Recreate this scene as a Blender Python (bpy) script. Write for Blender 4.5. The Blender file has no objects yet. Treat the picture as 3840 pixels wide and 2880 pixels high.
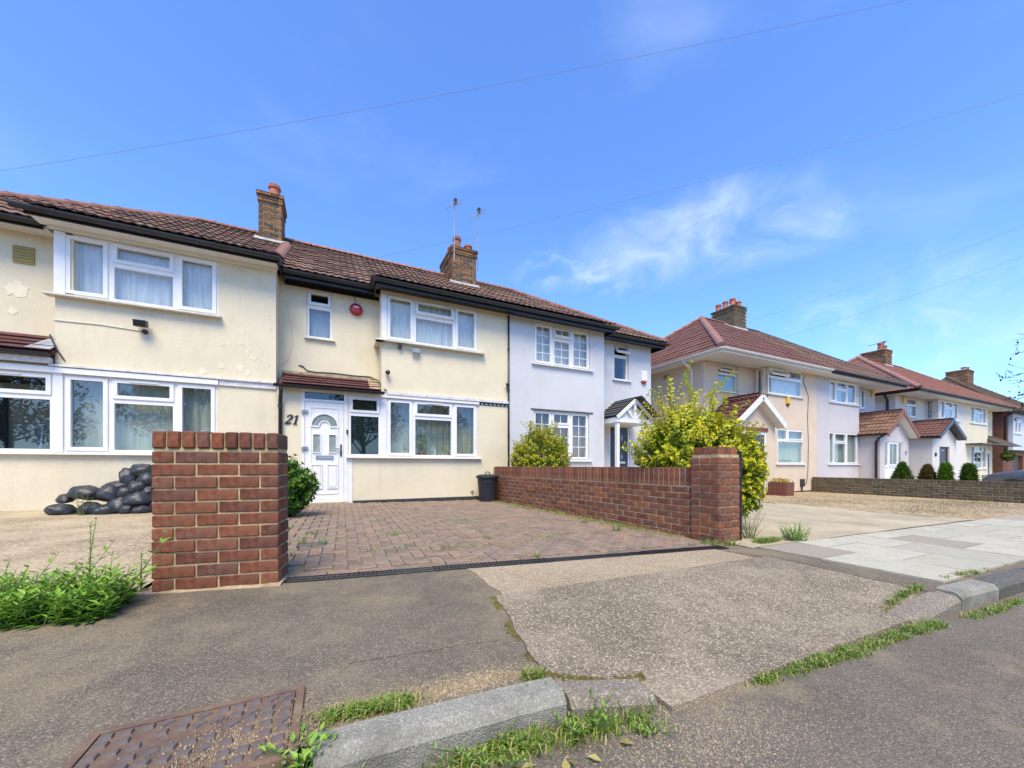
import bpy, bmesh, math, random
from mathutils import Vector, Matrix, noise, Quaternion
R = math.radians
rnd = random.Random(7)

# ------------------------------------------------------------------ camera, sky, sun, exposure
EYE = .77                       # camera height above the datum (driveway by the drain)
FPX, CX, HOR, YAW = 1411., 1920., 1747., R(25.7)   # focal length, centre, horizon in photo pixels; turn to the right
SA, CA = math.sin(YAW), math.cos(YAW)
scene = bpy.context.scene
col = scene.collection
cam = bpy.data.cameras.new('camera'); cam_o = bpy.data.objects.new('camera', cam); col.objects.link(cam_o)
cam.sensor_width = 36; cam.lens = 36 * FPX / 3840; cam.shift_y = (HOR - 1440) / 3840
cam.clip_start = .03; cam.clip_end = 3000
cam_o.location = (0, 0, EYE); cam_o.rotation_euler = (R(90), 0, -YAW)
scene.camera = cam_o

SUN_EL, SUN_AZ = 57, 205        # azimuth clockwise from +Y: the sun stands behind the camera, a little to the left
sun_dir = Vector((math.sin(R(SUN_AZ)) * math.cos(R(SUN_EL)), math.cos(R(SUN_AZ)) * math.cos(R(SUN_EL)), math.sin(R(SUN_EL))))
world = bpy.data.worlds.new('World'); scene.world = world; world.use_nodes = True
wt = world.node_tree; wt.nodes.clear()
def wn(t, **k):
    n = wt.nodes.new(t)
    for a, b in k.items(): setattr(n, a, b)
    return n
w_out = wn('ShaderNodeOutputWorld'); w_bg = wn('ShaderNodeBackground')
sky = wn('ShaderNodeTexSky', sky_type='NISHITA', sun_disc=False, sun_elevation=R(SUN_EL), sun_rotation=R(SUN_AZ), altitude=50, air_density=1.0, dust_density=.6, ozone_density=2.5)
w_bg.inputs['Strength'].default_value = .15
tc = wn('ShaderNodeTexCoord')
def wlink(a, b): wt.links.new(a, b)
def wmath(op, a, b=0., clamp=False):
    n = wn('ShaderNodeMath', operation=op, use_clamp=clamp)
    for s_, v_ in zip(n.inputs, (a, b)):
        if hasattr(v_, 'links'): wlink(v_, s_)
        else: s_.default_value = v_
    return n.outputs[0]
def wdot(vec):
    n = wn('ShaderNodeVectorMath', operation='DOT_PRODUCT'); wlink(tc.outputs['Generated'], n.inputs[0]); n.inputs[1].default_value = vec; return n.outputs['Value']
def pdir(u, v):
    du = (u - CX) / FPX; return Vector((SA + du * CA, CA - du * SA, (HOR - v) / FPX)).normalized()
def wnoise(scale, detail, mapscale, loc, dist=.3):
    m_ = wn('ShaderNodeMapping'); m_.inputs['Scale'].default_value = mapscale; m_.inputs['Location'].default_value = loc; wlink(tc.outputs['Generated'], m_.inputs['Vector'])
    n = wn('ShaderNodeTexNoise'); n.inputs['Scale'].default_value = scale; n.inputs['Detail'].default_value = detail; n.inputs['Roughness'].default_value = .52; n.inputs['Distortion'].default_value = dist
    wlink(m_.outputs['Vector'], n.inputs['Vector']); return n.outputs['Fac']
def wramp(fac, a, b):
    n = wn('ShaderNodeMapRange', interpolation_type='SMOOTHSTEP'); wlink(fac, n.inputs[0]); n.inputs[1].default_value = a; n.inputs[2].default_value = b; return n.outputs[0]
def cloud(c0, c1, half, wob, seed, lo=.30, hi=.75):
    """a soft elongated cloud lying between two directions"""
    a, b = pdir(*c0), pdir(*c1); mid = (a + b).normalized(); e1 = (b - a); L_ = e1.length / 2; e1.normalize(); e2 = mid.cross(e1).normalized()
    nz = wnoise(5., 6, (1, 1, 1.6), (seed, seed * .7, 0)); x = wmath('DIVIDE', wdot(e1), L_); y = wmath('DIVIDE', wmath('ADD', wdot(e2), wmath('MULTIPLY', wmath('SUBTRACT', nz, .5), wob)), half)
    r2 = wmath('ADD', wmath('MULTIPLY', x, x), wmath('MULTIPLY', y, y)); m_ = wmath('MULTIPLY', wramp(wdot(mid), .5, .6), wmath('SUBTRACT', 1., wramp(r2, .0, 1.25)))
    cv = wn('ShaderNodeCombineXYZ'); wlink(wmath('MULTIPLY', x, 1.3), cv.inputs[0]); wlink(wmath('MULTIPLY', y, .75), cv.inputs[1]); cv.inputs[2].default_value = seed
    n = wn('ShaderNodeTexNoise'); n.inputs['Scale'].default_value = 1.5; n.inputs['Detail'].default_value = 9; n.inputs['Roughness'].default_value = .58; n.inputs['Distortion'].default_value = .6; wlink(cv.outputs[0], n.inputs['Vector'])
    return wmath('MULTIPLY', m_, wramp(n.outputs['Fac'], lo, hi))
thin = wmath('MULTIPLY', wramp(wnoise(1.5, 7, (1., 1., 2.6), (1.1, .45, .2)), .48, .86), .55)
band = cloud((2100, 1000), (3450, 715), .095, .10, 3.1, .24, .92); puff = cloud((1900, 1020), (2480, 1040), .07, .12, 5.7, .36, .85); low = cloud((2900, 1190), (4300, 1180), .12, .2, 8.3, .35, .85)
fac = wmath('MAXIMUM', thin, wmath('MAXIMUM', wmath('MULTIPLY', band, .74), wmath('MAXIMUM', wmath('MULTIPLY', puff, .65), wmath('MULTIPLY', low, .45))))
sat = wn('ShaderNodeMix', data_type='RGBA', blend_type='MULTIPLY'); sat.inputs[0].default_value = 1
sat.inputs[7].default_value = (.90, 1.23, 1.80, 1)
wlink(sky.outputs['Color'], sat.inputs[6])
cl = wn('ShaderNodeMix', data_type='RGBA'); cl.inputs[7].default_value = (4.6, 5.3, 6.0, 1)
wlink(fac, cl.inputs[0]); wlink(sat.outputs[2], cl.inputs[6]); wlink(cl.outputs[2], w_bg.inputs['Color'])
wt.links.new(w_bg.outputs[0], w_out.inputs['Surface'])

sun = bpy.data.lights.new('sun', 'SUN'); sun_o = bpy.data.objects.new('sun', sun); col.objects.link(sun_o)
sun.energy = 3.7; sun.angle = R(30); sun.color = (1, .87, .63)
sun_o.rotation_euler = (-sun_dir).to_track_quat('-Z', 'Y').to_euler()
scene.view_settings.view_transform = 'Standard'; scene.view_settings.look = 'None'
scene.view_settings.exposure = 0.5; scene.view_settings.gamma = 1
scene.render.engine = 'CYCLES'
scene.cycles.max_bounces = 8; scene.cycles.transparent_max_bounces = 12

# ------------------------------------------------------------------ photo pixel -> place helpers (depth always from a plane)
def ray(u, v):
    du = (u - CX) / FPX
    return Vector((SA + du * CA, CA - du * SA, (HOR - v) / FPX))
def XU(u, Y): d = ray(u, HOR); return d.x / d.y * Y            # X where pixel column u meets the plane y=Y
def ZV(u, v, Y): d = ray(u, v); return d.z / d.y * Y + EYE     # height there
def YX(u, X): d = ray(u, HOR); return d.y / d.x * X
def g(x): x = max(-30, min(60, x)); return .022 - .0145 * x    # the whole street falls gently to the right
def G(u, v, off=0.):
    d = ray(u, v); t = (.022 - EYE + off) / (d.z + .0145 * d.x); return Vector((d.x * t, d.y * t, d.z * t + EYE))

# ------------------------------------------------------------------ materials
MATS = {}
def nt(name):
    m = bpy.data.materials.new(name); m.use_nodes = True; t = m.node_tree
    b = t.nodes['Principled BSDF']; MATS[name] = m
    return m, t, b
def N(t, ty, **k):
    n = t.nodes.new(ty)
    for a, v in k.items(): setattr(n, a, v)
    return n
def noise_n(t, scale, detail=3, rough=.55, src='Object', dist=0, mapscale=None):
    c = N(t, 'ShaderNodeTexCoord'); n = N(t, 'ShaderNodeTexNoise'); o = c.outputs[src]
    if mapscale:
        mpn = N(t, 'ShaderNodeMapping'); mpn.inputs['Scale'].default_value = mapscale; t.links.new(o, mpn.inputs['Vector']); o = mpn.outputs['Vector']
    n.inputs['Scale'].default_value = scale; n.inputs['Detail'].default_value = detail; n.inputs['Roughness'].default_value = rough; n.inputs['Distortion'].default_value = dist
    t.links.new(o, n.inputs['Vector']); return n.outputs['Fac']
def vor_n(t, scale, feature='F1', out='Color', src='Object', rand=1):
    c = N(t, 'ShaderNodeTexCoord'); n = N(t, 'ShaderNodeTexVoronoi', feature=feature)
    n.inputs['Scale'].default_value = scale; n.inputs['Randomness'].default_value = rand
    t.links.new(c.outputs[src], n.inputs['Vector']); return n.outputs[out]
def ramp(t, fac, stops, interp='LINEAR'):
    r = N(t, 'ShaderNodeValToRGB'); cr = r.color_ramp; cr.interpolation = interp
    while len(cr.elements) < len(stops): cr.elements.new(.5)
    for e, (p, c) in zip(cr.elements, stops):
        e.position = p; e.color = (*(c if hasattr(c, '__len__') else (c, c, c)), 1)
    t.links.new(fac, r.inputs['Fac']); return r.outputs['Color']
def mix(t, fac, a, b, blend='MIX'):
    m = N(t, 'ShaderNodeMix', data_type='RGBA', blend_type=blend)
    for sock, v in ((m.inputs[0], fac), (m.inputs[6], a), (m.inputs[7], b)):
        if hasattr(v, 'links'): t.links.new(v, sock)
        elif hasattr(v, '__len__'): sock.default_value = (*v, 1)
        else: sock.default_value = v
    return m.outputs[2]
def math_n(t, op, a, b=0.):
    m = N(t, 'ShaderNodeMath', operation=op)
    for s, v in zip(m.inputs, (a, b)):
        if hasattr(v, 'links'): t.links.new(v, s)
        else: s.default_value = v
    return m.outputs[0]
def bump(t, b, h, strength=.3, dist=.005):
    n = N(t, 'ShaderNodeBump'); n.inputs['Strength'].default_value = strength; n.inputs['Distance'].default_value = dist
    t.links.new(h, n.inputs['Height']); t.links.new(n.outputs[0], b.inputs['Normal'])
def rand_n(t):
    o = N(t, 'ShaderNodeObjectInfo'); ge = N(t, 'ShaderNodeNewGeometry')
    return math_n(t, 'FRACT', math_n(t, 'ADD', o.outputs['Random'], ge.outputs['Random Per Island']))
def scal(c, k): return tuple(min(1, x * k) for x in c)

def plain(name, c, rough=.5, metal=0., var=.12, scale=6., bs=0., bscale=60., spec=.5):
    m, t, b = nt(name)
    n = noise_n(t, scale, 4)
    t.links.new(ramp(t, n, [(.3, scal(c, 1 - var)), (.7, scal(c, 1 + var))]), b.inputs['Base Color'])
    b.inputs['Roughness'].default_value = rough; b.inputs['Metallic'].default_value = metal; b.inputs['Specular IOR Level'].default_value = spec
    if bs: bump(t, b, noise_n(t, bscale, 3), bs)
    return m
def stucco(name, c, stain=(.45, .38, .26), amt=.25):
    m, t, b = nt(name)
    base = ramp(t, noise_n(t, 1.1, 5, .6), [(.3, scal(c, .9)), (.5, c), (.75, scal(c, 1.04))])
    fine = ramp(t, noise_n(t, 38, 4, .7), [(.3, .93), (.6, 1.0)])
    base = mix(t, 1, base, fine, 'MULTIPLY')
    st = math_n(t, 'MULTIPLY', ramp(t, noise_n(t, 1.8, 8, .68, mapscale=(3.2, 3.2, .8)), [(.50, 0.), (.80, 1.)]), amt * .6)
    base = mix(t, st, base, stain)
    t.links.new(base, b.inputs['Base Color']); b.inputs['Roughness'].default_value = .88; b.inputs['Specular IOR Level'].default_value = .25
    bump(t, b, noise_n(t, 85, 4, .65), .45, .006)
    return m
def brickmat(name, stops, grain=.25, stain=None, sa=.4):
    m, t, b = nt(name)
    c = ramp(t, rand_n(t), stops)
    gr = ramp(t, noise_n(t, 30, 5, .7), [(.3, 1 - grain), (.75, 1 + grain * .6)])
    c = mix(t, 1, c, gr, 'MULTIPLY')
    if stain:
        c = mix(t, math_n(t, 'MULTIPLY', ramp(t, noise_n(t, 9, 5, .65), [(.5, 0.), (.68, 1.)]), sa), c, stain)
    t.links.new(c, b.inputs['Base Color']); b.inputs['Roughness'].default_value = .85; b.inputs['Specular IOR Level'].default_value = .3
    bump(t, b, noise_n(t, 55, 6, .75), .8, .006)
    return m
def aggregate(name, dark, light, tint, scale, amt, patch=None, pscale=1.2, pr=(.5, .66), bstr=.5, rough=.9):
    """stony surface: chips of two tones between binder, with worn patches"""
    m, t, b = nt(name); wm = lambda c: (min(1, c[0] * 1.19), min(1, c[1] * 1.15), c[2] * .99); dark, light, tint = wm(dark), wm(light), wm(tint); patch = patch and wm(patch)
    chips = vor_n(t, scale)
    bw = N(t, 'ShaderNodeRGBToBW'); t.links.new(chips, bw.inputs[0])
    c1 = ramp(t, bw.outputs[0], [(.2, dark), (.55, scal(tuple((a + d) / 2 for a, d in zip(dark, light)), 1)), (.72, light), (.88, tint)])
    fine = ramp(t, noise_n(t, scale * 1.7, 4, .7), [(.3, .6), (.72, 1.3)])
    c1 = mix(t, 1, c1, fine, 'MULTIPLY')
    flat = tuple((a * 1.2 + d * .8) / 2 for a, d in zip(dark, light))
    c = mix(t, amt, flat, c1)
    big = ramp(t, noise_n(t, .9, 7, .68), [(.28, .74), (.5, 1.0), (.72, 1.18)])
    c = mix(t, 1, c, big, 'MULTIPLY')
    if patch: c = mix(t, math_n(t, 'MULTIPLY', ramp(t, noise_n(t, pscale, 8, .72), [(pr[0], 0.), (pr[1], 1.)]), .75), c, patch)
    t.links.new(c, b.inputs['Base Color']); b.inputs['Roughness'].default_value = rough; b.inputs['Specular IOR Level'].default_value = .25
    d = vor_n(t, scale, out='Distance')
    bump(t, b, math_n(t, 'ADD', math_n(t, 'MULTIPLY', d, -1.), noise_n(t, scale * .6, 4)), bstr, .006)
    return m
def glassmat(name, tint, refl=1.0, base=.05):
    m, t, b = nt(name); t.nodes.remove(b); out = t.nodes['Material Output']
    tr = N(t, 'ShaderNodeBsdfTransparent'); tr.inputs[0].default_value = (*tint, 1)
    gl = N(t, 'ShaderNodeBsdfGlossy'); gl.inputs['Roughness'].default_value = .004; gl.inputs['Color'].default_value = (.95, .97, 1, 1)
    nb = N(t, 'ShaderNodeBump'); nb.inputs['Strength'].default_value = .05; nb.inputs['Distance'].default_value = .01
    t.links.new(noise_n(t, 2.2, 1), nb.inputs['Height']); t.links.new(nb.outputs[0], gl.inputs['Normal'])
    lw = N(t, 'ShaderNodeLayerWeight'); lw.inputs['Blend'].default_value = .5
    f = math_n(t, 'ADD', math_n(t, 'MULTIPLY', math_n(t, 'POWER', lw.outputs['Facing'], 4.), .75 * refl), base)
    cl_ = N(t, 'ShaderNodeClamp'); t.links.new(f, cl_.inputs[0])
    ms = N(t, 'ShaderNodeMixShader'); t.links.new(cl_.outputs[0], ms.inputs[0]); t.links.new(tr.outputs[0], ms.inputs[1]); t.links.new(gl.outputs[0], ms.inputs[2])
    t.links.new(ms.outputs[0], out.inputs['Surface'])
    return m
def fabric(name, c, trans=.35):
    m, t, b = nt(name); out = t.nodes['Material Output']
    n = ramp(t, noise_n(t, 9, 3, mapscale=(3, 3, .3)), [(.3, scal(c, .8)), (.7, scal(c, 1.1))])
    t.links.new(n, b.inputs['Base Color']); b.inputs['Roughness'].default_value = .9; b.inputs['Specular IOR Level'].default_value = .1
    tl = N(t, 'ShaderNodeBsdfTranslucent'); t.links.new(n, tl.inputs[0])
    ms = N(t, 'ShaderNodeMixShader'); ms.inputs[0].default_value = trans
    t.links.new(b.outputs[0], ms.inputs[1]); t.links.new(tl.outputs[0], ms.inputs[2]); t.links.new(ms.outputs[0], out.inputs['Surface'])
    return m
def leafmat(name, stops, grow=None, trans=.3, rough=.45):
    """leaf colour varies from leaf to leaf; 'grow' marks young growth at shoot tips"""
    m, t, b = nt(name); out = t.nodes['Material Output']
    c = ramp(t, rand_n(t), stops)
    if grow:
        at = N(t, 'ShaderNodeAttribute', attribute_name='grow')
        rr = rand_n(t)
        f = ramp(t, math_n(t, 'ADD', at.outputs['Fac'], math_n(t, 'MULTIPLY', math_n(t, 'SUBTRACT', rr, .5), .55)), [(.35, 0.), (.8, 1.)])
        c = mix(t, f, c, ramp(t, math_n(t, 'FRACT', math_n(t, 'MULTIPLY', rr, 7.3)), grow))
    t.links.new(c, b.inputs['Base Color']); b.inputs['Roughness'].default_value = rough; b.inputs['Specular IOR Level'].default_value = .35
    tl = N(t, 'ShaderNodeBsdfTranslucent'); t.links.new(c, tl.inputs[0])
    ms = N(t, 'ShaderNodeMixShader'); ms.inputs[0].default_value = trans
    t.links.new(b.outputs[0], ms.inputs[1]); t.links.new(tl.outputs[0], ms.inputs[2]); t.links.new(ms.outputs[0], out.inputs['Surface'])
    return m

M = MATS
stucco('cream', (.73, .635, .435), amt=.38); stucco('cream_left', (.71, .62, .43), amt=.5); stucco('white_render', (.58, .575, .56), (.46, .455, .44), .3)
stucco('beige', (.66, .53, .38), (.42, .33, .24), .3); stucco('lilac', (.555, .505, .48), (.43, .39, .37), .25); stucco('off_white', (.65, .61, .54), (.46, .42, .36), .25)
stucco('pale_yellow', (.74, .64, .44), (.5, .42, .3), .2); stucco('pale_blue', (.55, .60, .68), (.45, .47, .5), .2)
stucco('room_paint', (.50, .52, .46), (.4, .4, .36), .2)
plain('upvc', (.76, .742, .695), .38, var=.05); plain('white_paint', (.71, .70, .66), .5, var=.07); plain('old_white', (.62, .60, .56), .7, var=.2, scale=14, bs=.3)
plain('sill_paint', (.60, .57, .49), .6, var=.12, scale=12)
plain('black_plastic', (.018, .018, .020), .38, var=.25); plain('black_paint', (.012, .013, .015), .35, var=.2); plain('bin_plastic', (.014, .015, .019), .5, var=.2, bs=.08)
plain('cable', (.05, .045, .04), .6); plain('wire_grey', (.22, .23, .26), .6); plain('grey_metal', (.35, .36, .38), .35, .6, var=.15); plain('chrome', (.6, .6, .62), .2, .9, var=.05)
plain('lead', (.30, .31, .33), .6, .2, var=.3, scale=9, bs=.4); plain('flaunching', (.34, .33, .31), .9, var=.3, scale=12, bs=.6, bscale=30)
plain('mortar', (.41, .33, .175), .95, var=.35, scale=20, bs=.8, bscale=110); plain('mortar_grey', (.36, .32, .24), .95, var=.3, scale=16, bs=.8, bscale=90)
plain('ridge_pink', (.29, .14, .10), .8, var=.4, scale=10, bs=.4); plain('ridge_brown', (.22, .10, .07), .85, var=.35, scale=10, bs=.4)
plain('terracotta', (.42, .13, .06), .75, var=.25, scale=9, bs=.2); plain('terracotta_old', (.30, .12, .07), .8, var=.35, scale=9, bs=.3)
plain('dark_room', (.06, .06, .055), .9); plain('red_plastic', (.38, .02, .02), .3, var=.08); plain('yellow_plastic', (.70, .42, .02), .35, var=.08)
plain('door_dark', (.030, .036, .050), .4, var=.1); plain('door_wood', (.05, .022, .015), .5, var=.25, scale=14); plain('red_lintel', (.17, .035, .03), .7, var=.2)
plain('slate', (.055, .055, .06), .7, var=.3, scale=8, bs=.4); plain('ochre_vent', (.36, .27, .09), .8, var=.15)
plain('bag_plastic', (.026, .027, .030), .36, var=.3, scale=14, bs=.9, bscale=11, spec=.5)
plain('plinth', (.035, .034, .036), .7, var=.4, scale=12); plain('wood_planter', (.17, .06, .035), .8, var=.35, scale=14, bs=.4); plain('pot_red', (.42, .07, .03), .5)
plain('car_paint', (.10, .105, .115), .15, .4, var=.05); plain('car_glass', (.02, .022, .025), .06, var=.05); plain('rubber', (.02, .02, .02), .8)
plain('bark', (.09, .065, .045), .9, var=.3, scale=14, bs=.6); plain('stem_green', (.12, .16, .04), .7); plain('soil', (.09, .065, .04), .95, var=.4, scale=18, bs=.8)
plain('lichen', (.30, .26, .12), .95, var=.4, scale=14, bs=.6); plain('lime_edge', (.45, .42, .06), .7)
plain('paint_flake', (.80, .70, .50), .8, var=.08); plain('old_base', (.38, .29, .17), .95, var=.35, scale=14, bs=.8, bscale=50)
plain('flower', (.75, .30, .02), .6, var=.3, scale=40)
brickmat('brick', [(0., (0.128, 0.046, 0.027)), (.2, (0.190, 0.061, 0.032)), (.4, (0.242, 0.077, 0.036)), (.6, (0.166, 0.064, 0.040)), (.8, (0.295, 0.096, 0.039)), (.92, (0.200, 0.084, 0.055)), (1., (0.147, 0.064, 0.044))], .45, (0.228, 0.137, 0.092), .4)
brickmat('brick_wall', [(0., (0.143, 0.053, 0.032)), (.2, (0.228, 0.076, 0.038)), (.4, (0.180, 0.073, 0.049)), (.6, (0.275, 0.091, 0.040)), (.75, (0.200, 0.091, 0.063)), (.9, (0.323, 0.114, 0.044)), (1., (0.157, 0.074, 0.052))], .45, (0.257, 0.164, 0.109), .45)
brickmat('brick_chimney', [(0., (.06, .043, .030)), (.3, (.15, .088, .045)), (.55, (.24, .115, .045)), (.8, (.38, .165, .05)), (1., (.11, .075, .05))], .45, (.12, .105, .07), .5)
brickmat('brick_old', [(0., (.075, .058, .035)), (.4, (.125, .095, .055)), (.75, (.16, .115, .06)), (1., (.10, .06, .04))], .35, (.15, .14, .06), .5)
brickmat('brick_far', [(0., (.13, .06, .04)), (.5, (.21, .10, .06)), (1., (.16, .06, .045))], .3)
brickmat('tile_brown', [(0., (.095, .055, .038)), (.35, (.155, .082, .054)), (.7, (.21, .112, .074)), (.9, (.25, .15, .10)), (1., (.12, .072, .05))], .4, (.27, .20, .13), .45)
brickmat('tile_red', [(0., (.125, .056, .042)), (.5, (.175, .075, .055)), (1., (.16, .082, .066))], .35, (.23, .14, .105), .4)
brickmat('tile_orange', [(0., (.22, .095, .065)), (.5, (.28, .118, .080)), (1., (.24, .11, .08))], .3, (.2, .12, .09), .3)
brickmat('tile_moss', [(0., (.085, .052, .034)), (.5, (.12, .068, .042)), (1., (.10, .062, .036))], .4, (.12, .11, .035), .7)
brickmat('tile_lean', [(0., (.085, .030, .026)), (.6, (.12, .040, .034)), (1., (.10, .045, .04))], .25, (.2, .15, .13), .15)
brickmat('paver', [(0., (.185, .138, .098)), (.3, (.28, .195, .138)), (.6, (.23, .175, .128)), (.85, (.33, .212, .142)), (1., (.19, .155, .118))], .4, (.29, .25, .175), .65)
brickmat('slab', [(0., (.43, .395, .29)), (.6, (.49, .455, .34)), (1., (.40, .37, .28))], .16, (.31, .28, .20), .5)
brickmat('slab_tan', [(0., (.33, .285, .21)), (1., (.37, .32, .24))], .2)
aggregate('asphalt', (.088, .076, .064), (.175, .150, .120), (.30, .25, .19), 200, .75, patch=(.27, .215, .145), pscale=1.3, pr=(.47, .70))
aggregate('road_asphalt', (.092, .082, .073), (.175, .150, .126), (.27, .225, .18), 210, .75, patch=(.29, .23, .155), pscale=1.5, pr=(.54, .76))
aggregate('dark_asphalt', (.06, .052, .048), (.13, .11, .10), (.25, .21, .18), 140, .8)
aggregate('crossover', (.125, .102, .080), (.265, .222, .172), (.45, .39, .31), 150, .95, patch=(.34, .285, .225), pscale=1.6, pr=(.5, .72), bstr=.6)
aggregate('crossover_plain', (.22, .175, .125), (.38, .31, .23), (.50, .42, .33), 120, .75)
aggregate('yard', (.19, .15, .105), (.36, .29, .205), (.50, .41, .30), 60, .95, patch=(.42, .35, .255), pscale=1.1, pr=(.42, .62))
aggregate('yard_concrete', (.33, .285, .215), (.43, .375, .29), (.50, .44, .35), 90, .6, patch=(.25, .215, .16), pscale=1.2, pr=(.48, .68))
aggregate('gravel', (.22, .165, .10), (.40, .31, .20), (.55, .46, .34), 22, .9, patch=(.16, .17, .06), pscale=2.5, pr=(.6, .75), bstr=1.)
aggregate('sand_joint', (.16, .13, .09), (.27, .21, .14), (.33, .26, .18), 120, .8, patch=(.10, .12, .03), pscale=2.2, pr=(.6, .72))
aggregate('kerb_grey', (.19, .187, .172), (.30, .296, .275), (.40, .39, .365), 190, .6, patch=(.10, .095, .086), pscale=4.5, pr=(.46, .66))
aggregate('kerb_brown', (.14, .125, .11), (.25, .22, .19), (.36, .32, .28), 150, .8)
aggregate('kerb_dark', (.07, .068, .068), (.14, .135, .13), (.22, .21, .2), 150, .7)
aggregate('earth', (.12, .09, .06), (.20, .15, .10), (.28, .22, .15), 40, .8)
plain('moss', (.12, .10, .025), .95, var=.5, scale=40, bs=.9, bscale=120)
glassmat('glass', (.94, .965, .955), 1., .05); glassmat('glass_frost', (.66, .72, .69), .8, .05); glassmat('glass_dark', (.6, .65, .63), 1., .05)
fabric('net', (.83, .80, .73), .12); fabric('net_green', (.50, .58, .53), .15); fabric('curtain', (.40, .43, .38), .12); fabric('curtain_pink', (.40, .31, .27), .2); fabric('blind', (.60, .62, .60), .3)
leafmat('leaf_gold', trans=.18, stops= [(0., (.09, .17, .016)), (.5, (.22, .33, .02)), (1., (.34, .43, .025))], grow=[(0., (.46, .52, .025)), (.7, (.58, .56, .025)), (.9, (.74, .56, .02)), (1., (.80, .58, .03))])
leafmat('leaf_olive', [(0., (.11, .17, .016)), (.5, (.25, .32, .02)), (1., (.36, .40, .026))], [(0., (.44, .46, .022)), (1., (.56, .52, .03))])
leafmat('leaf_dark', [(0., (.035, .09, .014)), (.5, (.07, .17, .02)), (1., (.12, .24, .03))], [(0., (.12, .24, .03)), (1., (.17, .30, .04))], rough=.3)
leafmat('leaf_weed', [(0., (.08, .20, .018)), (.5, (.15, .32, .028)), (1., (.22, .40, .045))], [(0., (.22, .42, .04)), (1., (.30, .48, .06))])
leafmat('grass', [(0., (.10, .19, .02)), (.4, (.17, .29, .03)), (.66, (.25, .35, .05)), (.82, (.40, .36, .12)), (1., (.50, .42, .22))])
leafmat('dry_grass', [(0., (.14, .16, .05)), (.6, (.22, .20, .09)), (1., (.32, .26, .14))])
leafmat('leaf_cone', [(0., (.05, .10, .016)), (.6, (.10, .19, .025)), (1., (.17, .26, .035))]); leafmat('leaf_cone_brown', [(0., (.10, .085, .022)), (.6, (.17, .125, .04)), (1., (.22, .19, .06))])
leafmat('leaf_cone_lime', [(0., (.08, .19, .018)), (.6, (.17, .32, .03)), (1., (.24, .40, .045))])
leafmat('leaf_tree', [(0., (.03, .06, .012)), (.6, (.06, .10, .02)), (1., (.10, .15, .03))]); leafmat('leaf_twig', [(0., (.02, .02, .018)), (.6, (.05, .06, .02)), (1., (.20, .22, .04))])
leafmat('fallen', [(0., (.35, .26, .05)), (.5, (.45, .40, .12)), (1., (.25, .13, .04))])

def rustmat():
    m, t, b = nt('rusty_iron')
    c = ramp(t, noise_n(t, 7, 8, .72), [(.3, (.085, .062, .052)), (.47, (.15, .092, .060)), (.60, (.20, .125, .070)), (.75, (.27, .205, .13))])
    c = mix(t, math_n(t, 'MULTIPLY', ramp(t, noise_n(t, 22, 6, .75), [(.52, 0.), (.66, 1.)]), .6), c, (.24, .18, .11))
    t.links.new(c, b.inputs['Base Color']); b.inputs['Roughness'].default_value = .7; b.inputs['Metallic'].default_value = .15
    bump(t, b, noise_n(t, 90, 5, .7), .5, .003)
rustmat()
plain('iron_stud', (.135, .105, .088), .65, .0, var=.25, scale=30, bs=.3, bscale=150)

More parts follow.
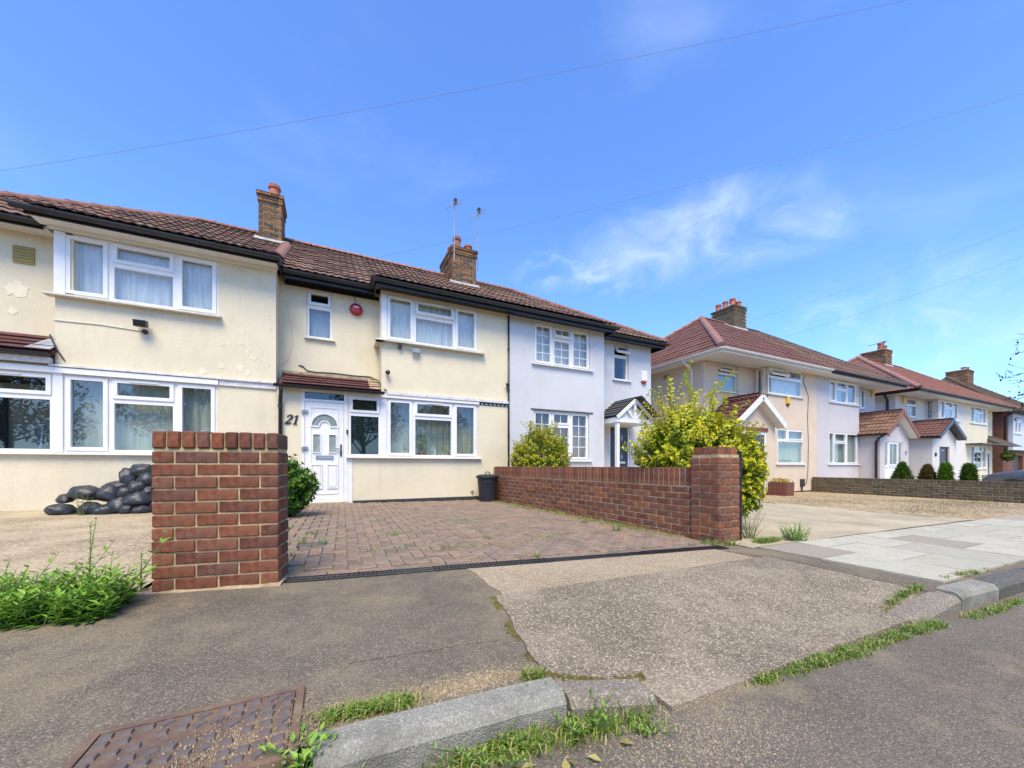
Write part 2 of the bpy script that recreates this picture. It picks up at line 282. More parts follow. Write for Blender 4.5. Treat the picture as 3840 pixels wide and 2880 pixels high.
# ------------------------------------------------------------------ mesh and object helpers
WLOC = {}
class MB:
    def __init__(s): s.v = []; s.f = []; s.grow = None
    def add(s, vs, fs):
        b = len(s.v); s.v += [tuple(v) for v in vs]; s.f += [tuple(i + b for i in f) for f in fs]; return s
    def quad(s, a, b, c, d): return s.add([a, b, c, d], [(0, 1, 2, 3)])
    def hexa(s, p): return s.add(p, [(0, 3, 2, 1), (4, 5, 6, 7), (0, 1, 5, 4), (1, 2, 6, 5), (2, 3, 7, 6), (3, 0, 4, 7)])
    def box(s, x0, x1, y0, y1, z0, z1):
        return s.hexa([(x0, y0, z0), (x1, y0, z0), (x1, y1, z0), (x0, y1, z0), (x0, y0, z1), (x1, y0, z1), (x1, y1, z1), (x0, y1, z1)])
    def tbox(s, T, a0, a1, d0, d1, z0, z1):
        return s.hexa([T(a0, d0, z0), T(a1, d0, z0), T(a1, d1, z0), T(a0, d1, z0), T(a0, d0, z1), T(a1, d0, z1), T(a1, d1, z1), T(a0, d1, z1)])
    def bar(s, a, b, w, h, up=(0, 0, 1)):
        a, b = Vector(a), Vector(b); d = (b - a).normalized(); u = Vector(up); sd = d.cross(u).normalized(); u = sd.cross(d)
        o = [-sd * w / 2 - u * h / 2, sd * w / 2 - u * h / 2, sd * w / 2 + u * h / 2, -sd * w / 2 + u * h / 2]
        return s.add([a + q for q in o] + [b + q for q in o], [(0, 1, 2, 3), (7, 6, 5, 4), (0, 4, 5, 1), (1, 5, 6, 2), (2, 6, 7, 3), (3, 7, 4, 0)])
    def prism(s, poly, off):
        n = len(poly); off = Vector(off)
        return s.add([Vector(p) for p in poly] + [Vector(p) + off for p in poly], [tuple(range(n)), tuple(range(2 * n - 1, n - 1, -1))] + [(i, i + n, (i + 1) % n + n, (i + 1) % n) for i in range(n)])
    def tube(s, pts, r, n=7, cap=True):
        pts = [Vector(p) for p in pts]; rs = r if hasattr(r, '__len__') else [r] * len(pts); b = len(s.v); prev = None
        for i, p in enumerate(pts):
            d = (pts[min(i + 1, len(pts) - 1)] - pts[max(i - 1, 0)]).normalized()
            if prev is None: a = d.orthogonal().normalized()
            else: a = (prev - d * prev.dot(d)).normalized()
            prev = a; c = d.cross(a)
            for k in range(n):
                t = 2 * math.pi * k / n; s.v.append(tuple(p + (a * math.cos(t) + c * math.sin(t)) * rs[i]))
        for i in range(len(pts) - 1):
            for k in range(n):
                k2 = (k + 1) % n; s.f.append((b + i * n + k, b + i * n + k2, b + (i + 1) * n + k2, b + (i + 1) * n + k))
        if cap: s.f.append(tuple(b + k for k in range(n))[::-1]); s.f.append(tuple(b + (len(pts) - 1) * n + k for k in range(n)))
        return s
    def lathe(s, prof, c, n=20, sq=1.):
        b = len(s.v)
        for r_, z in prof:
            for k in range(n):
                t = 2 * math.pi * k / n; s.v.append((c[0] + r_ * math.cos(t), c[1] + r_ * math.sin(t) * sq, c[2] + z))
        for i in range(len(prof) - 1):
            for k in range(n):
                k2 = (k + 1) % n; s.f.append((b + i * n + k, b + i * n + k2, b + (i + 1) * n + k2, b + (i + 1) * n + k))
        s.f.append(tuple(b + k for k in range(n))[::-1]); s.f.append(tuple(b + (len(prof) - 1) * n + k for k in range(n)))
        return s
    def mesh(s, name, m, c=(0, 0, 0), smooth=False):
        me = bpy.data.meshes.new(name); c = Vector(c)
        me.from_pydata([tuple(Vector(v) - c) for v in s.v], [], s.f); me.materials.append(M[m]); me.update()
        if smooth: me.polygons.foreach_set('use_smooth', [True] * len(me.polygons))
        if s.grow:
            at = me.attributes.new('grow', 'FLOAT', 'POINT'); at.data.foreach_set('value', s.grow)
        return me
    def build(s, name, m, parent=None, kind=None, smooth=False, origin=None, local=False, bevel=0.):
        """one mesh object with its origin at the base centre; coordinates are world ones unless local to the parent"""
        if origin is None:
            xs, ys, zs = zip(*s.v); origin = ((min(xs) + max(xs)) / 2, (min(ys) + max(ys)) / 2, min(zs))
        me = s.mesh(name, m, origin, smooth)
        o = bpy.data.objects.new(name, me); col.objects.link(o)
        pl = Vector((0, 0, 0)) if (parent is None or local) else WLOC[parent]
        o.location = Vector(origin) - pl; WLOC[o] = Vector(origin)
        if parent: o.parent = parent
        if kind: o['kind'] = kind
        if bevel:
            md = o.modifiers.new('bevel', 'BEVEL'); md.width = bevel; md.segments = 2; md.limit_method = 'ANGLE'
        return o
def empty(name, loc, rz=0, label=None, cat=None, group=None, kind=None):
    o = bpy.data.objects.new(name, None); col.objects.link(o); o.location = loc; o.rotation_euler = (0, 0, rz); o.empty_display_size = .2
    WLOC[o] = Vector(loc); return tag(o, label, cat, group, kind)
def tag(o, label=None, cat=None, group=None, kind=None):
    for k, v in (('label', label), ('category', cat), ('group', group), ('kind', kind)):
        if v: o[k] = v
    return o
def inst(name, me, mtx, parent):
    """an object with shared mesh data; mtx is relative to the (unrotated or local) parent"""
    o = bpy.data.objects.new(name, me); col.objects.link(o); o.parent = parent; o.matrix_basis = mtx
    return o

# bricks: chamfered boxes, mesh data shared by size; origin in the middle
BR = {}
def brick_mesh(l, d, h, m, c=.0035):
    key = (round(l, 3), round(d, 3), round(h, 3), m)
    if key not in BR:
        a, b, e = l / 2, d / 2, h / 2; q = MB(); pts = []
        for sx in (-1, 1):
            for sy in (-1, 1):
                for sz in (-1, 1):
                    pts += [(sx * a, sy * (b - c), sz * (e - c)), (sx * (a - c), sy * b, sz * (e - c)), (sx * (a - c), sy * (b - c), sz * e)]
        bm = bmesh.new()
        for p in pts: bm.verts.new(p)
        bmesh.ops.convex_hull(bm, input=bm.verts)
        bmesh.ops.dissolve_limit(bm, angle_limit=.02, verts=bm.verts, edges=bm.edges)
        me = bpy.data.meshes.new('brick'); bm.to_mesh(me); bm.free(); me.materials.append(M[m]); BR[key] = me
    return BR[key]
def runs(L, first, bl=.215, j=.01):
    """brick lengths along a course of length L"""
    out = []; x = 0; nxt = first
    while x < L - .02:
        l = min(nxt, L - x)
        if L - x - l < .04: l = L - x
        out.append((x, l)); x += l + j; nxt = bl
    return out
def brick_faces(parent, x0, x1, y0, y1, z0, n, m, faces='fblr', name='brick', jit=.0025, cut=None, bl=.215, h=.065, cnt=None):
    """courses of bricks round a rectangular core, in the parent's own coordinates"""
    D = .1025
    for k in range(n):
        z = z0 + k * (h + .01) + h / 2 + .01; odd = k % 2
        spec = []
        if y1 - y0 < .12:
            spec.append(('f', x0, x1))
        elif y1 - y0 < .24:
            spec += [('f', x0, x1), ('b', x0, x1)]
        else:
            if odd: spec += [('f', x0, x1), ('b', x0, x1), ('l', y0 + D + .01, y1 - D - .01), ('r', y0 + D + .01, y1 - D - .01)]
            else: spec += [('l', y0, y1), ('r', y0, y1), ('f', x0 + D + .01, x1 - D - .01), ('b', x0 + D + .01, x1 - D - .01)]
        for fc, a, b in spec:
            if fc not in faces: continue
            for s, l in runs(b - a, bl if odd else .1025 if y1 - y0 < .24 else bl, bl):
                me = brick_mesh(l, min(D, y1 - y0), h, m); c = a + s + l / 2
                jx = rnd.uniform(-jit, jit)
                if fc == 'f': mt = Matrix.Translation((c, y0 + min(D, y1 - y0) / 2 + jx, z))
                elif fc == 'b': mt = Matrix.Translation((c, y1 - D / 2 + jx, z)) @ Matrix.Rotation(math.pi, 4, 'Z')
                elif fc == 'l': mt = Matrix.Translation((x0 + D / 2 + jx, c, z)) @ Matrix.Rotation(R(90), 4, 'Z')
                else: mt = Matrix.Translation((x1 - D / 2 + jx, c, z)) @ Matrix.Rotation(R(-90), 4, 'Z')
                mt = mt @ Matrix.Rotation(rnd.uniform(-.006, .006), 4, 'Y')
                inst(name, me, mt, parent)
# ------------------------------------------------------------------ building kit
def TF(Y): return lambda a, d, z: (a, Y - d, z)          # a wall that faces the street
def TL(X): return lambda a, d, z: (X - d, a, z)          # a wall that faces left (-X)
def TR(X): return lambda a, d, z: (X + d, a, z)
def wall(mb, T, a0, a1, z0, z1, holes=(), th=.25, ends=True):
    A = sorted({a0, a1, *[max(a0, min(a1, h[i])) for h in holes for i in (0, 1)]}); Z = sorted({z0, z1, *[max(z0, min(z1, h[i])) for h in holes for i in (2, 3)]})
    def inside(x, z): return any(h[0] < x < h[1] and h[2] < z < h[3] for h in holes)
    for i in range(len(A) - 1):
        for j in range(len(Z) - 1):
            if inside((A[i] + A[i + 1]) / 2, (Z[j] + Z[j + 1]) / 2): continue
            for d in (0, -th): mb.quad(T(A[i], d, Z[j]), T(A[i + 1], d, Z[j]), T(A[i + 1], d, Z[j + 1]), T(A[i], d, Z[j + 1]))
    for h in list(holes) + ([(a0, a1, z0, z1)] if ends else []):
        b0, b1, c0, c1 = h[:4]
        for p, q in (((b0, c0), (b1, c0)), ((b1, c0), (b1, c1)), ((b1, c1), (b0, c1)), ((b0, c1), (b0, c0))):
            mb.quad(T(p[0], 0, p[1]), T(q[0], 0, q[1]), T(q[0], -th, q[1]), T(p[0], -th, p[1]))
def ring(mb, T, a0, a1, z0, z1, w, d0, d1):
    mb.tbox(T, a0, a1, d0, d1, z0, z0 + w); mb.tbox(T, a0, a1, d0, d1, z1 - w, z1)
    mb.tbox(T, a0, a0 + w, d0, d1, z0 + w, z1 - w); mb.tbox(T, a1 - w, a1, d0, d1, z0 + w, z1 - w)
def window(house, T, a0, a1, z0, z1, cells, d=-.01, sill=None, mat='upvc', glass='glass', name='window', fw=.044):
    """cells: (a0, a1, z0, z1, opts); opts: sash width s, tilt degrees, bars (nx, nz), vent"""
    fr = MB(); dep = .06
    for c in cells: ring(fr, T, c[0], c[1], c[2], c[3], fw, d - dep, d)
    w = fr.build(name, mat, house)
    for c in cells:
        o = c[4] if len(c) > 4 else {}
        s = o.get('s', .0); x0, x1, y0, y1 = c[0] + fw - .004, c[1] - fw + .004, c[2] + fw - .004, c[3] - fw + .004
        TT = T
        if o.get('tilt'):
            th = R(o['tilt']); ct, st = math.cos(th), math.sin(th)
            def TT(a, dd, z, zt=y1, T=T, ct=ct, st=st, d=d): q = zt - z; e = dd - d; return T(a, d + e * ct + q * st, zt - q * ct + e * st)
        gl = o.get('glass', glass)
        if s:
            sm = MB(); ring(sm, TT, x0 - .012, x1 + .012, y0 - .012, y1 + .012, s, d - .04, d + .018); so = sm.build('sash', o.get('mat', mat), w)
            x0 += s - .02; x1 -= s - .02; y0 += s - .02; y1 -= s - .02
        p = MB(); p.tbox(TT, x0, x1, d - .032, d - .022, y0, y1); p.build('pane', gl, w)
        if o.get('vent'):
            v = MB(); m_ = (c[0] + c[1]) / 2; hw = min(.18, (c[1] - c[0]) * .3); v.tbox(TT, m_ - hw, m_ + hw, d + .018, d + .032, c[3] - .062, c[3] - .044); v.build('trickle_vent', mat, w)
        if o.get('bars'):
            nx, nz = o['bars']
            for i in range(1, nx): b = MB(); q = x0 + (x1 - x0) * i / nx; b.tbox(TT, q - .009, q + .009, d - .021, d - .012, y0, y1); b.build('glazing_bar', mat, w)
            for i in range(1, nz): b = MB(); q = y0 + (y1 - y0) * i / nz; b.tbox(TT, x0, x1, d - .021, d - .011, q - .009, q + .009); b.build('glazing_bar', mat, w)
    if sill:
        s0, s1, out, hh, sm_ = sill
        q = MB(); q.hexa([T(s0, -.05, z0 - hh), T(s1, -.05, z0 - hh), T(s1, out, z0 - hh), T(s0, out, z0 - hh), T(s0, -.05, z0 - .002), T(s1, -.05, z0 - .002), T(s1, out, z0 - hh * .45), T(s0, out, z0 - hh * .45)])
        q.build('sill', sm_, w)
    return w
def curtain(house, T, a0, a1, z0, z1, mat='net', d=-.16, amp=.022, waves=9, name='curtain', seed=0):
    mb = MB(); n = max(24, int(waves * 7)); r = random.Random(seed); ph = r.random() * 6
    nz = 6
    for j in range(nz + 1):
        for i in range(n + 1):
            f = i / n; a = a0 + (a1 - a0) * f
            w = math.sin(f * waves * 2 * math.pi + ph + .5 * math.sin(f * 7)) * amp * (.6 + .4 * math.sin(f * 11 + ph)) * (1 - .25 * j / nz)
            mb.v.append(T(a, d + w, z0 + (z1 - z0) * j / nz))
    for j in range(nz):
        for i in range(n): b = j * (n + 1) + i; mb.f.append((b, b + 1, b + n + 2, b + n + 1))
    return mb.build(name, mat, house, smooth=True)

# ---- roofs: every tile of the near roofs is an object; mesh data shared
TM = {}
def tile_mb(w=.3, L=.345, t=.016, prof='roman'):
    q = MB(); n = 8
    hs = [0, .009, .019, .009, 0, .009, .019, .009, .0] if prof == 'roman' else [.012] * 9
    rows = [(-.012, .034), (L + .02, .008)]
    for y, z in rows:
        for i in range(n + 1): q.v.append((w * i / n, y, z + hs[i]))
    for i in range(n): q.f.append((i, i + 1, n + 2 + i, n + 1 + i))
    b = len(q.v)
    for i in range(n + 1): q.v.append((w * i / n, rows[0][0] + .002, rows[0][1] + hs[i] - t))
    for i in range(n): q.f.append((b + i, b + i + 1, i + 1, i))
    return q
def roof_slope(roof, corner, udir, vdir, W, L, mat, clips=(), gauge=.33, cw=.3, limit=10 ** 9, prof='roman', lift=0.):
    """tiles over a slope: corner = lower start, udir along the eave, vdir up the slope; clips = (point, keep-side normal)"""
    C, u, v = Vector(corner), Vector(udir).normalized(), Vector(vdir).normalized(); nrm = u.cross(v)
    if nrm.z < 0: nrm = -nrm
    key = (mat, round(cw, 3), round(gauge, 3), prof)
    if key not in TM: TM[key] = tile_mb(cw, gauge, prof=prof).mesh('roof_tile', mat)
    B = Matrix((u, v, nrm)).transposed().to_4x4()
    rest = MB(); rows = int(math.ceil(L / gauge - .2)); cols = int(math.ceil(W / cw - .05)); cand = []
    for r in range(rows):
        for c in range(cols):
            off = 0.
            p = C + u * (c * cw + off) + v * (r * gauge) + nrm * (lift + .004 * (r % 2))
            cs = [p, p + u * cw, p + v * gauge, p + u * cw + v * gauge]
            st = 'in'
            for q, k in clips:
                ds = [(x - Vector(q)).dot(Vector(k)) for x in cs]
                if max(ds) < .015: st = 'out'; break
                if min(ds) < -.004: st = 'cut'
            if st == 'out': continue
            cand.append((p, st))
    PW = WLOC[roof]
    for i, (p, st) in enumerate(cand):
        jit = Matrix.Rotation(rnd.uniform(-.004, .004), 4, 'Z') @ Matrix.Rotation(rnd.uniform(-.008, .008), 4, 'X')
        mt = Matrix.Translation(p - PW) @ B @ jit
        me = TM[key]
        if st == 'cut':
            bm = bmesh.new(); bm.from_mesh(me); inv = (Matrix.Translation(p) @ B @ jit).inverted()
            for q, k in clips:
                bmesh.ops.bisect_plane(bm, geom=bm.verts[:] + bm.edges[:] + bm.faces[:], plane_co=inv @ Vector(q), plane_no=-(inv.to_3x3() @ Vector(k)), clear_outer=True)
            me = bpy.data.meshes.new('roof_tile'); bm.to_mesh(me); bm.free(); me.materials.append(M[mat])
            if not me.polygons: continue
        if limit > 0: inst('roof_tile', me, mt, roof); limit -= 1
        else:
            W_ = Matrix.Translation(p) @ B @ jit; rest.add([W_ @ x.co for x in me.vertices], [tuple(f.vertices) for f in me.polygons])
    if rest.v: rest.build('roof_tiles', mat, roof, kind='stuff')
    return limit
def cap_tiles(parent, a, b, mat, r=.12, l=.42, name='ridge_tile', bumpy=False):
    """half-round tiles laid end to end along a ridge or hip"""
    a, b = Vector(a), Vector(b); d = (b - a); n = max(1, round(d.length / l)); dn = d.normalized(); sd = dn.cross(Vector((0, 0, 1))).normalized(); up = sd.cross(dn)
    ll = d.length / n; key = ('cap', mat, round(r, 3), round(ll, 3))
    if key not in TM:
        q = MB(); k = 8
        for x, rr in ((0, r), (ll * .93, r * .97), (ll * .93, r * 1.06), (ll * 1.02, r * 1.06)):
            for i in range(k + 1):
                t = math.pi * i / k; q.v.append((x, math.cos(t) * rr, math.sin(t) * rr * .85))
        for s_ in range(3):
            for i in range(k): e = s_ * (k + 1) + i; q.f.append((e, e + 1, e + k + 2, e + k + 1))
        q.f.append(tuple(range(k + 1))); q.f.append(tuple(range(3 * (k + 1), 4 * (k + 1))))
        TM[key] = q.mesh(name, mat)
    B = Matrix((dn, sd, up)).transposed().to_4x4()
    for i in range(n):
        p = a + d * (i / n)
        inst(name, TM[key], Matrix.Translation(p - WLOC[parent]) @ B @ Matrix.Rotation(rnd.uniform(-.015, .015), 4, 'Y'), parent)
def slab_poly(mb, pts, th):
    pts = [Vector(p) for p in pts]; n = (pts[1] - pts[0]).cross(pts[2] - pts[0]).normalized()
    if n.z < 0: n = -n
    mb.prism(pts, -n * th)
def gutter(house, pts, mat, r=.062, name='gutter'):
    """half-round gutter with brackets"""
    for a, b in zip(pts[:-1], pts[1:]):
        a, b = Vector(a), Vector(b); d = (b - a).normalized(); sd = d.cross(Vector((0, 0, 1))).normalized(); q = MB(); k = 7
        a2, b2 = a - d * r * .7, b + d * r * .7
        prof = [(math.cos(math.pi + math.pi * i / k) * r, math.sin(math.pi + math.pi * i / k) * r) for i in range(k + 1)] + [(r * .84, 0), (0, -r * .75), (-r * .84, 0)]
        q.prism([a2 + sd * x + Vector((0, 0, z)) for x, z in prof], b2 - a2); o = q.build(name, mat, house)
        L = (b - a).length
        for i in range(int(L / .95)):
            c = a + d * (.4 + i * .95); k2 = MB(); k2.prism([c + sd * x * 1.13 + Vector((0, 0, z * 1.13 + .004)) for x, z in prof], d * .035); k2.build('gutter_bracket', mat, o)
def downpipe(house, pts, mat, r=.034, clips=()):
    o = MB().tube(pts, r, 10).build('downpipe', mat, house, smooth=True)
    for z in clips:
        x, y = pts[-1][0], pts[-1][1]; MB().lathe([(r * 1.3, -.03), (r * 1.3, .03)], (x, y, z), 10).build('pipe_clip', mat, o)
    return o
def chimney(house, x0, x1, y0, y1, z0, z1, mat, pots, faces='flrb', single=True, cap=True, lichen=False):
    ch = empty('chimney', (0, 0, 0)); ch.parent = house; L = Vector((x0, y0, z0)); ch.location = L - WLOC[house]; WLOC[ch] = L
    n = int((z1 - z0) / .075)
    MB().box(x0 + .008, x1 - .008, y0 + .008, y1 - .008, z0 - .4, z0 + n * .075).build('mortar_core', 'mortar_grey', ch)
    if single:
        brick_faces(ch, 0, x1 - x0, 0, y1 - y0, 0, n - 3, mat, faces)
        brick_faces(ch, -.022, x1 - x0 + .022, -.022, y1 - y0 + .022, (n - 3) * .075, 2, mat, faces)
        brick_faces(ch, -.045, x1 - x0 + .045, -.045, y1 - y0 + .045, (n - 1) * .075, 1, mat, faces)
        MB().box(x0 + .06, x1 - .06, y0 + .06, y1 - .06, z0 + n * .075 - .1, z0 + n * .075 + .004).build('corbel_bed', 'mortar_grey', ch)
    ft = MB(); e = .05; zt = z0 + n * .075 + .012
    ft.hexa([(x0 - e, y0 - e, zt), (x1 + e, y0 - e, zt), (x1 + e, y1 + e, zt), (x0 - e, y1 + e, zt), (x0 + .08, y0 + .08, zt + .07), (x1 - .08, y0 + .08, zt + .07), (x1 - .08, y1 - .08, zt + .07), (x0 + .08, y1 - .08, zt + .07)])
    ft.build('flaunching', 'lichen' if lichen else 'flaunching', ch)
    for px, py, h, r, pm in pots:
        MB().lathe([(r * 1.05, -.02), (r * .95, h * .3), (r * .88, h * .74), (r * 1.12, h * .76), (r * 1.12, h * .86), (r * .95, h * .88), (r * 1.02, h), (r * .8, h), (r * .74, h * .6)], (px, py, zt + .06), 16).build('chimney_pot', pm, ch, smooth=False)
    return ch
def flash(house, pts, mat='lead'):
    mb = MB(); slab_poly(mb, pts, .012); return mb.build('flashing', mat, house)

def digits(parent, text, T, a, z, h, mat, d=.02, shear=.28):
    """serif italic house numbers cut from sheet"""
    two = [((0, .74), .05), ((.04, .86), .11), ((.16, .97), .10), ((.33, .98), .11), ((.46, .88), .16), ((.48, .74), .20), ((.40, .58), .17), ((.25, .38), .11), ((.10, .2), .08), ((.0, .07), .06)]
    base = [((-.02, .07), .15), ((.15, .09), .17), ((.32, .06), .17), ((.45, .09), .12), ((.53, .22), .05)]
    one = [((.28, .99), .10), ((.28, .5), .17), ((.28, .03), .17)]; flag = [((.02, .80), .04), ((.16, .86), .08), ((.28, .96), .09)]; foot = [((.08, .03), .06), ((.48, .03), .06)]
    shapes = {'2': [two, base], '1': [one, flag, foot]}; wdt = {'2': .66, '1': .5}
    x = a
    for chx in text:
        mb = MB()
        for kk, st in enumerate(shapes[chx]):
            L_, R_ = [], []
            for i, (p, w) in enumerate(st):
                p0 = st[max(0, i - 1)][0]; p1 = st[min(len(st) - 1, i + 1)][0]; dx, dz = p1[0] - p0[0], p1[1] - p0[1]; m_ = math.hypot(dx, dz) or 1
                nx, nz = -dz / m_ * w / 2, dx / m_ * w / 2; L_.append((p[0] + nx, p[1] + nz)); R_.append((p[0] - nx, p[1] - nz))
            for i in range(len(st) - 1):
                pl = [L_[i], L_[i + 1], R_[i + 1], R_[i]]; f = lambda q, dd: T(x + (q[0] + q[1] * shear) * h, dd, z + q[1] * h)
                e = kk * .0015 + .0002 * (i % 2)
                mb.hexa([f(q, .002) for q in pl] + [f(q, d + e) for q in pl])
        mb.build('house_number', mat, parent); x += wdt[chx] * h

def rosette(x, y, z, r): return MB().lathe([(r * .9, 0), (r, .02), (r * .8, .05), (r * .4, .065)], (0, 0, 0), 20)
def face_disc(parent, name, mat, c, prof, n=20):
    """turned part whose axis points at the street"""
    q = MB().lathe(prof, (0, 0, 0), n); q.v = [(c[0] + x, c[1] - z, c[2] + y) for x, y, z in q.v]
    return q.build(name, mat, parent, smooth=False)
def alarm_box(name, label, x, y, z, body, lower=None, s=1.):
    a = empty(name, (x, y, z), 0, label, 'alarm box')
    b = MB(); w, h = .12 * s, .17 * s
    b.hexa([(x - w, y, z - h), (x + w, y, z - h), (x + w, y, z + h), (x - w, y, z + h), (x - w * .85, y - .07, z - h * .8), (x + w * .85, y - .07, z - h * .8), (x + w * .85, y - .07, z + h * .85), (x - w * .85, y - .07, z + h * .85)])
    b.build('cover', body, a, bevel=.01)
    if lower: MB().lathe([(.02, -.045 * s), (.07 * s, -.03 * s), (.085 * s, 0), (.08 * s, .02)], (x, y - .03, z - h - .01), 14, .55).build('strobe_lens', lower, a)
    return a
def cctv(label, x, y, z, group=None):
    c = empty('security_camera', (x, y, z), 0, label, 'camera', group)
    face_disc(c, 'base', 'upvc', (x, y, z), [(.035, -.003), (.035, .012), (.015, .03), (.012, .06)], 12)
    q = MB().lathe([(.03, 0), (.048, .02), (.05, .06), (.035, .09)], (0, 0, 0), 14); q.v = [(x + a, y - .055 - c_ * .8, z + .03 + b) for a, b, c_ in q.v]; q.build('lens_dome', 'black_plastic', c, smooth=True)
    return c
# ------------------------------------------------------------------ the terrace of three (left to right: flaking cream, number 21, pale blue-white)
YB, YR = 8.3, 8.75                       # bay front and recessed upper front
EZ, RY, RZ, RE = 4.58, 12.0, 6.94, 8.42  # eave height, ridge line, recess eave
TAN = (RZ - EZ) / (RY - RE)
def rp(Y): return EZ + (Y - RE) * TAN    # main roof plane
KY = 9.1; KE = 7.98; KT = (rp(KY) - EZ) / (KY - KE)
def kp(Y): return EZ + (Y - KE) * KT     # flatter roof over the bays
def terrace_roof(house, x0, x1, bay, mat, clip=None, hip=None, limit=300):
    """front tiles by segment; bay = (x0, x1) of the projecting part"""
    dk = MB(); q = lambda x, Y, f: (x, Y, f(Y) - .012)
    xe0, xe1 = x0, x1
    if hip == 'L':
        ax, cxn = clip
        slab_poly(dk, [(cxn, RE, rp(RE) - .012), (bay[1] if bay[1] < x1 else x1, RE, rp(RE) - .012), (x1, RE, rp(RE) - .012), (x1, RY, RZ - .012), (ax, RY, RZ - .012)], .05)
        slab_poly(dk, [(cxn, RE, EZ - .012), (ax, RY, RZ - .012), (cxn, 15.6, EZ - .012)], .05)
        slab_poly(dk, [(cxn, 15.6, EZ), (ax, RY, RZ), (x1, RY, RZ), (x1, 15.6, EZ)], .05)
    elif hip == 'R':
        ax, cxn = clip
        slab_poly(dk, [(x0, RE, rp(RE) - .012), (cxn, RE, rp(RE) - .012), (ax, RY, RZ - .012), (x0, RY, RZ - .012)], .05)
        slab_poly(dk, [(cxn, RE, EZ - .012), (cxn, 15.6, EZ - .012), (ax, RY, RZ - .012)], .05)
        slab_poly(dk, [(x0, 15.6, EZ), (x0, RY, RZ), (ax, RY, RZ), (cxn, 15.6, EZ)], .05)
    else:
        slab_poly(dk, [(x0, RE, rp(RE) - .012), (x1, RE, rp(RE) - .012), (x1, RY, RZ - .012), (x0, RY, RZ - .012)], .05)
        slab_poly(dk, [(x0, 15.6, EZ), (x0, RY, RZ), (x1, RY, RZ), (x1, 15.6, EZ)], .05)
    b0, b1 = bay
    slab_poly(dk, [(b0, KE, EZ - .012), (b1, KE, EZ - .012), (b1, KY, rp(KY) - .008), (b0, KY, rp(KY) - .008)], .05)
    roof = dk.build('roof', mat, house)
    cl = []
    if hip == 'L': cl = [((clip[0], RY, RZ), Vector((RY - RE, -(clip[0] - clip[1]), 0)).normalized())]
    if hip == 'R': cl = [((clip[0], RY, RZ), Vector((-(RY - RE), -(clip[1] - clip[0]), 0)).normalized())]
    up = Vector((0, 1, TAN)).normalized(); upk = Vector((0, 1, KT)).normalized(); Lm = (RY - RE) * math.hypot(1, TAN)
    top = [((0, RY, 0), Vector((0, -1, 0)))]
    segs = []
    if b0 - x0 > .2: segs.append((x0, b0, 'r'))
    segs.append((b0, b1, 'b'))
    if x1 - b1 > .2: segs.append((b1, x1, 'r'))
    for a, b, k in segs:
        n = round((b - a) / .3); cw = (b - a) / n
        if k == 'r': limit = roof_slope(roof, (a, RE - .04, rp(RE - .04)), (1, 0, 0), up, b - a, Lm, mat, cl + top, cw=cw, limit=limit)
        else:
            limit = roof_slope(roof, (a, KE - .04, kp(KE - .04)), (1, 0, 0), upk, b - a, (KY - KE + .04) * math.hypot(1, KT), mat, cl + [((0, KY + .03, 0), Vector((0, -1, 0)))], cw=cw, limit=limit, gauge=.3)
            limit = roof_slope(roof, (a, KY, rp(KY)), (1, 0, 0), up, b - a, (RY - KY) * math.hypot(1, TAN), mat, cl + top, cw=cw, limit=limit)
    return roof
def shell(house, x0, x1, y0, y1, z1, mat, floors=(2.32, 4.44), yf=9.0):
    """side, back and inner walls, floors: closed rooms behind the windows"""
    s = MB(); zb = g((x0 + x1) / 2) - .3
    s.box(x0 + .01, x0 + .12, yf, y1, zb, z1); s.box(x1 - .12, x1 - .01, yf, y1, zb, z1); s.box(x0 + .12, x1 - .12, y1 - .2, y1, zb, z1)
    s.build('wall', mat, house)
    f = MB()
    for z in floors: f.box(x0 + .13, x1 - .13, y0, y1 - .21, z - .1, z)
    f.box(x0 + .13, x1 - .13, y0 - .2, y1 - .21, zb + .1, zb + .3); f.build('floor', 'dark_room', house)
    p = MB(); p.box(x0 + .125, x1 - .125, y0 + 3.2, y0 + 3.3, zb + .31, z1 - .2); p.build('partition_wall', 'room_paint', house)

# ---------------- flaking cream house on the left
A = empty('terraced_house', (-3.5, YB, g(-3.5)), 0, 'cream rendered terraced house with flaking paint behind the heap of black sacks', 'house', 'terrace of three')
ax0, axb, ax1 = -6.08, -3.84, -.93
wu = [XU(236, YB), XU(413.5, YB), XU(660, YB), XU(818, YB)]
lu = [XU(-190, YB), XU(201, YB), XU(237, YB), XU(413.5, YB), XU(660, YB), XU(813, YB)]
WT, WB, LT, LB = 4.405, 3.44, 2.205, .985
w = MB()
wall(w, TF(YB), ax0, ax1, -.2, 2.32, [(lu[0], lu[5], LB, LT)])
wall(w, TF(YB), axb, ax1, 2.322, 4.52, [(XU(207, YB), wu[3], WB, WT)])
wall(w, TF(YR), ax0, axb + .002, 2.3, 4.56, th=.2)
wall(w, TL(axb - .003), YB + .01, YR, 2.33, 4.52, th=.2)
wall(w, TR(ax1 + .003), YB + .26, YR + .1, 2.33, 4.52, th=.2)
w.build('wall', 'cream_left', A)
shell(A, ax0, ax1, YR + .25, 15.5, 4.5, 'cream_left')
window(A, TF(YB), XU(207, YB), wu[3], WB, WT, [(XU(207, YB), wu[0], WB, WT, dict()), (wu[0], wu[1], WB, WT, dict(s=.055)), (wu[1], wu[2], WT - .36, WT, dict(s=.055, vent=1)), (wu[1], wu[2], WB, WT - .36), (wu[2], wu[3], WB, WT, dict(s=.055))],
       sill=(XU(172, YB), XU(832, YB), .11, .05, 'sill_paint'))
MB().box(XU(207, YB) - .01, wu[0] + .03, YB - .016, YB + .05, WB, WT).build('corner_post', 'upvc', A)
